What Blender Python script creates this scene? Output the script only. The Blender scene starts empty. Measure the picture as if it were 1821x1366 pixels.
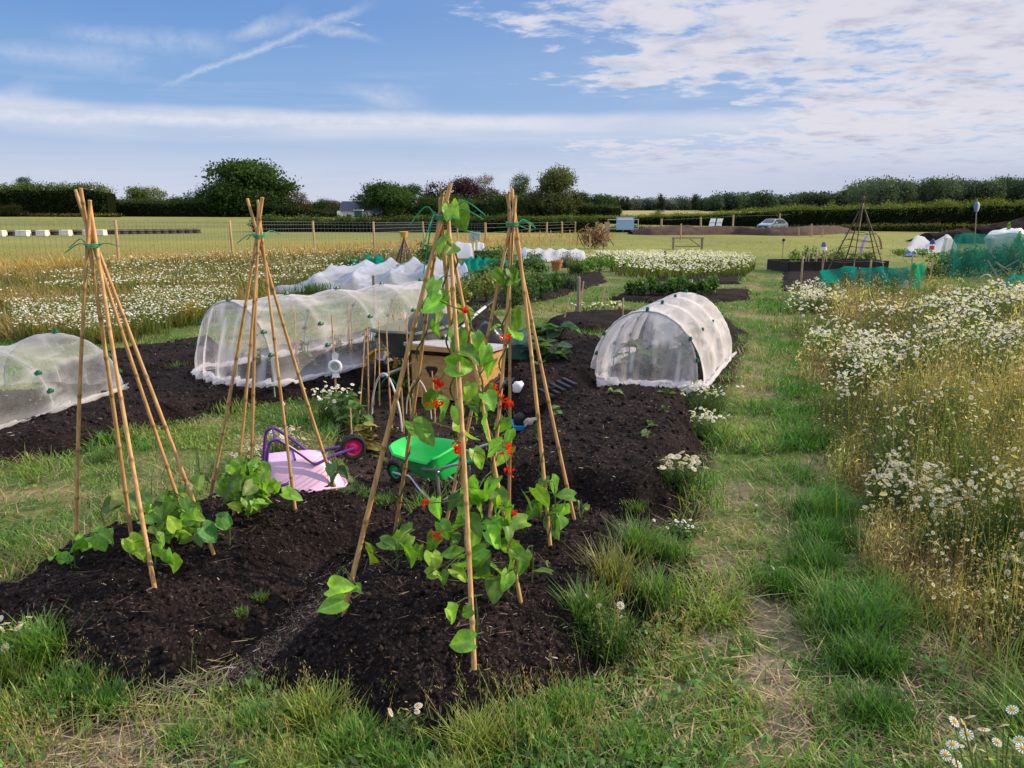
import bpy, math, random
import numpy as np
rng = np.random.default_rng(11); random.seed(11)
C = bpy.context.scene.collection
PI = math.pi
R = math.radians
# ------------------------------------------------------------------ survey: camera height, tilt, focal length
H = 1.65; FP = 1368.0; PT = math.atan(300/FP); cp, sp_ = math.cos(PT), math.sin(PT)
def ray(u, v):
    a = (np.asarray(u, float)-910.5)/FP; b = (683-np.asarray(v, float))/FP
    return a, cp+b*sp_, -sp_+b*cp
def P(u, v, z=0.0):
    a, b, c = ray(u, v); t = (z-H)/c
    return np.stack([a*t, b*t, np.broadcast_to(z, np.shape(a*t))*np.ones_like(a*t)], -1)
def D(u, v, y):
    a, b, c = ray(u, v); t = y/b
    return np.stack([a*t, b*t, H+c*t], -1)
def proj(x, y, z=0.0):
    zz = z-H; dep = np.maximum(y*cp-zz*sp_, .05); up = y*sp_+zz*cp
    return 910.5+FP*x/dep, 683-FP*up/dep
# ------------------------------------------------------------------ noise
def _h(ix, iy, s):
    n = (ix.astype(np.int64)*374761393+iy.astype(np.int64)*668265263+s*974634777) & 0xffffffff
    n = ((n ^ (n >> 13))*1274126177) & 0xffffffff
    return ((n ^ (n >> 16)) & 0xffff)/65535.0
def vn(x, y, s=0):
    x = np.asarray(x, float); y = np.asarray(y, float)
    ix = np.floor(x); iy = np.floor(y); fx = x-ix; fy = y-iy
    fx = fx*fx*(3-2*fx); fy = fy*fy*(3-2*fy)
    a = _h(ix, iy, s); b = _h(ix+1, iy, s); c = _h(ix, iy+1, s); d = _h(ix+1, iy+1, s)
    return (a*(1-fx)+b*fx)*(1-fy)+(c*(1-fx)+d*fx)*fy
def fbm(x, y, sc, o=4, s=0):
    t = 0; a = .5; w = 0
    for k in range(o):
        t = t+a*vn(np.asarray(x)*sc+17.3*k, np.asarray(y)*sc-9.1*k, s+k); w += a; a *= .5; sc *= 2.03
    return t/w
def ss(a, b, x):
    t = np.clip((x-a)/(b-a), 0, 1); return t*t*(3-2*t)
def inpoly(x, y, poly):
    x = np.asarray(x); ins = np.zeros(x.shape, bool); n = len(poly)
    for i in range(n):
        x0, y0 = poly[i]; x1, y1 = poly[(i+1) % n]
        if y0 == y1: continue
        c = ((y0 > y) != (y1 > y)) & (x < (x1-x0)*(y-y0)/(y1-y0)+x0)
        ins ^= c
    return ins
def sdpoly(x, y, poly):
    d = np.full(np.shape(x), 1e9); n = len(poly)
    for i in range(n):
        ax, ay = poly[i]; bx_, by_ = poly[(i+1) % n]
        ex, ey = bx_-ax, by_-ay; L = ex*ex+ey*ey+1e-12
        t = np.clip(((x-ax)*ex+(y-ay)*ey)/L, 0, 1)
        d = np.minimum(d, np.hypot(x-ax-t*ex, y-ay-t*ey))
    return np.where(inpoly(x, y, poly), d, -d)
# ------------------------------------------------------------------ materials
def newmat(name):
    m = bpy.data.materials.new(name); m.use_nodes = True
    return m, m.node_tree.nodes, m.node_tree.links
def mat(name, col, rough=.7, var=.25, scale=20., metal=0., bump=0., attr=False, spec=.3, coat=0., stretch=None):
    m, N, L = newmat(name); b = N['Principled BSDF']
    b.inputs['Roughness'].default_value = rough; b.inputs['Metallic'].default_value = metal
    b.inputs['Specular IOR Level'].default_value = spec
    if coat: b.inputs['Coat Weight'].default_value = coat
    tc = N.new('ShaderNodeTexCoord'); nz = N.new('ShaderNodeTexNoise')
    nz.inputs['Scale'].default_value = scale; nz.inputs['Detail'].default_value = 6
    if stretch:
        mp = N.new('ShaderNodeMapping'); mp.inputs['Scale'].default_value = stretch
        L.new(tc.outputs['Object'], mp.inputs[0]); L.new(mp.outputs[0], nz.inputs['Vector'])
    else: L.new(tc.outputs['Object'], nz.inputs['Vector'])
    mr = N.new('ShaderNodeMapRange'); mr.inputs[1].default_value = .3; mr.inputs[2].default_value = .7
    mr.inputs[3].default_value = 1-var; mr.inputs[4].default_value = 1+var
    L.new(nz.outputs[0], mr.inputs[0])
    mx = N.new('ShaderNodeMix'); mx.data_type = 'RGBA'; mx.blend_type = 'MULTIPLY'; mx.inputs[0].default_value = 1
    if attr:
        at = N.new('ShaderNodeAttribute'); at.attribute_name = 'Col'; L.new(at.outputs['Color'], mx.inputs[6])
    else: mx.inputs[6].default_value = (*col, 1)
    L.new(mr.outputs[0], mx.inputs[7]); L.new(mx.outputs[2], b.inputs['Base Color'])
    if bump:
        bp = N.new('ShaderNodeBump'); bp.inputs['Strength'].default_value = bump; bp.inputs['Distance'].default_value = .02
        L.new(nz.outputs[0], bp.inputs['Height']); L.new(bp.outputs[0], b.inputs['Normal'])
    return m
def leafmat(name, trans=.35, gloss=.06):
    m, N, L = newmat(name); N.remove(N['Principled BSDF']); o = N['Material Output']
    at = N.new('ShaderNodeAttribute'); at.attribute_name = 'Col'
    tc = N.new('ShaderNodeTexCoord'); nz = N.new('ShaderNodeTexNoise'); nz.inputs['Scale'].default_value = 30
    L.new(tc.outputs['Object'], nz.inputs['Vector'])
    mr = N.new('ShaderNodeMapRange'); mr.inputs[1].default_value = .3; mr.inputs[2].default_value = .7; mr.inputs[3].default_value = .75; mr.inputs[4].default_value = 1.25
    L.new(nz.outputs[0], mr.inputs[0])
    mx = N.new('ShaderNodeMix'); mx.data_type = 'RGBA'; mx.blend_type = 'MULTIPLY'; mx.inputs[0].default_value = 1
    L.new(at.outputs['Color'], mx.inputs[6]); L.new(mr.outputs[0], mx.inputs[7])
    d = N.new('ShaderNodeBsdfDiffuse'); t = N.new('ShaderNodeBsdfTranslucent'); g = N.new('ShaderNodeBsdfGlossy'); g.inputs['Roughness'].default_value = .45
    L.new(mx.outputs[2], d.inputs[0])
    wm = N.new('ShaderNodeMix'); wm.data_type = 'RGBA'; wm.blend_type = 'MULTIPLY'; wm.inputs[0].default_value = 1; wm.inputs[7].default_value = (1.5, 1.6, .7, 1)
    L.new(mx.outputs[2], wm.inputs[6]); L.new(wm.outputs[2], t.inputs[0])
    a = N.new('ShaderNodeMixShader'); a.inputs[0].default_value = trans; L.new(d.outputs[0], a.inputs[1]); L.new(t.outputs[0], a.inputs[2])
    c = N.new('ShaderNodeMixShader'); c.inputs[0].default_value = gloss; L.new(a.outputs[0], c.inputs[1]); L.new(g.outputs[0], c.inputs[2])
    L.new(c.outputs[0], o.inputs[0]); return m
def netmat(name, col, base, edge, scale=(3, 3, 3), nv=.3):
    m, N, L = newmat(name); N.remove(N['Principled BSDF']); o = N['Material Output']
    tr = N.new('ShaderNodeBsdfTransparent'); d = N.new('ShaderNodeBsdfDiffuse'); t = N.new('ShaderNodeBsdfTranslucent')
    d.inputs[0].default_value = (*col, 1); t.inputs[0].default_value = (*col, 1)
    a = N.new('ShaderNodeMixShader'); a.inputs[0].default_value = .45; L.new(d.outputs[0], a.inputs[1]); L.new(t.outputs[0], a.inputs[2])
    lw = N.new('ShaderNodeLayerWeight'); lw.inputs[0].default_value = .5
    pw = N.new('ShaderNodeMath'); pw.operation = 'POWER'; pw.inputs[1].default_value = 2.2; L.new(lw.outputs['Facing'], pw.inputs[0])
    ma = N.new('ShaderNodeMath'); ma.operation = 'MULTIPLY_ADD'; ma.inputs[1].default_value = edge; L.new(pw.outputs[0], ma.inputs[0])
    tc = N.new('ShaderNodeTexCoord'); mp = N.new('ShaderNodeMapping'); mp.inputs['Scale'].default_value = scale
    nz = N.new('ShaderNodeTexNoise'); nz.inputs['Scale'].default_value = 1; nz.inputs['Detail'].default_value = 5; nz.inputs['Distortion'].default_value = .8
    L.new(tc.outputs['Object'], mp.inputs[0]); L.new(mp.outputs[0], nz.inputs['Vector'])
    mr = N.new('ShaderNodeMapRange'); mr.inputs[1].default_value = .35; mr.inputs[2].default_value = .75; mr.inputs[3].default_value = base*(1-nv); mr.inputs[4].default_value = base*(1+nv)
    L.new(nz.outputs[0], mr.inputs[0]); L.new(mr.outputs[0], ma.inputs[2])
    # more or fewer layers of cloth (folds, hems): stored on the mesh
    at = N.new('ShaderNodeAttribute'); at.attribute_name = 'Col'
    ad = N.new('ShaderNodeMath'); ad.operation = 'ADD'; ad.use_clamp = True; L.new(ma.outputs[0], ad.inputs[0]); L.new(at.outputs['Fac'], ad.inputs[1])
    mn = N.new('ShaderNodeMath'); mn.operation = 'MINIMUM'; mn.inputs[1].default_value = .96; L.new(ad.outputs[0], mn.inputs[0])
    s = N.new('ShaderNodeMixShader'); L.new(mn.outputs[0], s.inputs[0]); L.new(tr.outputs[0], s.inputs[1]); L.new(a.outputs[0], s.inputs[2])
    L.new(s.outputs[0], o.inputs[0]); return m
# ------------------------------------------------------------------ objects
def tag(o, label, cat, group=None, kind=None):
    o['label'] = label; o['category'] = cat
    if group: o['group'] = group
    if kind: o['kind'] = kind
    return o
def empty(name, loc, label, cat, group=None, rz=0):
    o = bpy.data.objects.new(name, None); C.objects.link(o); o.location = tuple(float(q) for q in loc); o.rotation_euler = (0, 0, rz)
    o.empty_display_size = .1
    return tag(o, label, cat, group)
def mk(name, V, Q, T, m, parent=None, col=None, smooth=False, mi=None):
    """one mesh object from numpy arrays: vertices, quads, triangles, per-vertex colour"""
    V = np.asarray(V, np.float32).reshape(-1, 3)
    Q = np.asarray(Q, np.int32).reshape(-1, 4) if Q is not None and len(Q) else np.zeros((0, 4), np.int32)
    T = np.asarray(T, np.int32).reshape(-1, 3) if T is not None and len(T) else np.zeros((0, 3), np.int32)
    me = bpy.data.meshes.new(name); me.vertices.add(len(V)); me.vertices.foreach_set('co', V.ravel())
    nl = Q.size+T.size; me.loops.add(nl); me.loops.foreach_set('vertex_index', np.concatenate([Q.ravel(), T.ravel()]))
    nf = len(Q)+len(T); me.polygons.add(nf)
    me.polygons.foreach_set('loop_start', np.concatenate([np.arange(len(Q))*4, Q.size+np.arange(len(T))*3]).astype(np.int32))
    me.polygons.foreach_set('loop_total', np.concatenate([np.full(len(Q), 4), np.full(len(T), 3)]).astype(np.int32))
    if smooth: me.polygons.foreach_set('use_smooth', np.ones(nf, bool))
    for q in (m if isinstance(m, (list, tuple)) else [m]): me.materials.append(q)
    if mi is not None: me.polygons.foreach_set('material_index', np.asarray(mi, np.int32))
    me.update(calc_edges=True)
    if col is not None:
        c = np.ones((len(V), 4), np.float32); c[:, :3] = np.asarray(col).reshape(-1, 3) if np.size(col) > 3 else np.asarray(col)
        a = me.color_attributes.new('Col', 'FLOAT_COLOR', 'POINT'); a.data.foreach_set('color', c.ravel())
    o = bpy.data.objects.new(name, me); C.objects.link(o)
    if parent: o.parent = parent
    return o
class MB:
    """collects simple shapes into one mesh"""
    def __init__(s): s.V = []; s.F = []; s.c = []; s.col = (1, 1, 1)
    def add(s, vs, fs):
        n = len(s.V); s.V += [tuple(map(float, v)) for v in vs]; s.c += [s.col]*len(vs); s.F += [tuple(i+n for i in f) for f in fs]; return s
    def box(s, c, d, rz=0, taper=1., tilt=None):
        vs = []
        for z in (-1, 1):
            k = taper if z > 0 else 1
            for x, y in ((-1, -1), (1, -1), (1, 1), (-1, 1)):
                X, Y = x*d[0]/2*k, y*d[1]/2*k
                vs.append((c[0]+X*math.cos(rz)-Y*math.sin(rz), c[1]+X*math.sin(rz)+Y*math.cos(rz), c[2]+z*d[2]/2))
        return s.add(vs, [(0, 3, 2, 1), (4, 5, 6, 7), (0, 1, 5, 4), (1, 2, 6, 5), (2, 3, 7, 6), (3, 0, 4, 7)])
    def tube(s, path, r, n=8, cap=True):
        path = [np.array(p, float) for p in path]; rs = r if isinstance(r, (list, tuple, np.ndarray)) else [r]*len(path)
        vs = []; up = np.array((.13, .21, .97))
        for i, p in enumerate(path):
            t = path[min(i+1, len(path)-1)]-path[max(i-1, 0)]; t = t/(np.linalg.norm(t)+1e-9)
            a = np.cross(t, up); 
            if np.linalg.norm(a) < .15: a = np.cross(t, (1, 0, 0))
            a /= np.linalg.norm(a); b = np.cross(t, a)
            for k in range(n):
                q = 2*PI*k/n; vs.append(p+rs[i]*(a*math.cos(q)+b*math.sin(q)))
        fs = []
        for i in range(len(path)-1):
            for k in range(n): fs.append((i*n+k, i*n+(k+1) % n, (i+1)*n+(k+1) % n, (i+1)*n+k))
        if cap: fs.append(tuple(range(n-1, -1, -1))); fs.append(tuple((len(path)-1)*n+k for k in range(n)))
        return s.add(vs, fs)
    def lathe(s, prof, n=16, c=(0, 0, 0), axis='z'):
        vs = []
        for r, z in prof:
            for k in range(n):
                q = 2*PI*k/n; v = (r*math.cos(q), r*math.sin(q), z)
                if axis == 'y': v = (v[0], v[2], v[1])
                if axis == 'x': v = (v[2], v[0], v[1])
                vs.append((c[0]+v[0], c[1]+v[1], c[2]+v[2]))
        fs = []
        for i in range(len(prof)-1):
            for k in range(n): fs.append((i*n+k, i*n+(k+1) % n, (i+1)*n+(k+1) % n, (i+1)*n+k))
        return s.add(vs, fs)
    def sheet(s, grid):
        g = np.asarray(grid, float); a, b = g.shape[:2]
        return s.add(g.reshape(-1, 3), [(i*b+j, i*b+j+1, (i+1)*b+j+1, (i+1)*b+j) for i in range(a-1) for j in range(b-1)])
    def build(s, name, m, parent=None, smooth=True, bevel=0):
        me = bpy.data.meshes.new(name); me.from_pydata(s.V, [], s.F); me.materials.append(m)
        if smooth: me.polygons.foreach_set('use_smooth', [True]*len(me.polygons))
        a = me.color_attributes.new('Col', 'FLOAT_COLOR', 'POINT'); a.data.foreach_set('color', np.c_[np.array(s.c), np.ones(len(s.c))].astype(np.float32).ravel())
        me.update(); o = bpy.data.objects.new(name, me); C.objects.link(o)
        if parent: o.parent = parent
        if bevel:
            md = o.modifiers.new('bevel', 'BEVEL'); md.width = bevel; md.segments = 2; md.limit_method = 'ANGLE'
        elif smooth:
            try: me.set_sharp_from_angle(angle=R(40))
            except Exception: pass
        return o
def spline(pts, n=6):
    pts = [np.array(p, float) for p in pts]; out = []
    for i in range(len(pts)-1):
        p0 = pts[max(i-1, 0)]; p1 = pts[i]; p2 = pts[i+1]; p3 = pts[min(i+2, len(pts)-1)]
        for k in range(n):
            t = k/n; out.append(.5*((2*p1)+(-p0+p2)*t+(2*p0-5*p1+4*p2-p3)*t*t+(-p0+3*p1-3*p2+p3)*t**3))
    out.append(pts[-1]); return out
def copy_tree(o, parent=None):
    c = o.copy(); C.objects.link(c)
    if parent: c.parent = parent
    for ch in o.children: copy_tree(ch, c)
    return c
# ------------------------------------------------------------------ scattering
def euler(yaw, pitch, roll):
    cy, sy, cx, sx, cz, sz = np.cos(yaw), np.sin(yaw), np.cos(pitch), np.sin(pitch), np.cos(roll), np.sin(roll)
    z = np.zeros_like(cy); o = z+1
    A = np.stack([cy, -sy, z, sy, cy, z, z, z, o], -1).reshape(-1, 3, 3)
    B = np.stack([o, z, z, z, cx, -sx, z, sx, cx], -1).reshape(-1, 3, 3)
    D_ = np.stack([cz, z, sz, z, o, z, -sz, z, cz], -1).reshape(-1, 3, 3)
    return A @ B @ D_
class BIG:
    def __init__(s): s.V = []; s.Q = []; s.T = []; s.C = []; s.n = 0
    def put(s, V, Q, T, Cc):
        s.V.append(V.reshape(-1, 3)); s.C.append(np.broadcast_to(Cc, V.reshape(-1, 3).shape))
        if Q is not None and len(Q): s.Q.append(Q.reshape(-1, 4)+s.n)
        if T is not None and len(T): s.T.append(T.reshape(-1, 3)+s.n)
        s.n += V.reshape(-1, 3).shape[0]
    def scat(s, tpl, pos, Rm, sc, tint):
        Tv, Tq, Tt, Tc = tpl; N = len(pos); n = len(Tv)
        if N == 0: return
        sc = np.asarray(sc, float); sc = sc[:, None, None] if sc.ndim == 1 else sc[:, None, :]
        V = np.einsum('nij,nkj->nki', Rm, Tv[None]*sc)+pos[:, None]
        off = (np.arange(N)*n)[:, None, None]
        s.put(V, (Tq[None]+off) if Tq is not None and len(Tq) else None, (Tt[None]+off) if Tt is not None and len(Tt) else None,
              (Tc[None]*tint[:, None]).reshape(-1, 3))
    def blades(s, pos, h, w, yaw, lean, curve, cb, ct, seg=3):
        N = len(pos)
        if N == 0: return
        d = np.stack([np.cos(yaw), np.sin(yaw), 0*yaw], -1); p = np.stack([-np.sin(yaw), np.cos(yaw), 0*yaw], -1)
        rows = []; cols = []
        for k in range(seg+1):
            t = k/seg; ax = pos+d*((lean*t+curve*t*t)*h)[:, None]; ax = ax+np.stack([0*h, 0*h, h*t*(1-.35*curve*t)], -1)
            c = cb+(ct-cb)*t
            if k < seg:
                ww = (w*(1-.55*t*t)*.5)[:, None]; rows += [ax-p*ww, ax+p*ww]; cols += [c, c]
            else: rows.append(ax); cols.append(c)
        V = np.stack(rows, 1); Cc = np.stack(cols, 1); n = V.shape[1]; off = np.arange(N)*n
        q = [np.stack([off+2*k, off+2*k+1, off+2*k+3, off+2*k+2], -1) for k in range(seg-1)]
        t = np.stack([off+2*seg-2, off+2*seg-1, off+2*seg], -1)
        s.put(V, np.concatenate(q) if q else None, t, Cc.reshape(-1, 3))
    def build(s, name, m, parent=None, smooth=False):
        V = np.concatenate(s.V); Q = np.concatenate(s.Q) if s.Q else None; T = np.concatenate(s.T) if s.T else None
        return mk(name, V, Q, T, m, parent, np.concatenate(s.C), smooth)
def U(a, b, n): return rng.uniform(a, b, n)
def col(c, n, var=.2, hue=.08):
    c = np.asarray(c, float); return np.clip(c[None]*(1+rng.normal(0, var, (n, 1)))*(1+rng.normal(0, hue, (n, 3))), .002, .95)
# templates -----------------------------------------------------------
def tpl_clump(k=6, seed=1, size=.42):
    r = np.random.default_rng(seed); V = []; Q = []; Cc = []
    for i in range(k):
        c = r.normal(0, .42, 3); E_ = euler(r.uniform(0, 6.3, 1), r.uniform(-1.3, 1.3, 1), r.uniform(-1.3, 1.3, 1))[0]; s_ = size*r.uniform(.6, 1.2)
        q = np.array([(-.5, 0, 0), (0, -.33, .06), (.55, 0, 0), (0, .33, .06)])*s_
        V.append(q @ E_.T+c); Q.append(np.arange(4)+4*i); Cc.append(np.full((4, 3), r.uniform(.65, 1.3)))
    return np.concatenate(V), np.array(Q), None, np.concatenate(Cc)
CLUMPS = [tpl_clump(6, 1), tpl_clump(7, 5), tpl_clump(5, 9)]
LEAF = (np.array([(0, -.5, 0), (.3, -.05, .05), (0, .5, -.04), (-.3, -.05, .05)]), np.array([(0, 1, 2, 3)]), None, np.ones((4, 3)))
def tpl_bean(nr=14, nk=9):
    """heart shaped leaf: midrib, slanting side veins, puckered surface, drooping tip"""
    Y = np.linspace(0, 1, nr); W_ = np.interp(Y, [0, .06, .2, .35, .5, .68, .85, .95, 1], [.24, .35, .455, .48, .44, .33, .18, .07, .0]); V = []; Cc = []
    for y, w in zip(Y, W_):
        for k in np.linspace(-1, 1, nk):
            ak = abs(k); yy = y-.15*ak**1.4*max(0, 1-y/.35); ph = (yy-.38*ak*w/.48)*6.5; vein = max(0, math.cos(2*PI*ph))**6
            z = .26*w*ak**1.25-.36*max(0, y-.15)**1.8+.020*math.sin(2*PI*ph)*min(1, ak*3)*(1-ak*.5)+.035*math.sin(y*11+k*2)*ak**2
            V.append((k*w*(1-.10*ak), yy-.05, z)); c = 1+.22*vein*(ak > .1)-.10*(1-vein)
            Cc.append((1.42, 1.32, 1.4) if ak < .05 else (c, c, c) if ak < .95 else (.95, .93, .85))
    Q = [(i*nk+j, i*nk+j+1, (i+1)*nk+j+1, (i+1)*nk+j) for i in range(nr-1) for j in range(nk-1)]
    return np.array(V), np.array(Q), None, np.array(Cc)
BEAN = tpl_bean()
def tpl_daisy(np_=12):
    V = []; Q = []; Cc = []
    for i in range(np_):
        a = 2*PI*i/np_; da = .2
        for r, aa, z in ((.16, a-.12, .03), (.5, a-da*.85, -.02), (.53, a+da*.85, -.02), (.16, a+.12, .03)):
            V.append((r*math.cos(aa), r*math.sin(aa), z)); Cc.append((.82, .83, .86))
        Q.append((4*i, 4*i+1, 4*i+2, 4*i+3))
    n = len(V); T = []
    for r, z in ((.21, .03), (.15, .10)):
        for k in range(8): V.append((r*math.cos(k*PI/4), r*math.sin(k*PI/4), z)); Cc.append((.62, .38, .02))
    V.append((0, 0, .13)); Cc.append((.7, .48, .03))
    for k in range(8):
        Q.append((n+k, n+(k+1) % 8, n+8+(k+1) % 8, n+8+k)); T.append((n+8+k, n+8+(k+1) % 8, n+16))
    return np.array(V), np.array(Q), np.array(T), np.array(Cc)
DAISY = tpl_daisy()
def tpl_disc():
    V = [(0, 0, .10)]+[(.19*math.cos(k*PI/3), .19*math.sin(k*PI/3), .05) for k in range(6)]
    Cc = [(.62, .42, .03)]*7; T = [(0, 1+k, 1+(k+1) % 6) for k in range(6)]; Q = []
    for r_ in (.19, .5):
        for k in range(6): V.append((r_*math.cos(k*PI/3), r_*math.sin(k*PI/3), .04 if r_ < .3 else -.04)); Cc.append((.8, .8, .82))
    for k in range(6): Q.append((7+k, 7+(k+1) % 6, 13+(k+1) % 6, 13+k))
    return np.array(V), np.array(Q), np.array(T), np.array(Cc)
DISC = tpl_disc()
def tpl_bud():
    V = [(0, 0, .42)]+[(.42*math.cos(k*PI/3), .42*math.sin(k*PI/3), .05) for k in range(6)]+[(0, 0, -.35)]; T = [(0, 1+k, 1+(k+1) % 6) for k in range(6)]+[(7, 1+(k+1) % 6, 1+k) for k in range(6)]
    return np.array(V), None, np.array(T), np.ones((8, 3))
BUD = tpl_bud()
FLECK = (np.array([(-.5, -.4, 0), (.5, -.45, .1), (.45, .5, 0), (-.5, .4, .1)]), np.array([(0, 1, 2, 3)]), None, np.full((4, 3), .8))
def tpl_umbel(seed):
    r = np.random.default_rng(seed); V = []; Q = []
    for i in range(9):
        c = r.normal(0, .3, 3)*(1, 1, .25); s_ = r.uniform(.10, .2); a = r.uniform(0, 3)
        for x, y in ((-1, -1), (1, -1), (1, 1), (-1, 1)): V.append(c+s_*np.array((x*math.cos(a)-y*math.sin(a), x*math.sin(a)+y*math.cos(a), r.uniform(-.4, .4))))
        Q.append(np.arange(4)+4*i)
    return np.array(V), np.array(Q), None, np.full((36, 3), .8)
CHIP = (np.array([(-.5, -.14, 0), (.5, -.10, 0), (.42, .16, .03), (-.46, .12, .05), (0, 0, .16)]), None, np.array([(0, 1, 4), (1, 2, 4), (2, 3, 4), (3, 0, 4)]), np.ones((5, 3)))

# ================================================================== MATERIALS
M = {}
M['ground'] = mat('earth and turf', (1, 1, 1), .95, .22, 45, attr=True, bump=.5, spec=.1)
def soilmat():
    m, N, L = newmat('dark compost'); b = N['Principled BSDF']; b.inputs['Roughness'].default_value = .95; b.inputs['Specular IOR Level'].default_value = .12
    tc = N.new('ShaderNodeTexCoord'); n1 = N.new('ShaderNodeTexNoise'); n1.inputs['Scale'].default_value = 62; n1.inputs['Detail'].default_value = 8; n1.inputs['Roughness'].default_value = .7
    n2 = N.new('ShaderNodeTexNoise'); n2.inputs['Scale'].default_value = 4; n2.inputs['Detail'].default_value = 4
    L.new(tc.outputs['Object'], n1.inputs['Vector']); L.new(tc.outputs['Object'], n2.inputs['Vector'])
    r1 = N.new('ShaderNodeValToRGB'); e = r1.color_ramp.elements; e[0].position = .38; e[0].color = (.0045, .0033, .0036, 1); e[1].position = .70; e[1].color = (.075, .054, .048, 1)
    x = e.new(.55); x.color = (.014, .0105, .011, 1)
    L.new(n1.outputs[0], r1.inputs[0])
    r2 = N.new('ShaderNodeMapRange'); r2.inputs[1].default_value = .35; r2.inputs[2].default_value = .65; r2.inputs[3].default_value = .6; r2.inputs[4].default_value = 1.5
    L.new(n2.outputs[0], r2.inputs[0])
    mx = N.new('ShaderNodeMix'); mx.data_type = 'RGBA'; mx.blend_type = 'MULTIPLY'; mx.inputs[0].default_value = 1; L.new(r1.outputs[0], mx.inputs[6]); L.new(r2.outputs[0], mx.inputs[7])
    L.new(mx.outputs[2], b.inputs['Base Color'])
    bp = N.new('ShaderNodeBump'); bp.inputs['Strength'].default_value = .9; bp.inputs['Distance'].default_value = .012; L.new(n1.outputs[0], bp.inputs['Height']); L.new(bp.outputs[0], b.inputs['Normal'])
    return m
M['soil'] = soilmat()
M['chip'] = mat('wood chips and straw', (1, 1, 1), .9, .25, 60, attr=True, spec=.1)
M['grass'] = leafmat('grass', .38, .03)
M['leaf'] = leafmat('leaves', .40, .03)
M['tree'] = leafmat('tree leaves', .3, .0)
M['petal'] = leafmat('petals', .3, .0)
M['bark'] = mat('bark', (.09, .065, .045), .95, .4, 8, bump=.6)
def canemat(name, c1, c2):
    m, N, L = newmat(name); b = N['Principled BSDF']; b.inputs['Roughness'].default_value = .5; b.inputs['Specular IOR Level'].default_value = .35
    at = N.new('ShaderNodeAttribute'); at.attribute_name = 'Col'; tc = N.new('ShaderNodeTexCoord')
    mp = N.new('ShaderNodeMapping'); mp.inputs['Scale'].default_value = (90, 90, 5); nz = N.new('ShaderNodeTexNoise'); nz.inputs['Scale'].default_value = 1; nz.inputs['Detail'].default_value = 5
    L.new(tc.outputs['Object'], mp.inputs[0]); L.new(mp.outputs[0], nz.inputs['Vector'])
    r = N.new('ShaderNodeValToRGB'); r.color_ramp.elements[0].position = .33; r.color_ramp.elements[0].color = (*c1, 1); r.color_ramp.elements[1].position = .66; r.color_ramp.elements[1].color = (*c2, 1)
    L.new(nz.outputs[0], r.inputs[0]); mx = N.new('ShaderNodeMix'); mx.data_type = 'RGBA'; mx.blend_type = 'MULTIPLY'; mx.inputs[0].default_value = 1
    L.new(r.outputs[0], mx.inputs[6]); L.new(at.outputs['Color'], mx.inputs[7]); L.new(mx.outputs[2], b.inputs['Base Color']); return m
M['cane'] = canemat('bamboo', (.42, .22, .085), (.66, .42, .19))
M['stick'] = canemat('hazel stick', (.07, .045, .03), (.15, .10, .07))
M['twine'] = mat('green plastic twine', (.015, .30, .15), .4, .1, 30)
M['net'] = netmat('white insect netting', (.84, .83, .88), .13, .60, (2.2, 2.2, 2.2), .45)
M['net4'] = netmat('dense white netting', (.86, .85, .89), .33, .5, (2.6, 2.6, 2.6), .5)
M['net2'] = netmat('thin insect netting', (.72, .74, .76), .15, .5, (2.5, 2.5, 2.5), .5)
M['net3'] = netmat('white netting on short hoops', (.88, .88, .92), .24, .65, (3, 3, 3), .4)
M['fleece'] = netmat('white fleece', (.56, .62, .80), .42, .40, (3, 3, 3), .2)
M['fleece2'] = netmat('thick white fleece', (.68, .71, .80), .9, .1, (3, 3, 3), .05)
M['teal'] = netmat('green windbreak mesh', (.01, .27, .21), .62, .35, (4, 4, 4), .35)
M['tealthin'] = netmat('green fruit cage mesh', (.02, .20, .15), .20, .25, (1.5, 1.5, 1.5), .4)
M['hoop'] = mat('grey plastic hoop', (.30, .33, .33), .5, .1, 10)
M['whoop'] = mat('pale plastic hoop', (.62, .62, .58), .5, .1, 10)
M['clip'] = mat('green plastic clip', (.004, .10, .06), .4, .1, 10)
M['wood'] = mat('fence post wood', (.42, .30, .18), .85, .3, 6, stretch=(8, 8, 1.5))
M['oldwood'] = mat('weathered wood', (.25, .22, .19), .9, .3, 6, stretch=(8, 8, 1.5))
M['ply'] = mat('plywood', (.46, .27, .10), .7, .22, 5, stretch=(2, 2, 10))
M['lid'] = mat('grey roofing felt lid', (.36, .36, .40), .75, .15, 25)
M['dark'] = mat('dark weathered mark', (.03, .028, .028), .9, .2, 20)
M['pink'] = mat('lilac painted tray', (.72, .50, .76), .42, .06, 6, coat=.2)
M['purple'] = mat('purple painted tube', (.10, .025, .22), .35, .1, 10, coat=.3)
M['tyre'] = mat('black rubber', (.022, .022, .024), .75, .25, 30)
M['pinkrim'] = mat('pink plastic rim', (.62, .015, .13), .4, .06, 10)
M['gtray'] = mat('green plastic tray', (.02, .55, .10), .38, .07, 6, coat=.25)
M['ggrip'] = mat('green grip', (.01, .32, .10), .45, .08, 10)
M['grim'] = mat('green plastic rim', (.015, .42, .10), .4, .06, 10)
M['metal'] = mat('galvanised tube', (.58, .59, .62), .38, .12, 25, metal=.75)
M['gbar'] = mat('grey green painted tray', (.12, .135, .125), .6, .15, 6)
M['black'] = mat('black plastic', (.014, .014, .016), .45, .2, 20)
M['bag'] = mat('black plastic bag', (.02, .022, .026), .28, .3, 12, bump=.6, spec=.5)
M['tealbag'] = mat('dark green netting bag', (.015, .07, .065), .5, .3, 14, bump=.7)
M['beige'] = mat('beige sack', (.42, .34, .27), .8, .2, 10, bump=.5)
M['white'] = mat('white plastic', (.74, .75, .77), .5, .06, 12)
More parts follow.
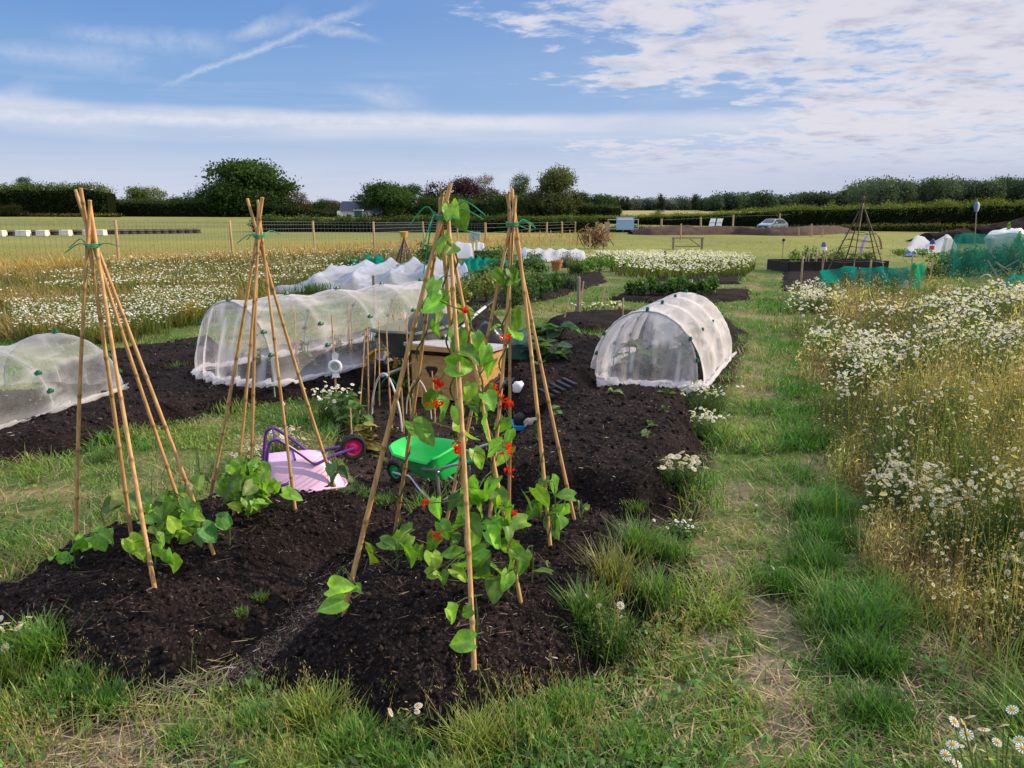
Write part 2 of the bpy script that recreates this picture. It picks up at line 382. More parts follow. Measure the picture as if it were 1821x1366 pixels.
M['blue'] = mat('blue plastic', (.03, .22, .52), .4, .1, 10)
M['yellow'] = mat('yellow hose', (.55, .33, .05), .5, .15, 15)
M['ghose'] = mat('green hoop', (.02, .22, .13), .5, .15, 15)
M['red'] = mat('red plastic', (.55, .05, .02), .5, .1, 10)
M['carpaint'] = mat('silver blue car paint', (.36, .44, .56), .25, .04, 8, metal=.3, coat=.6)
M['glass'] = mat('dark window glass', (.02, .025, .035), .08, .1, 3, spec=.6)
M['slate'] = mat('dark blue slate', (.035, .05, .10), .6, .15, 4)
M['wall'] = mat('white rendered wall', (.62, .61, .60), .85, .1, 3)
M['bale'] = mat('white wrapped block', (.68, .66, .60), .6, .12, 2)
M['tyrewall'] = mat('dark tyre stack', (.06, .055, .06), .85, .35, 6, bump=.5)
M['brush'] = mat('dry brushwood', (.25, .16, .08), .95, .3, 10)
M['wire'] = mat('galvanised wire', (.22, .26, .24), .6, .1, 10)

# ================================================================== BEDS (outline of the top edge seen at its own height)
def W(poly, z): return [tuple(P(u, v, z)[:2]) for u, v in poly]
BEDS = [  # name suffix, label, polygon, height, outer slope, lumps
 ('dark compost mound with two cane wigwams of young beans beside the left grass', W([(0, 1026), (60, 1046), (150, 1068), (235, 1080), (300, 1058), (370, 1020), (455, 965), (560, 915), (665, 875), (610, 858), (480, 846), (375, 868), (300, 896), (130, 958), (50, 1005)], .2), .2, .38, 1.),
 ('dark compost mound with the two middle cane wigwams and red flowered beans', W([(560, 1082), (620, 1110), (720, 1132), (830, 1138), (925, 1105), (990, 1050), (1050, 995), (1130, 955), (1085, 905), (960, 882), (850, 880), (745, 890), (705, 935), (672, 985), (612, 1045)], .22), .22, .34, 1.),
 ('broad empty compost bed in front of the white tunnel on the right', W([(885, 812), (960, 722), (1012, 688), (1110, 676), (1212, 684), (1220, 735), (1188, 832), (1100, 834), (1000, 828)], .24), .24, .16, .8),
 ('compost bed underneath the white tunnel on the right', W([(1050, 672), (1235, 690), (1270, 640), (1305, 575), (1255, 543), (1130, 556), (1080, 610)], .12), .12, .2, .8),
 ('long black compost bed on the left under two netting tunnels', W([(-420, 850), (-150, 800), (0, 778), (110, 768), (300, 712), (420, 692), (560, 676), (700, 650), (800, 615), (860, 585), (800, 560), (560, 600), (360, 640), (240, 662), (60, 690), (-200, 700), (-500, 740)], .13), .13, .16, .8),
 ('narrow black compost ridge behind the long left bed', W([(100, 640), (230, 612), (365, 594), (385, 606), (360, 632), (240, 650), (120, 668)], .15), .15, .16, .8),
 ('tall dark compost mound planted with squash behind the wooden box', W([(905, 640), (935, 600), (1000, 583), (1062, 588), (1078, 612), (1040, 645), (975, 672), (930, 678)], .3), .3, .25, 1.2),
 ('small oval compost bed with thin stakes left of the right tunnel', W([(985, 562), (1025, 550), (1140, 549), (1152, 560), (1060, 577), (1000, 576)], .1), .1, .15, .8),
 ('small dark compost heap behind the near bean wigwam', W([(800, 572), (815, 552), (850, 545), (878, 553), (882, 568), (845, 588)], .14), .14, .2, 1.),
 ('long low vegetable bed with leafy plants in the middle distance', W([(815, 560), (900, 540), (990, 522), (1075, 496), (1062, 482), (960, 488), (830, 520)], .05), .05, .2, .8),
 ('low compost bed with a bushy green row beyond the right tunnel', W([(1090, 527), (1215, 535), (1325, 527), (1325, 512), (1130, 512)], .06), .06, .2, .8),
 ('bare brown bed edged with boards beyond the bushy green row', W([(1160, 500), (1310, 500), (1318, 480), (1180, 478)], .05), .05, .2, .8),
 ('dark bed beside the green windbreak mesh on the right', W([(1398, 512), (1480, 508), (1600, 503), (1585, 476), (1400, 474)], .05), .05, .2, .8),
]
def bedz(x, y):
    z = np.zeros(np.shape(x))
    for lab, pl, h, wo, lm in BEDS:
        xs = [p[0] for p in pl]; ys = [p[1] for p in pl]
        near = (x > min(xs)-.5) & (x < max(xs)+.5) & (y > min(ys)-.5) & (y < max(ys)+.5)
        if not np.any(near): continue
        s = sdpoly(x[near], y[near], pl); z[near] = np.maximum(z[near], h*ss(-wo, .06, s)*(.92+.08*ss(0, .3, s)))
    return z
def bz1(x, y): return float(bedz(np.array([x]), np.array([y]))[0])
def ramp(x, y):
    r = np.hypot(x, y); return .0115*np.maximum(0, r-95)-.0055*np.maximum(0, r-480)
def gz(x, y):
    r = np.hypot(x, y)
    return ramp(x, y)+(fbm(x, y, 1.3, 3, 3)-.5)*.05*ss(60, 3, r)+(fbm(x, y, 7, 2, 8)-.5)*.018*ss(30, 3, r)-.02
for i, (lab, pl, h, wo, lm) in enumerate(BEDS):
    xs = np.array([p[0] for p in pl]); ys = np.array([p[1] for p in pl]); pad = wo+.1
    yc = ys.mean(); st = max(.012, min(.08, .0042*yc))
    gx, gy = np.meshgrid(np.arange(xs.min()-pad, xs.max()+pad, st), np.arange(ys.min()-pad, ys.max()+pad, st))
    wob = (fbm(gx, gy, 3.2, 3, 40+i)-.5)*.24
    s = sdpoly(gx, gy, pl)+wob*ss(-.6, 0, -np.abs(sdpoly(gx, gy, pl)))
    z = -.06+(h+.06)*ss(-wo, .07, s)*(.92+.08*ss(0, .3, s))
    lump = (fbm(gx, gy, 3.2, 3, 50+i)-.5)*.075*lm*min(1, h/.15)+(fbm(gx, gy, 14, 2, 60+i)-.5)*.030*lm+(fbm(gx, gy, 30, 2, 65+i)-.5)*.018
    if st < .03: lump = lump+(fbm(gx, gy, 55, 2, 70+i)-.5)*.022
    z = z+lump*ss(-wo, -.02, s)
    V = np.stack([gx, gy, z], -1).reshape(-1, 3); a, b = gx.shape
    idx = np.arange(a*b).reshape(a, b); Q = np.stack([idx[:-1, :-1], idx[:-1, 1:], idx[1:, 1:], idx[1:, :-1]], -1).reshape(-1, 4)
    keep = (s.reshape(-1)[Q] > -wo-.03).any(1)
    tag(mk('soil_bed', V, Q[keep], None, M['soil'], smooth=True), lab, 'garden bed', 'raised compost beds')

# ================================================================== GROUND
POLY = {
 'meadowR': [(2700, 1420), (2000, 1300), (1760, 1200), (1650, 1100), (1585, 970), (1515, 815), (1455, 660), (1418, 556), (1425, 522), (1660, 517), (1830, 522), (2900, 540)],
 'meadowL': [(-900, 640), (0, 602), (150, 612), (250, 600), (350, 575), (430, 542), (500, 512), (600, 486), (690, 466), (800, 448), (790, 440), (640, 445), (430, 458), (200, 474), (0, 485), (-900, 520)],
 'dry': [(-900, 530), (0, 490), (300, 470), (600, 452), (800, 444), (1060, 436), (1100, 415), (860, 418), (700, 432), (400, 452), (200, 466), (-900, 505)],
 'soil': [(380, 1215), (470, 1120), (610, 960), (665, 880), (625, 850), (600, 790), (590, 740), (630, 690), (730, 690), (860, 690), (960, 690), (1000, 670), (960, 780), (880, 840), (920, 880), (1040, 890), (1170, 895), (1200, 905), (1120, 975), (1000, 1100), (880, 1210), (740, 1240), (560, 1205)],
 'pathbare': [(1270, 1366), (1330, 1180), (1350, 1060), (1370, 1020), (1450, 1030), (1440, 1110), (1400, 1230), (1420, 1366)],
 'bareL': [(60, 1420), (110, 1300), (220, 1245), (330, 1262), (385, 1330), (360, 1420)],
 'darkedge': [(1480, 900), (1560, 980), (1620, 1120), (1700, 1260), (1821, 1366), (1640, 1366), (1600, 1180), (1540, 1080)],
 'fieldL': [(-4000, 500), (0, 468), (420, 455), (800, 432), (1060, 412), (900, 385), (500, 385), (0, 388), (-4000, 388)],
}
def warp(x, y, z=0., k=1.):
    """survey coordinates with a wandering edge so that borders between kinds of ground are irregular"""
    s_ = .22*k; X = x+(fbm(x, y, 1.5, 3, 101)-.5)*4*s_*(.4+.06*np.minimum(y, 30)); Y = y+(fbm(x, y, 1.5, 3, 104)-.5)*4*s_*(.4+.06*np.minimum(y, 30)); return proj(X, np.maximum(Y, .3), z)
SPOTS = [(1300, 985, 62, 24), (1405, 1072, 58, 44), (1335, 1230, 60, 46), (1290, 880, 52, 15), (1330, 742, 44, 14), (1350, 692, 30, 10), (1590, 1235, 60, 60), (1545, 1010, 44, 44), (1250, 1110, 50, 24), (1180, 1215, 60, 22), (1440, 880, 30, 14), (1360, 620, 24, 8)]
def barespots(x, y):
    """worn bare patches of the path"""
    u, v = warp(x, y, 0., .8); m = 0*x; nz_ = fbm(x, y, 5.5, 3, 161)
    for a, b, c, d in SPOTS: m = np.maximum(m, ss(1.5, .55, np.hypot((u-a)/c, (v-b)/d)+(nz_-.5)*2.4)*(1 if b > 800 else .35))
    return m
def groundcol(x, y):
    u, v = warp(x, y); r = np.hypot(x, y)
    n1 = fbm(x, y, .9, 4, 1); n2 = fbm(x, y, 3.1, 3, 2); n3 = fbm(x, y, .06, 4, 5)
    g = np.array((.08, .125, .034)); tan = np.array((.27, .21, .12)); bare = np.array((.25, .195, .15)); soil = np.array((.024, .0175, .016))
    t = (ss(.46, .70, .5*n1+.5*n2)*(.5+.9*(fbm(x, y, 9, 2, 141)-.25)))[..., None]
    c = g*(1-t)+tan*t
    mb = ((inpoly(u, v, POLY['pathbare']) | inpoly(u, v, POLY['bareL'])) * ss(.35, .5, n2))[..., None]; c = c*(1-mb)+bare*mb; bs = (barespots(x, y)*(.55+.45*n2))[..., None]; c = c*(1-bs)+bare*.8*(.6+.8*fbm(x, y, 11, 2, 151)[..., None])*bs
    fl = (inpoly(u, v, POLY['fieldL']) & (y > 15))[..., None]
    fc = np.array((.185, .20, .062))*(.8+.5*n3[..., None])*(1-.25*ss(60, 25, r)[..., None])+np.array((.05, .01, -.01))*ss(.5, .62, fbm(x*.15, y, .12, 3, 12))[..., None]
    c = np.where(fl, fc, c)
    dr = (inpoly(u, v, POLY['dry']) & (y > 10))[..., None]; c = np.where(dr, np.array((.34, .24, .09))*(.7+.6*n2[..., None]), c)
    ml = inpoly(u, v, POLY['meadowL'])[..., None]; c = np.where(ml, np.array((.13, .105, .045))*(.7+.6*n2[..., None]), c)
    mr_ = inpoly(u, v, POLY['meadowR'])[..., None]; c = np.where(mr_, np.array((.10, .075, .035))*(.6+.7*n2[..., None]), c)
    de = (inpoly(u, v, POLY['darkedge'])*ss(.3, .5, n2))[..., None]; c = c*(1-.8*de)+np.array((.10, .08, .065))*.8*de
    far = (r > 150)[..., None]; c = np.where(far & ~fl, np.array((.30, .27, .11))*(.75+.5*n3[..., None]), c)
    mid = ss(22, 40, r)[..., None]*(1-fl)*(1-ss(780, 980, -0+u)[..., None]*0)*(r <= 150)[..., None]*ss(700, 1000, u)[..., None]; c = c*(1-mid)+mid*(np.array((.19, .205, .062))*(.65+.7*n3[..., None])*(.8+.4*n1[..., None]))
    us_, vs_ = warp(x, y, 0., .3); s_ = inpoly(us_, vs_, POLY['soil'])*ss(.30, .42, n2*.5+.5*fbm(x, y, 8, 2, 33)+.1); s_ = s_[..., None]
    c = c*(1-s_)+soil*(.45+1.1*n2[..., None])*(.6+.8*fbm(x, y, 14, 2, 131)[..., None])*s_
    for lab, pl, h, wo, lm in BEDS[:6]:
        sd = sdpoly(x, y, pl) if h > .1 else None
        if sd is not None: k = ss(-wo-.10, -wo+.02, sd+(n2-.5)*.2)[..., None]; c = c*(1-k)+soil*k
    return c
ang = np.concatenate([np.linspace(-180, -50, 60, endpoint=False), np.linspace(-50, 50, 640, endpoint=False), np.linspace(50, 180, 60, endpoint=False)])
rad = np.concatenate([np.geomspace(.25, 14, 300, endpoint=False), np.geomspace(14, 2500, 170)])
A_, R_ = np.meshgrid(np.radians(ang), rad); X_ = R_*np.sin(A_); Y_ = R_*np.cos(A_); Z_ = gz(X_, Y_)
a, b = X_.shape; idx = np.arange(a*b).reshape(a, b); j = np.roll(idx, -1, 1)
Q = np.stack([idx[:-1], j[:-1], j[1:], idx[1:]], -1).reshape(-1, 4)[:, ::-1]
V = np.concatenate([np.stack([X_, Y_, Z_], -1).reshape(-1, 3), [[0, 0, -.02]]]); T = np.stack([j[0], idx[0], np.full(b, a*b)], -1)[:, ::-1]
gc = np.concatenate([groundcol(X_, Y_).reshape(-1, 3), [[.08, .08, .03]]])
gr = mk('ground', V, Q, T, M['ground'], None, gc, True); tag(gr, 'grass and bare earth ground of the allotments and fields', 'ground', kind='structure')

# ================================================================== GRASS AND OTHER GROUND COVER
def scr(n, u0, u1, v0, v1, z=0.):
    """ground positions, closer together near the path in front and sparser in the distance"""
    u = U(u0, u1, n); v = U(v0, v1, n); p = P(u, v, z); return u, v, p
def stripf(x, y):
    u, v = proj(x, y); return ss(85+(v-560)*.04, 14, np.abs(u-(1402+(v-560)*.205)))*(v > 530)*ss(.34, .56, fbm(x, y, 3.3, 2, 77))
def lawn(name, label, n, v0, v1, hb, wb, seg, dens=1.):
    B = BIG(); u, v, p = scr(n, -260, 2080, v0, v1); x, y = p[:, 0], p[:, 1]
    n1 = fbm(x, y, .9, 4, 1); n2 = fbm(x, y, 3.1, 3, 2); tuft = fbm(x, y, 2.3, 2, 21)
    u, v = warp(x, y); us_, vs_ = warp(x, y, 0., .3)
    ok = (bedz(x, y) < .05)
    ok &= ~(inpoly(us_, vs_, POLY['soil']) & (rng.random(n) > .025+.9*ss(.72, .8, tuft)))
    ok &= ~inpoly(u, v, POLY['meadowR']); ok &= ~(inpoly(u, v, POLY['meadowL']))
    bare = np.clip(ss(.42, .60, .5*n1+.5*n2)*np.where(y > 4.6, .42, .66)+inpoly(u, v, POLY['pathbare'])*.5+inpoly(u, v, POLY['bareL'])*.75+inpoly(u, v, POLY['darkedge'])*.85, 0, .94)
    bare = np.maximum(bare*(1-.95*stripf(x, y)), .93*barespots(x, y)); ok &= rng.random(n) > bare
    p = p[ok]; x, y, u, v, n1, n2, tuft = x[ok], y[ok], u[ok], v[ok], n1[ok], n2[ok], tuft[ok]; N = len(p)
    p[:, 2] = gz(x, y)-.004
    tt = ss(.50, .72, tuft); front = ss(1120, 1300, v)
    # bright upright tufts down the middle of the path
    strip = stripf(x, y)
    h = hb*(.45+.8*rng.random(N))*(.55+1.1*tt+.5*front*n2*1.6+1.1*strip)
    # frayed long edge where the turf meets the beds in front
    dmin = np.full(N, 9.)
    for lab, pl, hh, wo, lm in BEDS[:3]: dmin = np.minimum(dmin, np.abs(sdpoly(x, y, pl)+wo))
    h *= (1+.35*ss(.3, .02, dmin)*ss(.35, .6, n1))*(1-.35*ss(.45, .1, dmin)*(v > 1050))
    dry = np.clip(ss(.40, .64, .5*n1+.5*n2+.12*rng.normal(size=N))*.75-strip-.25*front, 0, 1)
    isdry = rng.random(N) < dry*.55
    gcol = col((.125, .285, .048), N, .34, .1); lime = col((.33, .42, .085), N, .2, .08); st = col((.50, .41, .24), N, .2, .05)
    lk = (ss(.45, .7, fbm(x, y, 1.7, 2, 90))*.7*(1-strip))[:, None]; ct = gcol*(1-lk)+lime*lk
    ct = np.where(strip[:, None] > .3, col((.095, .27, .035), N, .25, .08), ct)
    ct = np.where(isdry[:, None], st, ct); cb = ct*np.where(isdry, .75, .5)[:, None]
    lean = np.where(isdry, U(.4, 1.6, N), U(.05, .55, N)); h = np.where(isdry, h*.7, h)
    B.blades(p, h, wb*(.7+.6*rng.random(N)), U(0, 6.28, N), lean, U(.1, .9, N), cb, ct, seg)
    return tag(B.build(name, M['grass']), label, 'grass', kind='stuff')
lawn('lawn_grass', 'rough green and straw coloured grass close to the camera', 140000, 800, 1560, .085, .0052, 3)
lawn('lawn_grass', 'rough grass of the path and between the middle beds', 115000, 560, 800, .075, .0085, 2)
lawn('lawn_grass', 'short grass between the far garden plots', 60000, 425, 560, .085, .018, 2)

# straw and dead stalks lying on the turf, clumped along the path
B = BIG(); n = 17000; u, v, p = scr(n, -260, 2080, 620, 1520); x, y = p[:, 0], p[:, 1]
n1 = fbm(x, y, .9, 4, 1); n2 = fbm(x, y, 3.1, 3, 2)
ok = (bedz(x, y) < .04) & (rng.random(n) < .10+.9*np.maximum(np.maximum(ss(.46, .62, .5*n1+.5*n2), .8*barespots(x, y)), inpoly(u, v, POLY['darkedge']) | inpoly(u, v, POLY['bareL']))) & ~(inpoly(u, v, POLY['soil']) & (rng.random(n) > .02)); p = p[ok]; N = len(p)
p[:, 2] = gz(p[:, 0], p[:, 1])+U(.004, .03, N)
B.blades(p, U(.006, .02, N), U(.0025, .006, N), U(0, 6.28, N), U(4, 13, N), U(-.3, .3, N), col((.30, .24, .15), N, .3, .06), col((.40, .33, .21), N, .3, .06), 2)
tag(B.build('straw_litter', M['chip']), 'dry straw and dead stalks lying on the trodden turf', 'straw', kind='stuff')

# clover, plantain and other broad leaves low in the turf
B = BIG(); n = 5200; u, v, p = scr(n, -260, 2080, 680, 1540); x, y = p[:, 0], p[:, 1]; ok = (bedz(x, y) < .03) & (fbm(x, y, 1.8, 3, 121) > .48) & ~inpoly(u, v, POLY['meadowR']) & ~inpoly(u, v, POLY['soil']); p = p[ok]; N = len(p); p[:, 2] = gz(p[:, 0], p[:, 1])+U(.01, .07, N)
for _ in range(3):
    q = p+rng.normal(0, .016, (N, 3))*(1, 1, .4); B.scat(LEAF, q, euler(U(0, 6.28, N), rng.normal(0, .5, N), rng.normal(0, .5, N)), np.stack([U(.02, .04, N), U(.018, .05, N), np.full(N, .02)], -1), col((.10, .21, .05), N, .3, .1))
tag(B.build('turf_weeds', M['grass']), 'clover and broad leaved weeds low in the turf', 'weeds', kind='stuff')
# wood chips, bark and straw bits on the compost
B = BIG(); n = 46000; u, v, p = scr(n, -150, 1320, 540, 1260, .2); x, y = p[:, 0], p[:, 1]; bz = bedz(x, y)
u2, v2 = proj(x, y, 0.); insoil = inpoly(u2, v2, POLY['soil'])
ok = ((bz > .07) & (rng.random(n) < .22+.4*(v < 860)+.5*ss(.5, .65, fbm(x, y, 2, 2, 31)))) | (insoil & (bz < .05)); x, y, bz = x[ok], y[ok], bz[ok]
ue = U(360, 1180, 26000); ve = U(860, 1230, 26000); pe = P(ue, ve, 0.); ke = inpoly(ue, ve, POLY['soil']) & (bedz(pe[:, 0], pe[:, 1]) < .09); x = np.r_[x, pe[ke, 0]]; y = np.r_[y, pe[ke, 1]]; N = len(x)
# set the bits on the lumpy surface with a ray test against the beds
from mathutils.bvhtree import BVHTree
from mathutils import Vector
dg = bpy.context.evaluated_depsgraph_get()
SOLID = [BVHTree.FromObject(o, dg) for o in C.objects if o.name.startswith('soil_bed')]
def surf(x, y, lo=None):
    z = float(gz(np.array(x), np.array(y)))
    for t in SOLID:
        h_ = t.ray_cast(Vector((float(x), float(y), 3)), Vector((0, 0, -1)))
        if h_[0] is not None and h_[0].z > z: z = h_[0].z
    return z
zz = np.array([surf(q, w) for q, w in zip(x, y)]); p = np.stack([x, y, zz+.001], -1)
big = rng.random(N) ** 6; sc = np.stack([.006+.036*big, .007+.012*big, .007+.016*big], -1)*U(.6, 1.2, N)[:, None]
kind = rng.random(N)
tint = np.where(kind[:, None] < .5, col((.10, .07, .055), N, .4, .06), np.where(kind[:, None] < .88, col((.17, .12, .095), N, .35, .06), col((.42, .37, .34), N, .25, .04)))
B.scat(CHIP, p, euler(U(0, 6.28, N), rng.normal(0, .35, N), rng.normal(0, .35, N)), sc, tint)
k = rng.integers(0, N, 1500); B.blades(p[k], U(.004, .012, 1500), U(.0018, .004, 1500), U(0, 6.28, 1500), U(3, 12, 1500), U(-.5, .5, 1500), col((.13, .09, .07), 1500, .4), col((.22, .16, .13), 1500, .4), 2)
tag(B.build('wood_chips', M['chip']), 'pale wood chips and fibres strewn over the dark compost', 'wood chips', kind='stuff')
# clods and crumbs of compost
B = BIG(); n = 30000; u, v, p = scr(n, -200, 1330, 560, 1240, .2); x, y = p[:, 0], p[:, 1]; bz = bedz(x, y); ok = (bz > .04) | (inpoly(u, v, POLY['soil']) & (bz < .04)); x, y = x[ok], y[ok]; N = len(x)
zz = np.array([surf(q, w) for q, w in zip(x, y)]); r_ = .004+.016*rng.random(N)**3; r_ *= np.clip(y/4, .8, 1.8)
B.scat(BUD, np.stack([x, y, zz+r_*.15], -1), euler(U(0, 6.28, N), U(0, 3, N), U(0, 3, N)), np.stack([r_*U(.8, 1.6, N)*2, r_*2, r_*U(.6, 1.2, N)*2], -1), col((.022, .016, .0155), N, .5, .06))
tag(B.build('soil_clods', M['chip']), 'dark clods and crumbs of compost lying on the beds', 'soil clods', kind='stuff')
def S(u, v, zg=.2):
    """point on the real surface of the beds seen around a survey point"""
    q = P(u, v, zg)
    for _ in range(4): q = P(u, v, surf(q[0], q[1]))
    return q

# ------------------------------------------------------------------ right-hand meadow: dry mayweed, grasses and daisies
def meadow(name, label, poly, n, hb, hv, wb, cols, cut=None, umin=-300, umax=2300, v0=515, v1=1700, seg=2):
    B = BIG(); u, v, p = scr(n, umin, umax, v0, v1); u, v = warp(p[:, 0], p[:, 1]); ok = inpoly(u, v, poly)
    p = p[ok]; u, v = u[ok], v[ok]; x, y = p[:, 0], p[:, 1]; N = len(p); p[:, 2] = gz(x, y)
    k = fbm(x, y, .8, 3, 61); k2 = fbm(x, y, 2.6, 3, 62)
    h = (hb+hv*(k-.5)*2)*(.45+.7*rng.random(N))*(.7+.6*k2)
    if cut is not None: h *= cut(x, y, u, v)
    w = np.clip(ss(.38, .6, .6*k+.4*k2+.10*rng.normal(size=N)), 0, 1)[:, None]
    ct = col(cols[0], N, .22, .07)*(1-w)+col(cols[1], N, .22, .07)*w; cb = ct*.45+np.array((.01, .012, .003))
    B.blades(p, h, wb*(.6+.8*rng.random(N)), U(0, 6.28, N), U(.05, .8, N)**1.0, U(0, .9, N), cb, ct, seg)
    return B, h
def edgecut(x, y, u, v):
    e = 1415+(v-540)*np.where(v < 960, .36, .50); return (.25+.75*ss(-20, 190, u-e))*(.45+.55*ss(1190, 1000, v))*(.7+.6*fbm(x, y, 1.9, 2, 68))
B, h = meadow('m', '', POLY['meadowR'], 38000, .30, .16, .0045, ((.12, .16, .045), (.35, .27, .125)), edgecut)
tag(B.build('meadow_grass', M['grass']), 'tall dry golden grass and weeds right of the path', 'meadow grass', kind='stuff')
BL = [(1560, 655, 75, 20, 620), (1500, 680, 26, 30, 170), (1700, 650, 110, 10, 170), (1585, 855, 56, 40, 170), (1545, 830, 26, 44, 70), (1760, 612, 110, 9, 300), (1800, 672, 80, 12, 230), (1450, 540, 36, 12, 300), (1470, 590, 26, 34, 130),
      (1680, 575, 130, 14, 160), (1700, 930, 110, 60, 60), (1850, 560, 110, 10, 380), (1640, 760, 90, 50, 80), (2050, 700, 120, 100, 300), (1790, 1000, 100, 90, 40), (1430, 520, 50, 8, 150)]
# bushy plants of the meadow: each a loose dome of fine foliage with its own colour and its own share of flowers
n = 5000; u = U(1385, 2900, n); v = 512+(1290-512)*rng.random(n)**1.25; pc = P(u, v, .15); wu, wv = warp(pc[:, 0], pc[:, 1]); ok = inpoly(wu+18, wv, POLY['meadowR']); pc, wu, wv, u, v = pc[ok], wu[ok], wv[ok], u[ok], v[ok]; nc = len(pc)
ec = edgecut(pc[:, 0], pc[:, 1], wu, wv); big_ = fbm(pc[:, 0], pc[:, 1], .9, 3, 61); ch = np.clip((.14+.42*ec*(.5+big_))*U(.65, 1.15, nc), .10, .62); cr = U(.09, .20, nc)*np.clip(pc[:, 1]/5, .85, 2.2)
white = np.zeros(nc)
for a, c_, sa, sc__, e_ in BL: white = np.maximum(white, np.exp(-.5*(((u-a)/(sa*.85))**2+((v-c_)/(sc__*1.1))**2))*min(1, .35+e_/500))
kind_ = fbm(pc[:, 0], pc[:, 1], 1.1, 3, 66)+rng.normal(0, .07, nc); gold = ss(.40, .58, kind_)[:, None]
ccol = col((.10, .15, .045), nc, .25)*(1-gold)+np.where(rng.random((nc, 1)) < .3, col((.31, .225, .12), nc, .2), col((.50, .41, .20), nc, .2))*gold; ccol = np.where((white > .35)[:, None], col((.09, .145, .05), nc, .2), ccol)
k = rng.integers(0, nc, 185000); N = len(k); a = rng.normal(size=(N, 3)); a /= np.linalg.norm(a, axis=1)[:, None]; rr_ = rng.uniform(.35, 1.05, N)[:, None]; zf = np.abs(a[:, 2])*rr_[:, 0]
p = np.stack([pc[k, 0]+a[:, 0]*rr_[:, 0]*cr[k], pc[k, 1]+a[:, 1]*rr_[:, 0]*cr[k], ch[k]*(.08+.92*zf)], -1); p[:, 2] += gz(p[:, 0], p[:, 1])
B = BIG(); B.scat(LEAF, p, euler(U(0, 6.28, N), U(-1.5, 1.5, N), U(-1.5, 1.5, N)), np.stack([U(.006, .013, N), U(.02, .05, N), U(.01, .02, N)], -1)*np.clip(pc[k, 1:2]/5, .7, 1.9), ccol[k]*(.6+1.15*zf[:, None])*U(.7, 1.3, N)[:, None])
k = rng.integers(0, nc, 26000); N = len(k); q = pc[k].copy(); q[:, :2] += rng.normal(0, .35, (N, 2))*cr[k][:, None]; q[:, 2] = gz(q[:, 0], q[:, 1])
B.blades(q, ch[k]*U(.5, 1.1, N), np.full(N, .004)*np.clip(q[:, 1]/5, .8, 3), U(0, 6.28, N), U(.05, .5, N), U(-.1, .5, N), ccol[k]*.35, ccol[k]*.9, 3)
tag(B.build('mayweed_plants', M['grass']), 'bushy golden and green mayweed plants right of the path', 'meadow plants', kind='stuff')
def flowers(name, label, uv, z, sz, tpl, cut=None, tint=(1, 1, 1), tilt=.4):
    B = BIG(); u, v = uv; p = P(u, v, z); N = len(p)
    if cut is not None:
        gu, gv = warp(p[:, 0], p[:, 1]); ok = cut(gu, gv, p); p, z, sz = p[ok], z[ok], sz[ok]; N = len(p)
    p[:, 2] += gz(p[:, 0], p[:, 1])
    B.scat(tpl, p, euler(U(0, 6.28, N), rng.normal(0, tilt, N)+.15, rng.normal(0, tilt, N)), sz, col(tint, N, .08, .02))
    # thin flower stalks down to the ground
    d = p.copy(); hh = p[:, 2]-gz(p[:, 0], p[:, 1]); d[:, 2] -= hh; d[:, :2] += rng.normal(0, .03, (N, 2)); 
    yaw = np.arctan2(p[:, 1]-d[:, 1], p[:, 0]-d[:, 0]); ln = np.hypot(p[:, 0]-d[:, 0], p[:, 1]-d[:, 1])/np.maximum(hh, .02)
    B.blades(d, hh, .0035*np.maximum(1, p[:, 1]/4), yaw, ln, 0*hh, col((.05, .07, .02), N), col((.12, .16, .05), N), 2)
    return tag(B.build(name, M['petal']), label, 'flowers', kind='stuff')
def heads(name, label, sel, cnt, sz, tpl, tint, spread=1.):
    k = np.repeat(np.nonzero(sel)[0], cnt[sel]); N = len(k); a = U(0, 6.28, N); r_ = U(0, 1, N)**.6*spread; p = np.stack([pc[k, 0]+r_*np.cos(a)*cr[k], pc[k, 1]+r_*np.sin(a)*cr[k], ch[k]*(1.04-.35*r_**2)*U(.85, 1.12, N)], -1); g_ = gz(p[:, 0], p[:, 1]); p[:, 2] += g_
    B = BIG(); B.scat(tpl, p, euler(U(0, 6.28, N), rng.normal(.2, .55, N), rng.normal(0, .5, N)), sz*U(.45, 1.25, N)*np.clip(p[:, 1]/8, .95, 1.5), col(tint, N, .10, .03))
    hh = (p[:, 2]-g_)*.75; d = p.copy(); d[:, :2] = pc[k, :2]+(p[:, :2]-pc[k, :2])*.45; d[:, 2] = g_+.2*hh; ln = np.hypot(p[:, 0]-d[:, 0], p[:, 1]-d[:, 1])/np.maximum(p[:, 2]-d[:, 2], .02); B.blades(d, p[:, 2]-d[:, 2], np.full(N, .003), np.arctan2(p[:, 1]-d[:, 1], p[:, 0]-d[:, 0]), ln, 0*hh, ccol[k]*.5, ccol[k], 2)
    return tag(B.build(name, M['petal']), label, 'flowers', kind='stuff')
near_ = pc[:, 1] < 6.2; wsel = white+rng.normal(0, .12, nc) > .50
heads('meadow_daisies', 'drifts of white daisies in the tall meadow right of the path', wsel & ~near_, rng.integers(12, 30, nc), .034, DISC, (1, 1, 1))
heads('meadow_daisies', 'white daisies at the near edge of the meadow beside the path', wsel & near_, rng.integers(8, 22, nc), .030, DAISY, (1, 1, 1))
osel = ~wsel & (rng.random(nc) < .62)
heads('mayweed_heads', 'small yellow brown seed heads of mayweed over the golden meadow', osel & near_, rng.integers(6, 26, nc), .012, BUD, (.50, .38, .12))
heads('mayweed_heads', 'few small fading cream mayweed flowers over the golden meadow', osel & near_ & (rng.random(nc) < .4), rng.integers(2, 9, nc), .018, DISC, (.95, .86, .6))
heads('mayweed_heads', 'small dry mayweed heads in the far part of the golden meadow', osel & ~near_, rng.integers(2, 9, nc), .020, BUD, (.50, .40, .18))
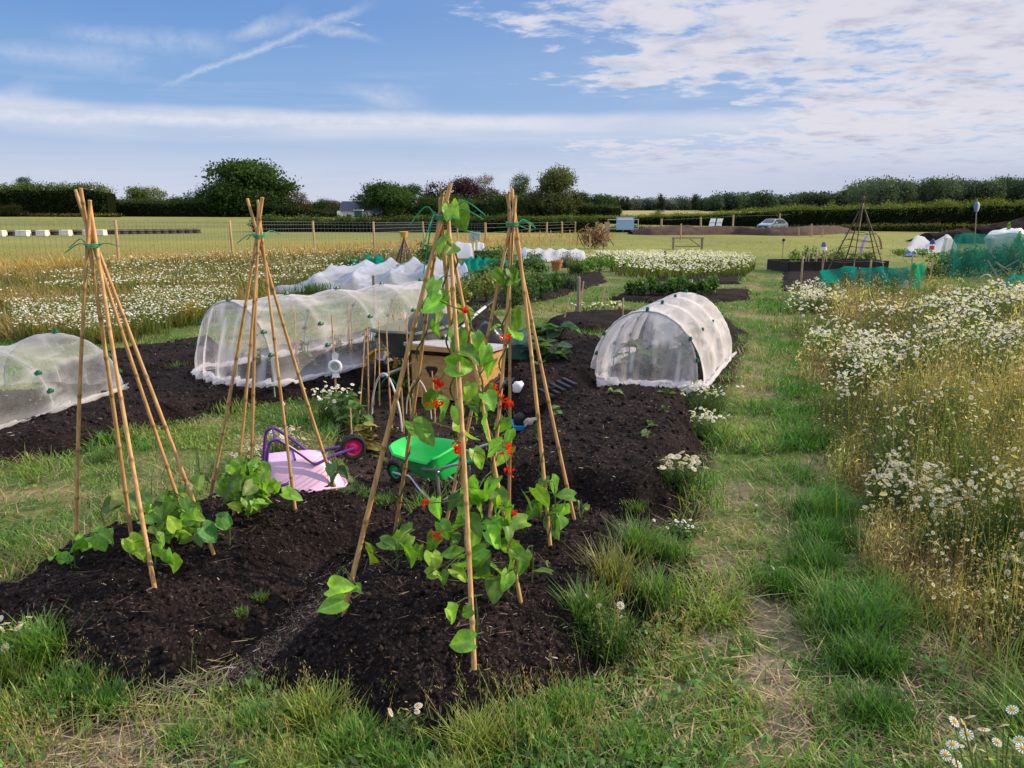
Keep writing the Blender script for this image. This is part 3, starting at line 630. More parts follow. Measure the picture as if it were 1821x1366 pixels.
# ------------------------------------------------------------------ left meadow, daisy field and dry grass belt
B, h = meadow('m', '', POLY['meadowL'], 60000, .30, .10, .016, ((.15, .19, .045), (.40, .30, .12)), None, -300, 860, 436, 660)
tag(B.build('meadow_grass', M['grass']), 'mixed green and dry meadow behind the left tunnels', 'meadow grass', kind='stuff')
B, h = meadow('m', '', POLY['dry'], 40000, .42, .10, .03, ((.46, .33, .12), (.56, .40, .16)), None, -300, 1110, 412, 530)
tag(B.build('dry_grass', M['grass']), 'belt of tall dry golden grass in front of the field fence', 'dry grass', kind='stuff')
n = 30000; u = U(-250, 800, n); v = U(440, 600, n); p = P(u, v, .3); q = fbm(p[:, 0]*.8, p[:, 1], .55, 3, 71)
dn = ss(.50, .64, q)*.8+.03; dn = np.maximum(dn, .95*((np.abs(u-330) < 90) & (v > 505) & (v < 545))); dn = np.maximum(dn, .9*((u > 20) & (u < 350) & (v > 535) & (v < 602))); dn = np.maximum(dn, .4*(v < 500)*(u > 200))
ok = rng.random(n) < dn
flowers('meadow_daisies', 'white daisy drifts across the meadow behind the left tunnels', (u[ok], v[ok]), U(.22, .40, ok.sum()), U(.020, .032, ok.sum())*np.clip(p[ok, 1]/14, .95, 1.5), FLECK, lambda gu, gv, p: inpoly(gu, gv-8, POLY['meadowL']) | inpoly(gu, gv, POLY['meadowL']), (1.02, 1.0, .9))
def patch(name, label, poly, n, h, sz, tint, vr, ur, leafcol=(.13, .17, .05)):
    u = U(*ur, n); v = U(*vr, n); ok = inpoly(u, v, poly); u, v = u[ok], v[ok]; n = len(u); p = P(u, v, h*.9); gu, gv = warp(p[:, 0], p[:, 1]); hk = .45+.75*fbm(p[:, 0], p[:, 1], 1.1, 3, 93); keep = inpoly(gu, gv-6, poly) | (rng.random(n) < .25); p, hk = p[keep], hk[keep]; n = len(p)
    B = BIG(); N = n; bpos = p.copy(); bpos[:, 2] = 0
    B.blades(bpos, U(.4, 1., N)*h*hk, np.full(N, sz*.8), U(0, 6.28, N), U(0, .4, N), U(0, .5, N), col(np.array(leafcol)*.5, N), col(leafcol, N), 2)
    k = rng.random(N) < .8; p[:, 2] = U(.55, 1.05, N)*h*hk
    B.scat(FLECK, p[k], euler(U(0, 6.28, k.sum()), rng.normal(.1, .4, k.sum()), rng.normal(0, .4, k.sum())), U(.7, 1.3, k.sum())*sz, col(tint, k.sum(), .1, .03))
    return tag(B.build(name, M['petal']), label, 'flowers', kind='stuff')
patch('daisy_patch', 'broad pale daisy patch in front of the far brown bench', [(1095, 466), (1180, 473), (1330, 468), (1345, 455), (1300, 443), (1210, 444), (1090, 446)], 14000, .42, .045, (1, .97, .86), (440, 476), (1090, 1350))
patch('daisy_patch', 'pale strip of daisies left of the far bench', [(1030, 452), (1180, 460), (1180, 443), (1060, 443)], 5000, .35, .05, (1, .95, .82), (440, 462), (1025, 1185))
patch('daisy_patch', 'low white daisies along the grass before the right tunnel bed', [(1000, 545), (1110, 540), (1100, 532), (1010, 538)], 300, .12, .05, (1, .98, .9), (530, 546), (1000, 1112))
# ================================================================== FAR BACKGROUND: fields' edge, trees, hedges, house
def gY(x, y): return float(gz(np.array(float(x)), np.array(float(y))))
def base_at(u, y):
    a = D(u, 600, y); x = float(a[0])
    return x, y, gY(x, y)
def dims(u, vt, wpx, y):
    x, y, g = base_at(u, y); dep = y*cp+(H-g)*sp_
    top = float(D(u, vt, y)[2]); return x, y, g, top-g, wpx*dep/FP
def crown(h0, h, w, n, leaf, c, seed, lobes=12, dens=1., flat=1.):
    r = np.random.default_rng(seed); B = BIG()
    Lb = []
    for i in range(lobes):
        t = r.uniform(0, 1)**1.25; a = r.uniform(0, 6.3); rr = r.uniform(.1, .72)*math.sin(PI*min(.95, .25+.7*t))**.6
        Lb.append((rr*w/2*math.cos(a), rr*w/2*math.sin(a), h0+(h-h0)*(.12+.76*t), w*r.uniform(.16, .28), (h-h0)*r.uniform(.12, .21)))
    if h0 < h*.09:
        for i in range(7): a = r.uniform(0, 6.3); rr = r.uniform(.3, .62); Lb.append((rr*w/2*math.cos(a), rr*w/2*math.sin(a), h0+(h-h0)*r.uniform(.08, .36), w*r.uniform(.17, .26), (h-h0)*r.uniform(.12, .2)))
    Lb.append((0, 0, h0+(h-h0)*.84, w*.2, (h-h0)*.16)); Lb.append((0, 0, h0+(h-h0)*.45, w*.36, (h-h0)*.34))
    Lb = np.array(Lb); k = r.integers(0, len(Lb), n); q = r.normal(size=(n, 3)); q /= np.linalg.norm(q, axis=1)[:, None]
    rad_ = r.uniform(.45, 1.06, n)**.6*(.8+.35*vn(q[:, 0]*3+k*7., q[:, 2]*3+q[:, 1]*2, seed)); q *= rad_[:, None]
    p = Lb[k, :3]+q*np.stack([Lb[k, 3], Lb[k, 3], Lb[k, 4]], -1)
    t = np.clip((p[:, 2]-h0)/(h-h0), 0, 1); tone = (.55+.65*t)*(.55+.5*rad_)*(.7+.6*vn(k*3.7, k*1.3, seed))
    for m_ in range(3):
        s_ = slice(m_, None, 3); N_ = len(p[s_])
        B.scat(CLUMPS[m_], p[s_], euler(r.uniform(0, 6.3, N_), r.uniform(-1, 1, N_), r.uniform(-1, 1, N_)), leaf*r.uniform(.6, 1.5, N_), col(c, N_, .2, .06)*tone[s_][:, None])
    return B
TREE_N = [0]
def tree(name, label, u, vt, wpx, y, c, n=900, low=.12, leaf=None, lobes=12, group=None, tcol=None):
    if 680 < u < 1075 and wpx > 30: vt -= 5; wpx *= 1.14
    x, y, g, h, w = dims(u, vt, wpx, y); TREE_N[0] += 1
    t = empty(name, (x, y, g), label, 'tree', group)
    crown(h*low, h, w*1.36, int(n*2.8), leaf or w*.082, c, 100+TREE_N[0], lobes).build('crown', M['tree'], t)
    b = MB(); r = max(.12, w*.03); b.tube([(0, 0, -.3), (.05*r, 0, h*.25), (.3*r, .2*r, h*.55), (.1*r, .1*r, h*.8)], [r*1.25, r, r*.7, r*.2], 8)
    for k in range(5):
        a = k*1.3; b.tube([(0, 0, h*(.25+.08*k)), (w*.15*math.cos(a), w*.15*math.sin(a), h*(.42+.08*k)), (w*.3*math.cos(a), w*.3*math.sin(a), h*(.52+.08*k))], [r*.5, r*.35, r*.12], 6)
    b.build('trunk', M['bark'], t); return t
DG = (.046, .082, .03); MG = (.085, .125, .042); LG = (.13, .165, .05); PU = (.045, .024, .034); BR = (.10, .075, .04)
tree('tree', 'dark tree top showing above the clipped hedge on the far left', 80, 314, 34, 215, DG, 350, .5)
tree('tree', 'light green tree just right of the tall clipped hedge', 268, 335, 56, 205, MG, 700)
tree('tree', 'yellowish rounded tree with a pale pole beside it', 297, 333, 46, 210, LG, 600)
tree('tree', 'low dark tree at the left foot of the tallest oak', 340, 350, 60, 205, DG, 600, .02)
tree('tree', 'dark tree touching the left side of the tallest oak', 388, 330, 66, 203, DG, 900, .03)
tree('tree', 'tallest broad dark oak on the left skyline', 458, 293, 128, 200, (.05, .092, .032), 2600, .06, lobes=18)
tree('tree', 'brownish half bare tree right of the tallest oak', 548, 342, 44, 195, BR, 420, .08)
tree('tree', 'small round tree left of the dark roofed house', 590, 354, 44, 205, DG, 420, .1)
tree('tree', 'thin grey green tree at the end of the house roof', 606, 357, 40, 200, (.07, .075, .05), 300, .25)
tree('tree', 'round dark tree right of the house', 697, 331, 74, 185, (.055, .10, .034), 1300, .03, lobes=14)
tree('tree', 'narrow dark tree between the round tree and the purple beech', 742, 331, 44, 200, DG, 800, .05)
tree('tree', 'purple beech behind the near cane wigwam', 783, 330, 66, 205, PU, 900, .05)
tree('tree', 'taller purple beech right of the near cane wigwam', 828, 324, 62, 205, PU, 1000, .05)
tree('tree', 'light bare looking birch behind the purple beeches', 862, 318, 42, 215, (.13, .11, .085), 260, .25)
tree('tree', 'low brownish green tree in front of the birch', 872, 340, 60, 200, (.05, .055, .025), 700, .03)
tree('tree', 'open crowned tree behind the right middle wigwam', 928, 317, 44, 195, (.07, .105, .045), 500, .15)
tree('tree', 'tall grey green conifer like tree right of the middle wigwams', 985, 305, 70, 180, (.10, .12, .06), 1700, .03, lobes=16)
tree('tree', 'low dark tree at the foot of the tall grey green tree', 940, 350, 60, 185, DG, 700, .02)
tree('tree', 'dark flat topped tree right of the tall grey green tree', 1030, 347, 40, 200, (.04, .06, .03), 600, .1)
tree('tree', 'dense mid green tree at the end of the tree row', 1064, 350, 56, 200, DG, 900, .02)
tree('tree', 'low dark tree under the purple beeches', 812, 352, 76, 190, DG, 700, .02)
tree('tree', 'broad low dark tree behind the second wigwam', 902, 350, 70, 188, DG, 700, .02)
tree('tree', 'low dark tree right of the narrow dark tree', 762, 352, 54, 188, DG, 500, .02)
for i, (u, vt, w) in enumerate([(1090, 348, 8), (1100, 350, 7), (1108, 349, 7)]):
    tree('poplar_tree', 'slim poplar in the far trio left of the distant wood', u, vt, w, 520, (.03, .04, .028), 120, .02, 1.0, 6, 'three slim far poplars')
tree('poplar_tree', 'tallest single far poplar over the middle of the distant wood', 1165, 344, 12, 510, (.03, .04, .028), 160, .02, 1.2, 6)
tree('poplar_tree', 'single far poplar at the left end of the long right wood', 1225, 345, 11, 510, (.03, .042, .028), 160, .02, 1.2, 6)
tree('bush', 'single round bush in the pale far field', 1161, 371, 20, 200, DG, 160, .02)
tree('tree', 'small light tree standing above the right hedge', 1458, 353, 26, 150, (.06, .09, .03), 260, .05)
def wood(name, label, pts, y, c, dens, leaf, seed, depth=25):
    """a far-off wood read as one mass: pts are (u, top v)"""
    B = BIG(); r = np.random.default_rng(seed)
    us = np.array([p[0] for p in pts], float); vs = np.array([p[1] for p in pts], float)
    for u in np.arange(us[0], us[-1], dens):
        yy = y+r.uniform(-depth/2, depth/2); x, yy, g = base_at(u+r.uniform(-4, 4), yy); top = float(D(u, np.interp(u, us, vs)+r.uniform(-1, 6), yy)[2])-g
        w = r.uniform(.7, 1.2)*max(6., top*.9); n = 260; q = r.normal(size=(n, 3)); q /= np.linalg.norm(q, axis=1)[:, None]
        q[:, 2] = np.where(q[:, 2] < -.2, q[:, 2]*1.0, q[:, 2]); rr = (.75+.3*r.random(n))[:, None]
        p = np.array((x, yy, g+top*.55))+q*rr*np.array((w*.5, w*.5, top*.46)); tone = .5+.5*(q[:, 2:3]*.5+.5)
        B.scat(CLUMPS[r.integers(0, 3)], p, euler(r.uniform(0, 6.3, n), r.uniform(-1, 1, n), r.uniform(-1, 1, n)), leaf*r.uniform(.7, 1.4, n), col(c, n, .15, .05)*tone*r.uniform(.75, 1.2))
    return tag(B.build(name, M['tree']), label, 'wood', kind='stuff')
wood('far_woodland', 'long dark wood on the right skyline', [(1240, 352), (1300, 345), (1345, 342), (1385, 350), (1420, 341), (1470, 345), (1500, 325), (1530, 314), (1580, 318), (1600, 328), (1630, 313), (1660, 316), (1700, 322), (1740, 318), (1790, 312), (1830, 304), (2100, 300)], 420, (.075, .112, .08), 9, 2.2, 5, 60)  # leaf colour lightened and blued to stand in for distance haze
wood('far_woodland', 'hazy blue green wood beyond the pale field in the middle', [(1060, 356), (1150, 354), (1250, 356), (1330, 358)], 560, (.13, .165, .165), 8, 2.4, 6, 40)  # pale blue of the distance haze is mixed into this leaf colour
wood('far_woodland', 'low distant trees on the left skyline', [(-500, 350), (-100, 356), (240, 362), (480, 368), (900, 362), (1060, 362)], 420, (.07, .10, .065), 12, 2.2, 7, 40)
def hedge(name, label, line, thick, c, ctop, n, leaf, seed, topnoise=.12, cat='hedge', lite=.86):
    """line: (u, top v, distance)"""
    r = np.random.default_rng(seed); pts = []
    for u, vt, y in line:
        x, y, g = base_at(u, y); pts.append((x, y, g, float(D(u, vt, y)[2])-g))
    pts = np.array(pts); d = np.r_[0, np.cumsum(np.hypot(*np.diff(pts[:, :2], axis=0).T))]
    root = empty(name, pts[len(pts)//2, :3], label, cat); o = pts[len(pts)//2, :3]
    s = r.uniform(0, d[-1], n); X = np.interp(s, d, pts[:, 0]); Y = np.interp(s, d, pts[:, 1]); G_ = np.interp(s, d, pts[:, 2]); Hh = np.interp(s, d, pts[:, 3])
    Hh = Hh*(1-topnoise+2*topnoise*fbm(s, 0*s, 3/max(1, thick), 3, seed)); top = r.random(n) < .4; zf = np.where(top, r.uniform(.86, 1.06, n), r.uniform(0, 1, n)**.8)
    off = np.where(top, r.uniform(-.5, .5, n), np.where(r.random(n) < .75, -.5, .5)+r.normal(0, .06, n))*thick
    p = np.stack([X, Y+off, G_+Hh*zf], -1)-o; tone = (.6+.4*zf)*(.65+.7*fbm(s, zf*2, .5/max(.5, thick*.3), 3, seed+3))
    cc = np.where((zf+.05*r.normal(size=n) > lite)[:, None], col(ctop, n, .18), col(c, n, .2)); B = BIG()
    for m_ in range(3):
        q = slice(m_, None, 3); N_ = len(p[q]); B.scat(CLUMPS[m_], p[q], euler(r.uniform(0, 6.3, N_), r.uniform(-1, 1, N_), r.uniform(-1, 1, N_)), leaf*r.uniform(.7, 1.4, N_), cc[q]*tone[q][:, None])
    B.build('foliage', M['tree'], root)
    b = MB(); b.col = (.012, .018, .008); k = len(pts); lo = [tuple(np.r_[pts[i, :2]+(0, f*thick*.42), pts[i, 2]-.1]-o) for f in (-1, 1) for i in range(k)]
    hi = [tuple(np.r_[pts[i, :2]+(0, f*thick*.42), pts[i, 2]+pts[i, 3]*.86]-o) for f in (-1, 1) for i in range(k)]
    f_ = []
    for i in range(k-1): f_ += [(i, i+1, 2*k+i+1, 2*k+i), (k+i, k+i+1, 3*k+i+1, 3*k+i), (2*k+i, 2*k+i+1, 3*k+i+1, 3*k+i)]
    f_ += [(0, k, 3*k, 2*k), (k-1, 2*k-1, 4*k-1, 3*k-1)]
    b.add(lo+hi, f_).build('branches', M['tree'], root, smooth=False); return root
hedge('hedge', 'tall clipped dark hedge on the far left', [(-260, 336, 190), (0, 331, 190), (150, 332, 190), (190, 330, 190), (225, 338, 190)], 5, (.038, .066, .025), (.085, .12, .04), 5200, .8, 7, .05)
tree('bush', 'round dark bush in front of the tall clipped hedge', 52, 363, 44, 180, (.03, .036, .016), 300, .02)
hedge('hedge', 'dark low hedge behind the play hut left of the middle', [(225, 356, 195), (330, 360, 195), (420, 354, 195), (540, 370, 195), (600, 379, 195), (690, 379, 195), (740, 366, 195), (800, 358, 190), (1000, 362, 190), (1095, 368, 190)], 4, (.034, .052, .025), (.06, .09, .036), 5200, .8, 8, .2)
hedge('hedge', 'long dark hedge with light green sprouting top across the right', [(920, 387, 128), (1100, 385, 122), (1250, 380, 112), (1400, 369, 102), (1560, 365, 94), (1700, 361, 88), (1821, 358, 84), (2300, 345, 74)], 2.4, (.036, .056, .028), (.15, .19, .055), 13000, .30, 9, .16, 'hedge', .70)
hedge('hedge', 'dark nearer hedge behind the close posted fence in the middle', [(470, 390, 82), (600, 390, 82), (760, 388, 80), (900, 387, 79), (1056, 391, 78)], 3, (.034, .052, .025), (.07, .10, .036), 5200, .42, 13, .25)
hedge('rough_bank', 'strip of tall rough grass below the clipped hedge', [(-260, 379, 182), (0, 379, 182), (120, 382, 182), (235, 382, 182)], 3, (.11, .10, .04), (.17, .15, .055), 1500, .5, 10, .2, 'grass bank')
hedge('rough_bank', 'strip of rough weeds at the foot of the right hedge', [(1290, 408, 96), (1480, 402, 88), (1620, 399, 82), (1821, 402, 76), (2200, 404, 70)], 3, (.07, .085, .03), (.13, .13, .045), 3200, .28, 11, .3, 'grass bank')
hedge('rough_bank', 'strip of rough weeds left of the brown earth bank', [(1080, 404, 80), (1150, 404, 80), (1200, 408, 80)], 3, (.06, .075, .03), (.12, .12, .045), 600, .28, 12, .3, 'grass bank')
# house
x, y, g = base_at(652, 182); hs = empty('house', (x, y, g-1.7), 'white gabled house with a dark blue roof among the trees', 'house')
k = 215/FP; b = MB(); b.box((0, 3, 1.7), (9.5, 6, 3.6)); b.add([(4.75, 0, 3.5), (4.75, 6, 3.5), (4.75, 3, 5.4)], [(0, 1, 2)]).add([(-4.75, 0, 3.5), (-4.75, 6, 3.5), (-4.75, 3, 5.4)], [(0, 2, 1)]); b.build('wall', M['wall'], hs, False)
b = MB(); b.add([(-5.1, -.4, 3.35), (4.6, -.4, 3.35), (4.6, 3, 5.55), (-5.1, 3, 5.55), (-5.1, 6.4, 3.35), (4.6, 6.4, 3.35)], [(0, 1, 2, 3), (3, 2, 5, 4)])
rf = b.build('roof', M['slate'], hs, False); b = MB(); b.box((1.6, 3, 6.1), (.8, .8, 1.5)).box((1.6, 3, 6.95), (1, 1, .2)); b.build('chimney', M['wall'], rf, False)
for xx in (-3, 0, 2.8):
    b = MB(); b.box((xx, -.03, 2.0), (1.1, .1, 1.3)); w = b.build('window', M['white'], hs, False); b = MB(); b.box((xx, -.09, 2.0), (.9, .06, 1.1)); b.build('pane', M['glass'], w, False)
# white post thing and play hut behind the fence
x, y, g = base_at(614, 120); t = empty('climbing_frame', (x, y, g), 'white leaning climbing frame with a blue panel beside the play hut', 'climbing frame')
k = 120/FP; b = MB(); b.box((-.1, 0, 1.0), (.5, .1, 2.0)).box((.35, 0, .9), (.35, .1, 1.5), 0, .4); b.build('post', M['white'], t, False); b = MB(); b.box((1.0, .1, .6), (1.1, .1, .8)); b.build('panel', mat('dark blue board', (.05, .08, .2)), t, False)
x, y, g = base_at(647, 112); t = empty('play_hut', (x, y, g), 'small raised green play hut on pale legs with a ramp', 'play hut')
for s_ in (-1, 1):
    b = MB(); b.box((s_*.45, 0, .9), (.12, .12, 1.8)); b.build('leg', M['wood'], t, False)
    b = MB(); b.tube([(-.75+s_*.45, -.6, 0), (-.2+s_*.4, 0, .8)], .06, 6); b.build('ramp_rail', M['wood'], t, False)
b = MB(); b.box((0, 0, 1.65), (1.1, .8, .95)); b.build('cabin', mat('dark green board', (.03, .08, .07)), t, False); b = MB(); b.box((0, 0, 2.17), (1.3, 1, .08)); b.build('roof', M['white'], t, False)
# row of wrapped blocks and tyre stacks beyond the fence
WL = [(-40, 46), (20, 46), (62, 44), (96, 38), (136, 38), (172, 20), (197, 34)]
for i, (u, w) in enumerate(WL):
    x, y, g = base_at(u+4, 62+i*.6); k = 62/FP; b = MB(); b.box((0, 0, .25), (w*.5*k*.95, .75, .5), .05, .94)
    o = b.build('barrier_block', M['bale'], None, False, .06); o.location = (x, y, g); tag(o, 'low white wrapped block in the dark barrier row beyond the left fence', 'barrier block', 'white blocks of the field barrier')
for i, u in enumerate([-70, -8, 43, 80, 117, 157, 184]+list(range(222, 372, 14))):
    w = 24 if u < 200 else 15; yy = 62+(u+70)/440*13; x, y, g = base_at(u, yy); k = yy/FP; b = MB(); L_ = w*k*.9
    for q in range(3):
        b.lathe([(.28, 0), (.36, .05), (.38, .12), (.36, .2), (.28, .23)], 10, (-L_/2+L_*(q+.5)/3, 0, .22*(q % 2)+.0)); b.lathe([(.28, 0), (.36, .05), (.36, .16), (.28, .2)], 10, (-L_/2+L_*(q+.5)/3, 0, .23))
    o = b.build('tyre_stack', M['tyrewall'], None, True); o.location = (x, y, g-.02); tag(o, 'dark stack of old tyres in the low barrier row beyond the left fence', 'tyre stack', 'dark stacks of the field barrier')
# band of green netting standing in the left field
gb = MB(); gb.sheet([[tuple(np.array(base_at(u, 100))+(0, 0, z)) for u in np.linspace(-260, 420, 30)] for z in (0, .5, 1.0)]); gb.col = (0, 0, 0); gb.c = [(0, 0, 0)]*len(gb.V)
tag(gb.build('netting_screen', M['tealthin']), 'long green netting screen standing across the left field', 'netting')
# ------------------------------------------------------------------ fences
def fence(name, label, posts, r, wires, mesh=0, matl='wood', seed=3, low=.05):
    rr = np.random.default_rng(seed); P_ = []
    for u, vt, vb in posts:
        q = P(u, vb, 0.); q[2] = gY(q[0], q[1]); P_.append((q, float(D(u, vt, q[1])[2])-q[2]))
    o = P_[0][0].copy(); root = empty(name, o, label, 'fence')
    for q, h in P_:
        lean = rr.normal(0, .03); b = MB(); b.tube([q-o-(0, 0, .1), q-o+(lean*h*.5, 0, h*.5), q-o+(lean*h, 0, h*.985), q-o+(lean*h, 0, h)], [r*1.02, r, r*.96, r*.6], 9); b.build('post', M[matl], root)
    b = MB()
    for (q0, h0), (q1, h1) in zip(P_[:-1], P_[1:]):
        def seg(a, c, w):
            d = np.array((0, 0, w)); b.add([a-d-o, c-d-o, c+d-o, a+d-o], [(0, 1, 2, 3)])
        for f in wires: seg(q0+(0, 0, h0*f), q1+(0, 0, h1*f), .003+.00005*q0[1])
        if mesh:
            n_ = int(np.linalg.norm(q1-q0)/mesh); 
            for i in range(1, n_):
                t = i/n_; a = q0+(q1-q0)*t; hh = (h0+(h1-h0)*t)*wires[-1]; w_ = .004
                b.add([a+(-w_, 0, low)-o, a+(w_, 0, low)-o, a+(w_, 0, hh)-o, a+(-w_, 0, hh)-o], [(0, 1, 2, 3)])
    b.build('wire_mesh', M['wire'], root, False); return root
fence('field_fence', 'stock fence of round wooden posts and wire along the left field', [(-210, 391, 492), (0, 391, 476), (212, 391, 469), (414, 392, 457), (560, 393, 448), (666, 394, 446), (755, 394, 434), (814, 396, 432), (864, 396, 432)], .05, (.25, .45, .62, .76, .88, .97), .16)
fence('field_fence', 'stock fence with close wooden posts in front of the dark middle hedge', [(864, 396, 432), (905, 396, 426), (941, 395, 420), (972, 395, 418), (1000, 394, 416), (1023, 394, 414), (1045, 394, 412)], .07, (.25, .5, .75, .95), 0, seed=4)
fence('hedge_fence', 'line of thin wooden posts in front of the long right hedge', [(1176, 389, 410), (1246, 386, 409), (1303, 382, 408), (1385, 380, 407), (1474, 376, 404), (1569, 374, 402), (1667, 370, 401), (1778, 367, 400)], .11, (.9,), 0, seed=5)
# gate frame and blue notice board
x, y, g = base_at(1102, 78); k = 78/FP; t = empty('metal_gate', (x, y, g), 'grey tubular field gate left of the brown earth bank', 'gate')
b = MB()
for z in (.35, .8, 1.25): b.tube([(-1.5, 0, z), (1.5, 0, z)], .03, 6)
for xx in (-1.5, 0, 1.5): b.tube([(xx, 0, .1), (xx, 0, 1.3)], .035, 6)
b.build('gate_frame', M['metal'], t)
b = MB(); b.box((0, -.15, .75), (1.75, .06, 1.25)); o = b.build('notice_board', mat('pale blue board', (.30, .48, .68)), None, False); o.location = (x+.15, y-.2, g+.15); tag(o, 'pale blue and white notice board fixed on the field gate', 'notice board'); 
b = MB(); b.box((0, -.2, 1.15), (1.5, .03, .2)); b.build('white_band', M['white'], o, False)
for i, (u, vt, vb) in enumerate([(1061, 394, 436), (1068, 396, 436), (1077, 394, 438), (1081, 394, 430)]):
    q = P(u, vb, 0.); h = float(D(u, vt, q[1])[2]); b = MB(); b.box((0, 0, h/2), (.16, .16, h)); o = b.build('gate_post', M['wood'], None, False); o.location = (q[0], q[1], gY(q[0], q[1])); tag(o, 'pale square gate post in the close row beside the dead brushwood', 'gate post', 'gate posts by the brushwood')
# brushwood pile
x, y, _ = P(1056, 442, 0.); root = empty('brushwood_pile', (x, y, 0), 'tangled brown brushwood pile left of the gate', 'brush pile'); b = MB(); r = np.random.default_rng(3)
for i in range(150):
    a = r.uniform(0, 6.3); q = r.normal(0, .55, 3)*(.55, .4, .3)+(0, 0, .6); d = r.normal(0, .36, 3); q[2] = max(.05, q[2]); b.tube([q-d*.6, q+r.normal(0, .12, 3), q+d*.6], [.03, .025, .01], 5)
b.build('branches', M['brush'], root, True)
# brown earth bank, black heaps
def bank(name, label, cat, pts, depth, m, seed):
    """pts: (u, top v, base v)"""
    us = np.linspace(pts[0][0], pts[-1][0], 70); vt = np.interp(us, [p[0] for p in pts], [p[1] for p in pts]); vb = np.interp(us, [p[0] for p in pts], [p[2] for p in pts])
    G_ = []
    for u, a, c in zip(us, vt, vb):
        q = P(u, c, 0.); yb = q[1]; top = float(D(u, a, yb+depth*.5)[2]); col_ = []
        for s in np.linspace(0, 1, 14):
            yy = yb+depth*s; xx = float(D(u, 600, yb)[0]); z = top*math.sin(PI*s)**.7; z += (float(fbm(np.array(xx), np.array(yy), .9, 4, seed))-.5)*.5*top*math.sin(PI*s)
            col_.append((xx, yy, max(-.05, z)-.03))
        G_.append(col_)
    b = MB(); b.sheet(G_); b.F = [f[::-1] for f in b.F]; return tag(b.build(name, m), label, cat)
bank('earth_bank', 'long low brown earth bank in front of the parked car', 'earth bank', [(1120, 410, 417), (1150, 402, 418), (1300, 402, 417), (1360, 405, 419), (1420, 402, 419), (1470, 400, 416), (1500, 404, 414)], 3.5, mat('brown earth', (.062, .038, .032), .95, .45, 1.6, bump=.8), 5)
bank('compost_heap', 'lower black compost heap with a rounded top on the right', 'compost heap', [(1628, 428, 431), (1650, 414, 432), (1700, 408, 433), (1722, 406, 433), (1738, 425, 433)], 3, M['soil'], 6)
bank('compost_heap', 'larger black compost heap rising to the right edge', 'compost heap', [(1722, 424, 431), (1736, 404, 432), (1780, 396, 433), (1821, 388, 433), (1960, 372, 433), (2050, 430, 433)], 4, M['soil'], 7)
# car
def car():
    x, y, g = base_at(1360, 95); root = empty('parked_car', (x, y, g-.25), 'silver blue hatchback parked behind the brown earth bank', 'car', rz=R(38))
    L_, Wd = 4.0, 1.72
    prof = [(-2.0, .35, .62), (-1.95, .75, .70), (-1.15, .95, .80), (-.45, 1.42, .66), (.9, 1.46, .66), (1.75, 1.0, .78), (1.98, .8, .78), (2.0, .35, .72)]
    b = MB(); n = len(prof); vs = []
    for x_, z_, w_ in prof: vs += [(x_, -w_*Wd/1.6, z_), (x_, w_*Wd/1.6, z_)]
    for x_, z_, w_ in prof: vs += [(x_, -.80, min(z_, .75) if z_ > .4 else .3), (x_, .80, min(z_, .75) if z_ > .4 else .3)]
    fs = [(2*i, 2*i+1, 2*i+3, 2*i+2) for i in range(n-1)]
    for s in (0, 1): fs += [(2*i+s, 2*i+2+s, 2*n+2*i+2+s, 2*n+2*i+s) for i in range(n-1)]
    b.add(vs, fs); b.box((0, 0, .52), (3.98, 1.62, .5)); b.build('body', M['carpaint'], root, True)
    b = MB(); b.add([(-1.12, -.72, .98), (-1.12, .72, .98), (-.5, .62, 1.39), (-.5, -.62, 1.39)], [(0, 1, 2, 3)]); b.V = [(v[0]-.03, v[1], v[2]+.02) for v in b.V]; b.build('windscreen', M['glass'], root, False)
    for s in (-1, 1):
        b = MB(); b.add([(-.95, s*.86, .95), (1.5, s*.86, .98), (.9, s*.735, 1.36), (-.42, s*.735, 1.36)], [(0, 1, 2, 3)]); b.build('window', M['glass'], root, False)
        b = MB(); b.lathe([(.02, 0), (.13, .02), (.13, .05)], 10, (-1.97, s*.6, .72), 'x'); b.build('headlight', M['white'], root)
        for xx in (-1.25, 1.25):
            b = MB(); b.lathe([(.0, -.1), (.22, -.1), (.31, -.08), (.32, 0), (.31, .08), (.22, .1), (0, .1)], 18, (xx, s*.76, .32), 'y'); w = b.build('wheel', M['tyre'], root)
            b = MB(); b.lathe([(.0, .0), (.2, .0), (.2, .02)], 14, (xx, s*.875, .32), 'y'); b.build('rim', M['metal'], w)
        b = MB(); b.box((-.75, s*.98, 1.0), (.12, .2, .13)); b.build('mirror', M['carpaint'], root, False, .03)
    b = MB(); b.box((-2.0, 0, .5), (.06, 1.2, .18)); b.build('grille', M['black'], root, False); b = MB(); b.box((-2.035, 0, .42), (.02, .5, .11)); b.build('number_plate', M['white'], root, False)
    return root
car()
# white leaning boards
for i, (u, label) in enumerate([(1254, 'left white panel leaning in front of the right hedge'), (1266, 'right white panel leaning in front of the right hedge')]):
    x, y, g = base_at(u, 88); t = empty('leaning_board', (x, y, g), label, 'panel'); t.scale = (1.45, 1, 1.32); b = MB(); b.add([(-.24, 0, .0), (.2, 0, .0), (.34, .3, .62), (-.1, .3, .62)], [(0, 1, 2, 3)]).add([(-.1, .31, .66), (.34, .31, .66), (.46, .5, 1.0), (.02, .5, 1.0)], [(0, 1, 2, 3)])
    b.build('sheet', M['white'], t, False); b = MB(); b.tube([(.1, .7, 0), (.2, .35, .8)], .03, 6); b.build('prop', M['oldwood'], t)
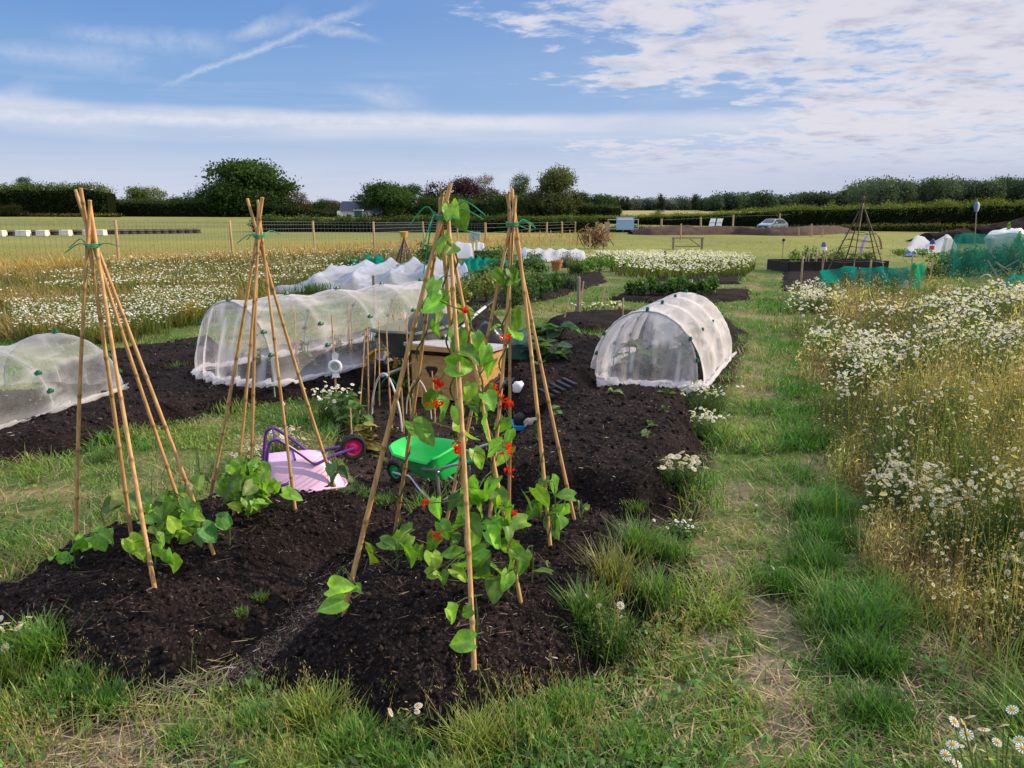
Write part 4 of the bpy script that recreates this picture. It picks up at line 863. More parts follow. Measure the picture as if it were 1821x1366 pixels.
# bench table
x, y, _ = P(1222, 443, 0.); t = empty('field_bench', (x, y, 0), 'low rough brown bench standing behind the pale daisy patch', 'bench', rz=R(-4))
b = MB(); b.box((0, 0, .55), (1.55, .3, .06)); b.build('seat', M['oldwood'], t, False)
for xx in (-.7, .72):
    b = MB(); b.box((xx, 0, .27), (.07, .28, .54)); b.build('leg', M['oldwood'], t, False)
b = MB(); b.tube([(-.6, 0, .12), (.65, 0, .14)], .025, 6).tube([(.1, 0, .5), (.6, 0, .15)], .02, 6); b.build('brace', M['oldwood'], t)
# ================================================================== CANES AND WIGWAMS
def cane_mesh(p0, p1, r, seed, name, parent, m='cane', n=9, nodes=.24):
    rr = np.random.default_rng(seed); p0 = np.array(p0, float); p1 = np.array(p1, float); L_ = np.linalg.norm(p1-p0); d = (p1-p0)/L_
    side = np.cross(d, (0, 1, .2)); side /= np.linalg.norm(side); bow = rr.normal(0, .005)*L_
    ts = [0]; nd = []; t = rr.uniform(.05, nodes)
    while t < L_-.05: nd.append(t); t += rr.uniform(.7, 1.2)*nodes
    keys = [(0, 1.0, 1.)]
    for q in nd: keys += [(q-.012, .98, 1.0), (q-.003, 1.17, .55), (q+.003, 1.17, .5), (q+.012, 1.0, .95)]
    keys.append((L_, .95, 1.)); b = MB(); path = []; rs = []; cs = []
    for t, f, c_ in keys: path.append(p0+d*t+side*bow*math.sin(PI*t/L_)); rs.append(r*f*(1.08-.28*t/L_)); cs.append(c_)
    b.tube(path, rs, n); tone = rr.uniform(.78, 1.1); b.c = [(tone*cs[i//n],)*3 for i in range(len(path)*n)]
    return b.build(name, M[m], parent)
WIG = {}
def wigwam(key, label, tie, top, feet, yc, r, seed, zg, tails, matl='cane', hang=True):
    tiep = D(tie[0], tie[1], yc); root = empty('cane_wigwam', (tiep[0], tiep[1], zg), label, 'plant support', 'bean wigwams of bamboo canes'); o = np.array(root.location); rr = np.random.default_rng(seed); out = []
    topz = float(D(top[0], top[1], yc)[2]); n = len(feet)
    for i, f in enumerate(feet):
        q = S(*f, zg); q = q-np.array((0, 0, .06)); dirv = tiep-q; a = math.atan2(q[1]-tiep[1], q[0]-tiep[0]); off = np.array((math.cos(a+1.1), math.sin(a+1.1), 0))*r*1.7
        t = tiep+off; k = (topz-q[2]+rr.uniform(-.035, .03))/(t[2]-q[2]); e = q+(t-q)*k; cane_mesh(q-o, e-o, r*rr.uniform(.85, 1.12), seed*10+i, 'cane', root, matl); out.append((q, e))
    b = MB(); z = tiep-o; R_ = r*3.0
    for k in range(3): b.tube([z+(R_*math.cos(a), R_*math.sin(a), .006*k-.006+.003*math.sin(a)) for a in np.linspace(0, 6.28, 17)], .0022, 5)
    for (du, dv, sag) in tails:
        e = D(tie[0]+du, tie[1]+dv, yc+rr.normal(0, .06))-o; md = (z+e)/2+(0, 0, sag); b.tube(spline([z+(R_*np.sign(du), 0, 0), md, e], 6), [.0022]*12+[.0016], 5)
    b.build('twine', M['twine'], root); WIG[key] = (root, out, tiep); return root
wigwam('A', 'tall bamboo cane wigwam at the far left of the front mound', (165, 436), (155, 343), [(133, 968), (235, 957), (277, 1047), (345, 955), (386, 984)], 3.14, .0092, 3, .2, [(-50, 14, .02), (48, 2, .01), (-42, 5, .03)])
wigwam('D', 'bamboo cane wigwam beside the upturned lilac toy wheelbarrow', (461, 419), (455, 362), [(368, 886), (412, 915), (444, 908), (526, 906), (602, 872)], 3.68, .0088, 4, .2, [(-40, 14, .02), (40, -2, .02), (-22, 8, .02)])
wigwam('B', 'nearest bamboo cane wigwam with red flowered runner beans climbing it', (789, 386), (785, 335), [(602, 1098), (697, 957), (843, 1162), (931, 1070), (834, 1005)], 2.72, .0090, 5, .22, [(-62, 16, .05), (-38, 55, .05), (70, 4, .03), (66, 32, -.01), (-36, 100, .10), (75, -2, .05)])
wigwam('C', 'second bamboo cane wigwam close behind the nearest one, with few beans', (911, 398), (913, 348), [(785, 942), (864, 974), (981, 975), (1026, 922), (905, 935)], 3.32, .0086, 6, .2, [(36, 12, .0), (38, 2, .02), (42, 8, .02)])
# ------------------------------------------------------------------ bean plants
def leafmats(t, nrm):
    t = t/np.linalg.norm(t, axis=1)[:, None]; nrm = nrm-t*np.sum(t*nrm, 1)[:, None]; nrm /= np.linalg.norm(nrm, axis=1)[:, None]
    return np.stack([np.cross(t, nrm), t, nrm], -1)
def bean(label, base, leaves, yd, seed, vine=None, flowers_=(), c=(.13, .29, .035), bush=None, cat='bean plant', group=None):
    """leaves: survey points (u, v, length in survey px[, distance]); bush: (u, v, ru, rv, n, size)"""
    rr = np.random.default_rng(seed); root = empty('bean_plant', base, label, cat, group); o = np.array(root.location)
    ls = [(l[0], l[1], l[2], l[3] if len(l) > 3 else yd+rr.normal(0, .05)) for l in leaves]
    if bush:
        for (u, v, ru, rv, n, s_) in bush:
            for _ in range(n):
                a = rr.uniform(0, 6.3); q = rr.uniform(0, 1)**.55; ls.append((u+ru*q*math.cos(a), v+rv*q*math.sin(a), s_*rr.uniform(.6, 1.15), yd+rr.normal(0, .09)-.05*math.sin(a)))
    p = np.array([D(u, v, y) for u, v, s_, y in ls]); sz = np.array([l[2]*l[3]*.85/FP for l in ls]); n = len(ls)
    t = np.stack([rr.normal(0, .65, n), rr.normal(-.25, .45, n), rr.normal(-.55, .45, n)], -1)
    nr = np.stack([rr.normal(.25, .5, n), rr.normal(-.55, .4, n), rr.normal(.75, .35, n)], -1); Rm = leafmats(t, nr)
    p = p-o-Rm[:, :, 1]*sz[:, None]*.5
    tt = rr.random(n)[:, None]; tint = col(c, n, .18, .05)*(.7+1.0*tt)*np.array((1, 1, 1)); tint = np.where(rr.random((n, 1)) < .12, tint*np.array((1.7, 1.35, 1.1)), tint)
    B = BIG(); B.scat(BEAN, p, Rm, np.stack([sz*rr.uniform(.82, 1.08, n), sz, sz*rr.uniform(.4, 2.0, n)], -1), tint); B.build('leaf_foliage', M['leaf'], root, True)
    b = MB(); b.col = (.10, .16, .05)
    if vine is not None:
        for path, turns, rad_ in vine:
            path = spline(path, 10); L_ = len(path); b.tube([np.array(q)-o+(rad_*math.cos(turns*6.28*i/L_), rad_*math.sin(turns*6.28*i/L_), 0) for i, q in enumerate(path)], .0035, 6)
    ax = p  # leaf stalks run to the nearest stem point
    stem = np.array(b.V) if vine is not None else None
    for i in range(n):
        if stem is not None: tgt = stem[np.argmin(np.linalg.norm(stem-p[i]-(0, 0, -.03), axis=1))]
        else: tgt = np.array((rr.normal(0, .012), rr.normal(0, .012), max(0, min(p[i, 2]-.03, .10+.5*p[i, 2]))))
        b.tube([tgt, (tgt+p[i])/2+(0, 0, .012), p[i]+Rm[i, :, 1]*sz[i]*.02], [.0026, .002, .0018], 5)
    if stem is None: b.tube([(0, 0, -.03), (.006, .004, max(.06, p[:, 2].max()*.45)), (.0, .012, max(.1, p[:, 2].max()*.85))], [.0045, .0035, .002], 6)
    b.build('stem', M['leaf'], root)
    for (u, v, s_, *yy) in flowers_:
        y_ = yy[0] if yy else yd-.1; q = D(u, v, y_)-o; k = 16; sc = s_*.85*y_/FP; B = BIG(); rp = rr.normal(0, .3, (k, 3))*sc*(1, 1, .8)
        B.scat(LEAF, q+rp, euler(rr.uniform(0, 6.3, k), rr.uniform(-1.3, 1.3, k), rr.uniform(-1.3, 1.3, k)), np.stack([np.full(k, sc*.52)]*3, -1)*rr.uniform(.6, 1.2, (k, 1)), col((.68, .035, .012), k, .2, .04))
        yw = rr.uniform(0, 6.3, 1); d = p[np.argmin(np.linalg.norm(p-q, axis=1))]
        fo = B.build('flower_cluster', M['petal'], root); b = MB(); b.col = (.16, .2, .07); b.tube([d, (d+q)/2+(0, 0, -.004), q], .0022, 5); b.build('flower_stalk', M['leaf'], fo)
    return root
def along(key, i, a=0., b=1., n=7):
    q, e = WIG[key][1][i]; return [q+(e-q)*t for t in np.linspace(a, b, n)]
LB0 = [(803, 372, 50), (818, 388, 62), (796, 378, 34), (790, 418, 38), (776, 428, 44), (802, 440, 44), (783, 438, 40), (770, 515, 46), (766, 545, 50), (757, 572, 44), (778, 560, 46), (785, 535, 40), (775, 590, 40),
      (815, 612, 58), (832, 600, 46), (840, 632, 50), (822, 652, 58), (860, 634, 46), (868, 657, 48), (800, 628, 50), (848, 610, 40), (765, 718, 54), (788, 728, 50), (842, 718, 44), (852, 742, 56), (872, 712, 46), (835, 700, 40), (815, 742, 46),
      (756, 772, 74), (800, 768, 58), (826, 772, 58), (862, 764, 60), (874, 800, 50), (852, 818, 46), (890, 770, 40), (838, 878, 86), (872, 866, 54), (892, 892, 58), (856, 908, 60), (802, 896, 42), (776, 908, 48), (816, 930, 48), (792, 944, 42), (872, 932, 54), (904, 918, 50),
      (842, 962, 58), (882, 960, 54), (918, 930, 50), (800, 984, 52), (830, 1002, 58), (772, 1000, 50), (862, 1004, 48), (884, 1012, 58), (910, 1004, 52), (850, 1026, 50), (790, 1030, 32), (880, 1052, 62), (900, 1036, 46), (926, 1012, 46), (820, 1022, 46), (845, 985, 50), (900, 975, 52), (770, 965, 44), (860, 885, 60), (825, 905, 56), (880, 905, 46), (905, 945, 48), (845, 935, 54), (808, 960, 46), (925, 985, 46), (775, 1020, 40)]
LB = [l for i_, l in enumerate(LB0) if i_ % 5 != 4 or l[1] > 850]
fl = [(818, 800, 34), (905, 798, 28), (905, 838, 22), (778, 681, 30), (776, 716, 24), (828, 553, 22), (758, 895, 24), (779, 951, 22), (914, 912, 18)]
bs = S(842, 1010); bean('large runner bean with scarlet flowers climbing the nearest wigwam', bs, LB, 2.66, 21,
     [(along('B', 1, .0, 1.0), 9, .016), (along('B', 4, .0, .95), 8, .016), (along('B', 3, .0, .85), 6, .016)], fl)
bean('young bean with two heart leaves at the left foot of the nearest wigwam', S(606, 1098), [(606, 1042, 62), (586, 1078, 64), (635, 1050, 26), (640, 1045, 20)], 2.44, 22)
bean('young bean with one big drooping leaf at the front foot of the nearest wigwam', S(846, 1140), [(816, 1142, 64), (806, 1096, 48), (828, 1090, 34)], 2.28, 23)
bean('young bean with broad grey green leaves left of the nearest wigwam', S(704, 1018), [(664, 1002, 76), (706, 964, 60), (730, 986, 58), (716, 948, 44), (745, 985, 34), (694, 968, 46)], 3.0, 24)
bean('young bean with small pale leaves right of the nearest wigwam', S(945, 1035), [(962, 1014, 42), (934, 996, 36), (975, 1004, 20)], 2.75, 25, None, (), (.12, .2, .06))
bean('bright leafy bean at the right feet of the second wigwam', S(985, 960), [(940, 892, 52), (966, 886, 56), (988, 868, 46), (1003, 880, 42), (992, 928, 62), (957, 906, 56), (978, 912, 54), (962, 860, 36), (1005, 905, 42), (945, 912, 44), (985, 940, 50)], 3.2, 26, None, (), (.11, .25, .035))
bean('bean climbing thinly up the second wigwam with a few round leaves', S(880, 940), [(884, 580, 44), (912, 585, 62), (918, 572, 44), (880, 702, 44), (868, 720, 40), (890, 760, 42), (846, 745, 36), (830, 560, 46), (905, 498, 34), (912, 490, 30), (888, 494, 36), (820, 566, 34), (915, 360, 0.1), (892, 812, 52), (905, 780, 36)], 3.3, 27,
     [(along('C', 1, 0, .8), 8, .014), (along('C', 2, 0, .4), 4, .014)], [(879, 690, 18), (904, 720, 22), (900, 603, 22), (846, 600, 24), (896, 712, 20)])
bean('drooping young bean at the left foot of the left wigwam', S(132, 1010), [(128, 985, 62), (150, 968, 50), (176, 962, 52), (190, 955, 40), (98, 985, 30), (180, 970, 40), (110, 1000, 44)], 3.1, 28)
bean('bushy bright bean in the middle of the left wigwam', S(305, 962), [], 3.15, 29, None, (), (.14, .28, .04), [(308, 922, 46, 44, 74, 36)])
bean('small bean with pale yellow lower leaf at the front cane of the left wigwam', S(275, 1010), [(242, 972, 48), (238, 982, 40), (256, 990, 34), (310, 1000, 54), (285, 985, 40), (250, 965, 40), (300, 995, 40)], 2.85, 30, None, (), (.14, .28, .04))
bean('young bean with a blue green leaf by the right cane of the left wigwam', S(408, 972), [(376, 952, 54), (356, 958, 40), (405, 928, 48), (398, 935, 36)], 3.12, 31, None, (), (.07, .18, .06))
bean('bean trailing in the grass behind the left wigwam', S(215, 920), [(212, 886, 52), (192, 900, 44), (238, 895, 40), (262, 890, 30)], 3.5, 32, None, (), (.13, .22, .06))
bean('dense bushy bean at the front of the wigwam by the lilac wheelbarrow', S(440, 912), [], 3.5, 33, None, (), (.14, .28, .04), [(440, 866, 48, 40, 84, 38), (445, 890, 28, 22, 10, 52)])
bean('lone heart leaf bean at a right cane of the wigwam by the lilac wheelbarrow', S(518, 905), [(524, 882, 46), (512, 876, 24)], 3.55, 34)
bean('small dark bean climbing the cane in front of the lilac tray', S(592, 868), [(588, 838, 30), (592, 852, 34), (586, 862, 28), (610, 840, 30), (600, 830, 24)], 3.82, 35, None, (), (.05, .12, .04))
bean('pale bean at the left cane of the wigwam by the lilac wheelbarrow', S(356, 880), [(352, 862, 40), (362, 852, 30), (342, 868, 28)], 3.8, 36, None, (), (.14, .22, .08))
bean('wispy bent bean seedling at the right foot of the second wigwam', S(1033, 925), [(1040, 905, 22), (1030, 900, 20)], 3.6, 37, None, (), (.16, .22, .10))
# ================================================================== TOY AND GARDEN WHEELBARROWS
def barrow(name, label, loc, yaw, s, flip, ms, adult=False):
    mt, mf, mr, mg = ms; root = empty(name, (0, 0, 0), label, 'wheelbarrow')
    rim = [(-.25, -.13), (-.235, -.165), (-.19, -.18), (.0, -.175), (.15, -.15), (.24, -.09), (.262, -.04), (.262, .04), (.24, .09), (.15, .15), (0, .175), (-.19, .18), (-.235, .165), (-.25, .13)]
    n = len(rim); rows = []; zb, ft = (.10, -.05) if flip else (.14, -.025)
    for f, z in ((1.03, .295), (1, .302), (.97, .295), (.80, zb+.10), (.62, zb+.018), (.56, zb+.002), (.3, zb-.002)): rows.append([(-.045+(x+.045)*(f if x > 0 else .5+.5*f), y*f, z+(.035 if x < -.2 else .02 if x > .2 else 0)*(f > .9)) for x, y in rim])
    b = MB(); vs = [p for r_ in rows for p in r_]; fs = [(i*n+k, i*n+(k+1) % n, (i+1)*n+(k+1) % n, (i+1)*n+k) for i in range(len(rows)-1) for k in range(n)]; fs.append(tuple((len(rows)-1)*n+k for k in range(n)))
    b.add(vs, fs); t = b.build('tray', mt, root); md = t.modifiers.new('thickness', 'SOLIDIFY'); md.thickness = .006; md.offset = 1
    b = MB(); b.tube([(x, y, z+.002) for x, y, z in rows[0]]+[rows[0][0]], .006, 6, False); b.build('rim_edge', mt, t)
    tr = .0105
    for q in (-1, 1):
        b = MB(); b.tube(spline([(-.56, q*.165, .36), (-.40, q*.165, .315), (-.27, q*.16, .262), (-.20, q*.155, .248), (-.10, q*.15, .236)], 5), tr, 8); b.build('handle_tube', mf, root)
        b = MB(); b.tube(spline([(.33, q*.036, .085), (.20, q*.075, .105), (.09, q*.115, .135), (.055, q*.12, .125), (-.02, q*.128, .055), (-.12, q*.14, ft+.02), (-.16, q*.145, ft), (-.20, q*.15, ft+.022), (-.22, q*.154, .08), (-.24, q*.156, .225), (-.255, q*.158, .25)], 4), tr, 8); b.build('leg', mf, root)
        if not flip:
            b = MB(); d = np.array((-.16, 0, .045)); d /= np.linalg.norm(d); c0 = np.array((-.52, q*.165, .349)); b.tube([c0, c0+d*.012, c0+d*.09, c0+d*.1, c0+d*.105], [.0135, .0165, .0165, .02, .012], 10); b.build('grip', mg, root)
    for xx, yy, zz in ((-.16, .145, ft+.004), (-.05, .12, zb-.004)): b = MB(); b.tube([(xx, -yy, zz), (xx, yy, zz)], .0075, 6); b.build('crossbar', mf, root)
    w = empty('wheel', (.33, 0, .085), '', ''); del w['label'], w['category']; w.parent = root
    b = MB(); b.lathe([(.052, -.022), (.07, -.027), (.082, -.02), (.086, 0), (.082, .02), (.07, .027), (.052, .022)], 28, (0, 0, 0), 'y')
    for k in range(24):
        a = k*PI/12; b.box((.0855*math.cos(a), .012*(-1)**k, .0855*math.sin(a)), (.007, .018, .007))
    b.build('tyre', M['tyre'], w)
    b = MB(); b.lathe([(.0, -.019), (.02, -.021), (.034, -.012), (.046, -.014), (.054, -.02), (.054, .02), (.046, .014), (.034, .012), (.02, .021), (0, .019)], 24, (0, 0, 0), 'y')
    for k in range(5):
        a = k*1.2566
        for yy in (-.016, .016): b.box((.033*math.cos(a), yy, .033*math.sin(a)), (.012, .006, .012))
    b.build('rim', mr, w); b = MB(); b.tube([(0, -.045, 0), (0, .045, 0)], .007, 8); b.build('axle', mf, w)
    root.scale = (s, s, s); root.rotation_euler = (PI if flip else R(0 if adult else -9), R(0 if flip else 3), yaw); root.location = loc; return root
z = surf(-1.16, 4.05); barrow('toy_wheelbarrow', 'lilac toy wheelbarrow lying upside down with purple frame and pink wheel', (-1.16, 4.06, z+.315*.86+.004), R(20), .86, True, (M['pink'], M['purple'], M['pinkrim'], M['purple']))
barrow('toy_wheelbarrow', 'bright green toy wheelbarrow standing on its silver legs', (-.49, 4.50, surf(-.40, 4.45)+.015), R(142), .90, False, (M['gtray'], M['metal'], M['grim'], M['ggrip']))
barrow('garden_wheelbarrow', 'full size grey green wheelbarrow between the white tunnel and the wooden box', (-.98, 7.62, .05), R(-122), 1.72, False, (M['gbar'], M['metal'], M['black'], M['black']), True)
# ================================================================== NETTING TUNNELS
def tunnel(name, label, c0, c1, wd, ht, nh, m, seed, zb, hem=.05, cap=(True, True), bunch=True, sag=.06, hp=.8, tag_cat='netting tunnel', flare=0.):
    c0 = np.array((*c0, zb)); c1 = np.array((*c1, zb)); root = empty(name, c0, label, tag_cat, 'netting tunnels over the beds'); ax = c1-c0; L_ = np.linalg.norm(ax); ax /= L_; pr = np.array((ax[1], -ax[0], 0)); up = np.array((0, 0, 1))
    ns, nt = max(30, int(L_/.045)), 56; S_ = np.linspace(0, 1, ns)[:, None]; Th = np.linspace(0, PI, nt)[None]
    fr = (S_*(nh-1)) % 1; sg = 1-sag*np.sin(PI*fr)**2*(.6+.8*fbm(S_*7, S_*0, 1, 2, seed))
    wr = (fbm(S_*L_*1.1+Th*.25, Th*5, 2.2, 4, seed+1)-.5)*.10+(fbm(S_*L_*2.6+Th*.9, Th*2-S_*4, 3.5, 3, seed+31)-.5)*.035+(fbm(S_*L_*7, Th*1.2, 1, 3, seed+2)-.5)*.05*(np.sin(Th) < .75)
    rad_ = sg+wr*np.sin(PI*np.clip(fr, .08, .92))
    fl_ = 1+flare*np.cos(Th)**6
    Xc = np.cos(Th)*wd/2*rad_*fl_; Zc = np.sin(Th)**hp*ht*sg*(1+wr*.5)
    V = (S_*L_)[..., None]*ax+Xc[..., None]*pr+Zc[..., None]*up; V = V.reshape(-1, 3)
    op = .0+.30*np.exp(-(np.sin(Th)/.10)**2)+0*S_; hoopd = np.abs(fr-np.round(fr))/(nh-1)*L_; op = op+.22*np.exp(-(hoopd/.035)**2); op = op+.40*ss(.60, .74, fbm(S_*L_*1.7, Th*3.4+S_*3, 1.5, 4, seed+5))*.7
    idx = np.arange(ns*nt).reshape(ns, nt); Q = np.stack([idx[:-1, :-1], idx[:-1, 1:], idx[1:, 1:], idx[1:, :-1]], -1).reshape(-1, 4)
    mk('net_cover', V, Q, None, m, root, np.repeat(op.reshape(-1, 1), 3, 1), True)
    for e, sgn in ((0, -1), (1, 1)):
        if not cap[e]: continue
        nk = 26; k = np.linspace(0, 1, nk)[:, None]; zt = (np.sin(Th)**hp*ht); x = np.cos(Th)*wd/2
        bul = (.16*np.sin(PI*k*.5)+.10*(fbm(x*9, k*1.3+0*x, 1, 3, seed+8+e)-.5)*2*k)*np.sin(Th)**.5
        V = (e*L_+sgn*bul)[..., None]*ax+(x*(1-.10*k))[..., None]*pr+(zt*(1-k)+.0*k)[..., None]*up
        op = .30*np.exp(-((1-k)/.10)**2)+.38*ss(.57, .68, fbm(x*11, k*1.6, 1, 3, seed+14+e))+0*x+.25*np.exp(-(k/.05)**2); idx = np.arange(nk*nt).reshape(nk, nt); Q = np.stack([idx[:-1, :-1], idx[:-1, 1:], idx[1:, 1:], idx[1:, :-1]], -1).reshape(-1, 4)
        mk('net_end', V.reshape(-1, 3), Q, None, m, root, np.repeat(op.reshape(-1, 1), 3, 1), True)
    # bunched hem lying on the soil
    path = []
    for s in np.linspace(0, 1, 40): path.append(ax*L_*s+pr*(wd/2*(1+flare)+.02))
    near = [ax*(-.17)*math.sin(a)+pr*wd/2*math.cos(a)*.98 for a in np.linspace(0, PI, 34)]
    far_ = [ax*L_*s-pr*(wd/2*(1+flare)+.02) for s in np.linspace(0, 1, 40)]; loop = near[::-1]+path if bunch else path
    for k_, pth in enumerate(((near[::-1]+path), far_)):
        pth = np.array(pth); q = np.arange(len(pth)); n1 = fbm(q*.35, q*0, 1, 3, seed+20+k_); n2 = fbm(q*.4, q*0+9, 1, 3, seed+22+k_)
        pth = pth+np.stack([(n1-.5)*.07, (n2-.5)*.07, hem*.45+(n1-.5)*hem*.8], -1); big = np.where(q < 34, 1.25, .8) if k_ == 0 else np.full(len(q), .8)
        b = MB(); b.tube(list(pth), list(hem*.8*big*(.2+1.1*n2**1.8)), 9); b.V = [tuple(np.array(v)+np.array([(float(vn(np.array(v[0]*45), np.array(v[1]*45+v[2]*60), seed))-.5)*.06]*3)) for v in b.V]; b.c = [(.30+.35*float(vn(np.array(v[0]*30), np.array(v[1]*30+v[2]*40), 5)),)*3 for v in b.V]; b.build('hem', m, root)
    for i in range(nh):
        s = i/(nh-1)*L_; b = MB(); b.tube([ax*s+pr*math.cos(a)*wd/2*.985+up*(math.sin(a)**hp*ht*.985-(.1 if k in (0, 24) else 0)) for k, a in enumerate(np.linspace(0, PI, 25))], .0065, 7); b.build('hoop', M['hoop'], root)
        for a in (.30, .62, PI/2, PI-.62, PI-.3):
            q = ax*s+pr*math.cos(a)*wd/2*1.01+up*(math.sin(a)**hp*ht*1.01); b = MB(); rz = math.atan2(ax[1], ax[0]); b.box(q, (.055, .022, .022), rz); b.box(q+up*.014, (.03, .03, .02), rz, .6); b.build('clip', M['clip'], root, False)
    return root
tunnel('net_tunnel', 'long white netting tunnel on the left with bunched open end', (-2.62, 7.12), (-1.10, 9.30), 1.16, .74, 5, M['net'], 31, .14, .055, sag=.05)
tunnel('net_tunnel', 'short white netting tunnel with green clips on the right bed', (1.24, 7.02), (1.98, 8.75), .98, .70, 4, M['net4'], 41, .10, .062, sag=.05, flare=.10)
n1 = P(112, 724, .14); n2 = P(219, 690, .14); a_ = (n2-n1)[:2]; a_ /= np.linalg.norm(a_); c1 = n2[:2]+np.array((-a_[1], a_[0]))*.62; c0 = c1-a_*3.2
tunnel('net_tunnel', 'low thin netting tunnel cut off by the left edge', tuple(c0), tuple(c1), 1.24, .50, 5, M['net2'], 51, .12, .05, sag=.12, hp=.9)
# plants growing under the nets
def rosette(name, label, pos, n, h, w, leaf, c, seed, cat='vegetable', group=None, up=.5, tpl=None, stem=True):
    rr = np.random.default_rng(seed); root = empty(name, pos, label, cat, group)
    a = rr.uniform(0, 6.3, n); q = rr.uniform(.1, 1, n)**.7; p = np.stack([q*w/2*np.cos(a), q*w/2*np.sin(a), h*(1-.6*q**2)*rr.uniform(.35, 1.05, n)], -1)
    t = np.stack([np.cos(a)*1.0, np.sin(a), rr.normal(up-.6*q, .3)], -1); nr = np.stack([rr.normal(0, .35, n)-.3*np.cos(a), rr.normal(0, .35, n)-.3*np.sin(a), np.full(n, 1.)], -1); Rm = leafmats(t, nr); sz = leaf*rr.uniform(.6, 1.2, n)
    B = BIG(); B.scat(tpl or BEAN, p-Rm[:, :, 1]*sz[:, None]*.4, Rm, sz, col(c, n, .22, .06)*(.6+.8*rr.random((n, 1)))); B.build('leaf_foliage', M['leaf'], root, True)
    if stem:
        b = MB(); b.col = tuple(np.array(c)*.9)
        for i in range(min(n, 14)): b.tube([(0, 0, -.02), p[i]*(.5, .5, .7), p[i]-Rm[i, :, 1]*sz[i]*.4], [.006, .005, .003], 5)
        b.build('stem', M['leaf'], root)
    return root
for i, (f, g_) in enumerate([(.15, -.2), (.4, .2), (.62, -.15), (.85, .15), (.3, 0.02)]):
    q = np.array((1.24, 7.02))+np.array((.86, 1.78))*f+np.array((.9, -.43))*g_; rosette('cabbage_plant', 'grey green brassica growing under the right netting tunnel', (q[0], q[1], surf(*q)), 16, .42, .34, .16, (.09, .14, .08), 60+i, 'vegetable', 'brassicas under the right tunnel')
for i in range(12):
    q = np.array((-2.62, 7.12))+np.array((1.9, 2.73))*(.12+.075*i)+np.array((.82, -.57))*(.28 if i % 2 else -.12); rosette('tomato_plant', 'thin seedling growing under the long left netting tunnel', (q[0], q[1], surf(*q)), 9, .30, .2, .07, (.10, .15, .05), 80+i, 'vegetable', 'seedlings under the long tunnel', .3)
for i in range(7):
    q = np.array((-2.45, 7.15))+np.array((1.9, 2.73))*(.1+.11*i)+np.array((.82, -.57))*.2*(-1)**i; z = surf(*q); o = cane_mesh((0, 0, -.05), (.02*(-1)**i, .02, .62), .006, 300+i, 'bamboo_cane', None, n=6); o.location = (q[0], q[1], z); tag(o, 'thin cane standing inside the long left netting tunnel', 'cane', 'canes inside the long tunnel')
# crumpled sheets of netting
def sheet(name, label, quad, h, m, seed, fx, fy, base=.1, cat='netting', na=130, nb=60, opq=.0, group=None):
    (a, b_, c, d) = [np.array(q, float) for q in quad]; s = np.linspace(0, 1, na)[:, None, None]; t = np.linspace(0, 1, nb)[None, :, None]
    Pt = (a*(1-s)+b_*s)*(1-t)+(d*(1-s)+c*s)*t; e = np.minimum(1, 7*np.minimum(np.minimum(s, 1-s), np.minimum(t, 1-t)))[..., 0]
    S2 = s[..., 0]; T2 = t[..., 0]; pk = (1-np.abs(np.sin(S2*fx*PI+.9*np.sin(T2*5))))**1.1*.62+(1-np.abs(np.sin(T2*fy*PI+S2*2.5)))**1.1*.38
    z = base+h*e**.6*(.22+.95*pk*(.5+.9*fbm(S2*4, T2*3, 1, 3, seed)))+(fbm(S2*22, T2*14, 1, 3, seed+1)-.5)*h*.22*e
    Pt[..., 2] = np.where(e < .02, .02, z); o = Pt.mean((0, 1)); o[2] = 0; idx = np.arange(na*nb).reshape(na, nb); Q = np.stack([idx[:-1, :-1], idx[1:, :-1], idx[1:, 1:], idx[:-1, 1:]], -1).reshape(-1, 4)
    op = opq+.35*ss(.55, .7, fbm(S2*14, T2*6, 1, 3, seed+3)); ob = mk(name, (Pt-o).reshape(-1, 3), Q, None, m, None, np.repeat(op.reshape(-1, 1), 3, 1), True); ob.location = o; return tag(ob, label, cat, group)
sheet('fleece_sheet', 'large crumpled blue white netting draped over short hoops behind the long tunnel', [P(484, 514, .1), P(836, 506, .1), P(815, 470, .1), P(600, 482, .1)], .34, M['fleece'], 5, 5, 2, .06)
sheet('fleece_sheet', 'peaked end of white netting just left of the dark teal netting', [P(800, 500, .1), P(838, 500, .1), P(830, 470, .1), P(805, 470, .1)], .26, M['fleece'], 6, 1, 1, .05, na=20, nb=16)
sheet('fleece_sheet', 'long low white fleece over a far bed in the middle distance', [P(928, 462, .1), P(1042, 460, .1), P(1040, 446, .1), P(930, 446, .1)], .16, M['fleece2'], 7, 5, 1, .12, na=40, nb=12)
sheet('fleece_sheet', 'taller white fleece hump at the left end of the long far fleece', [P(918, 460, .1), P(940, 460, .1), P(935, 448, .1), P(920, 448, .1)], .35, M['fleece2'], 8, 1, 1, .1, na=16, nb=10)
sheet('fleece_sheet', 'square white fleece block left of the second wigwam', [P(806, 456, .1), P(842, 456, .1), P(840, 445, .1), P(806, 445, .1)], .10, M['fleece2'], 9, 1, 1, .42, na=16, nb=12)
sheet('fleece_sheet', 'small white fleece patch behind the weather station post', [P(848, 452, .1), P(862, 452, .1), P(862, 444, .1), P(848, 444, .1)], .08, M['fleece2'], 10, 1, 1, .4, na=12, nb=10)
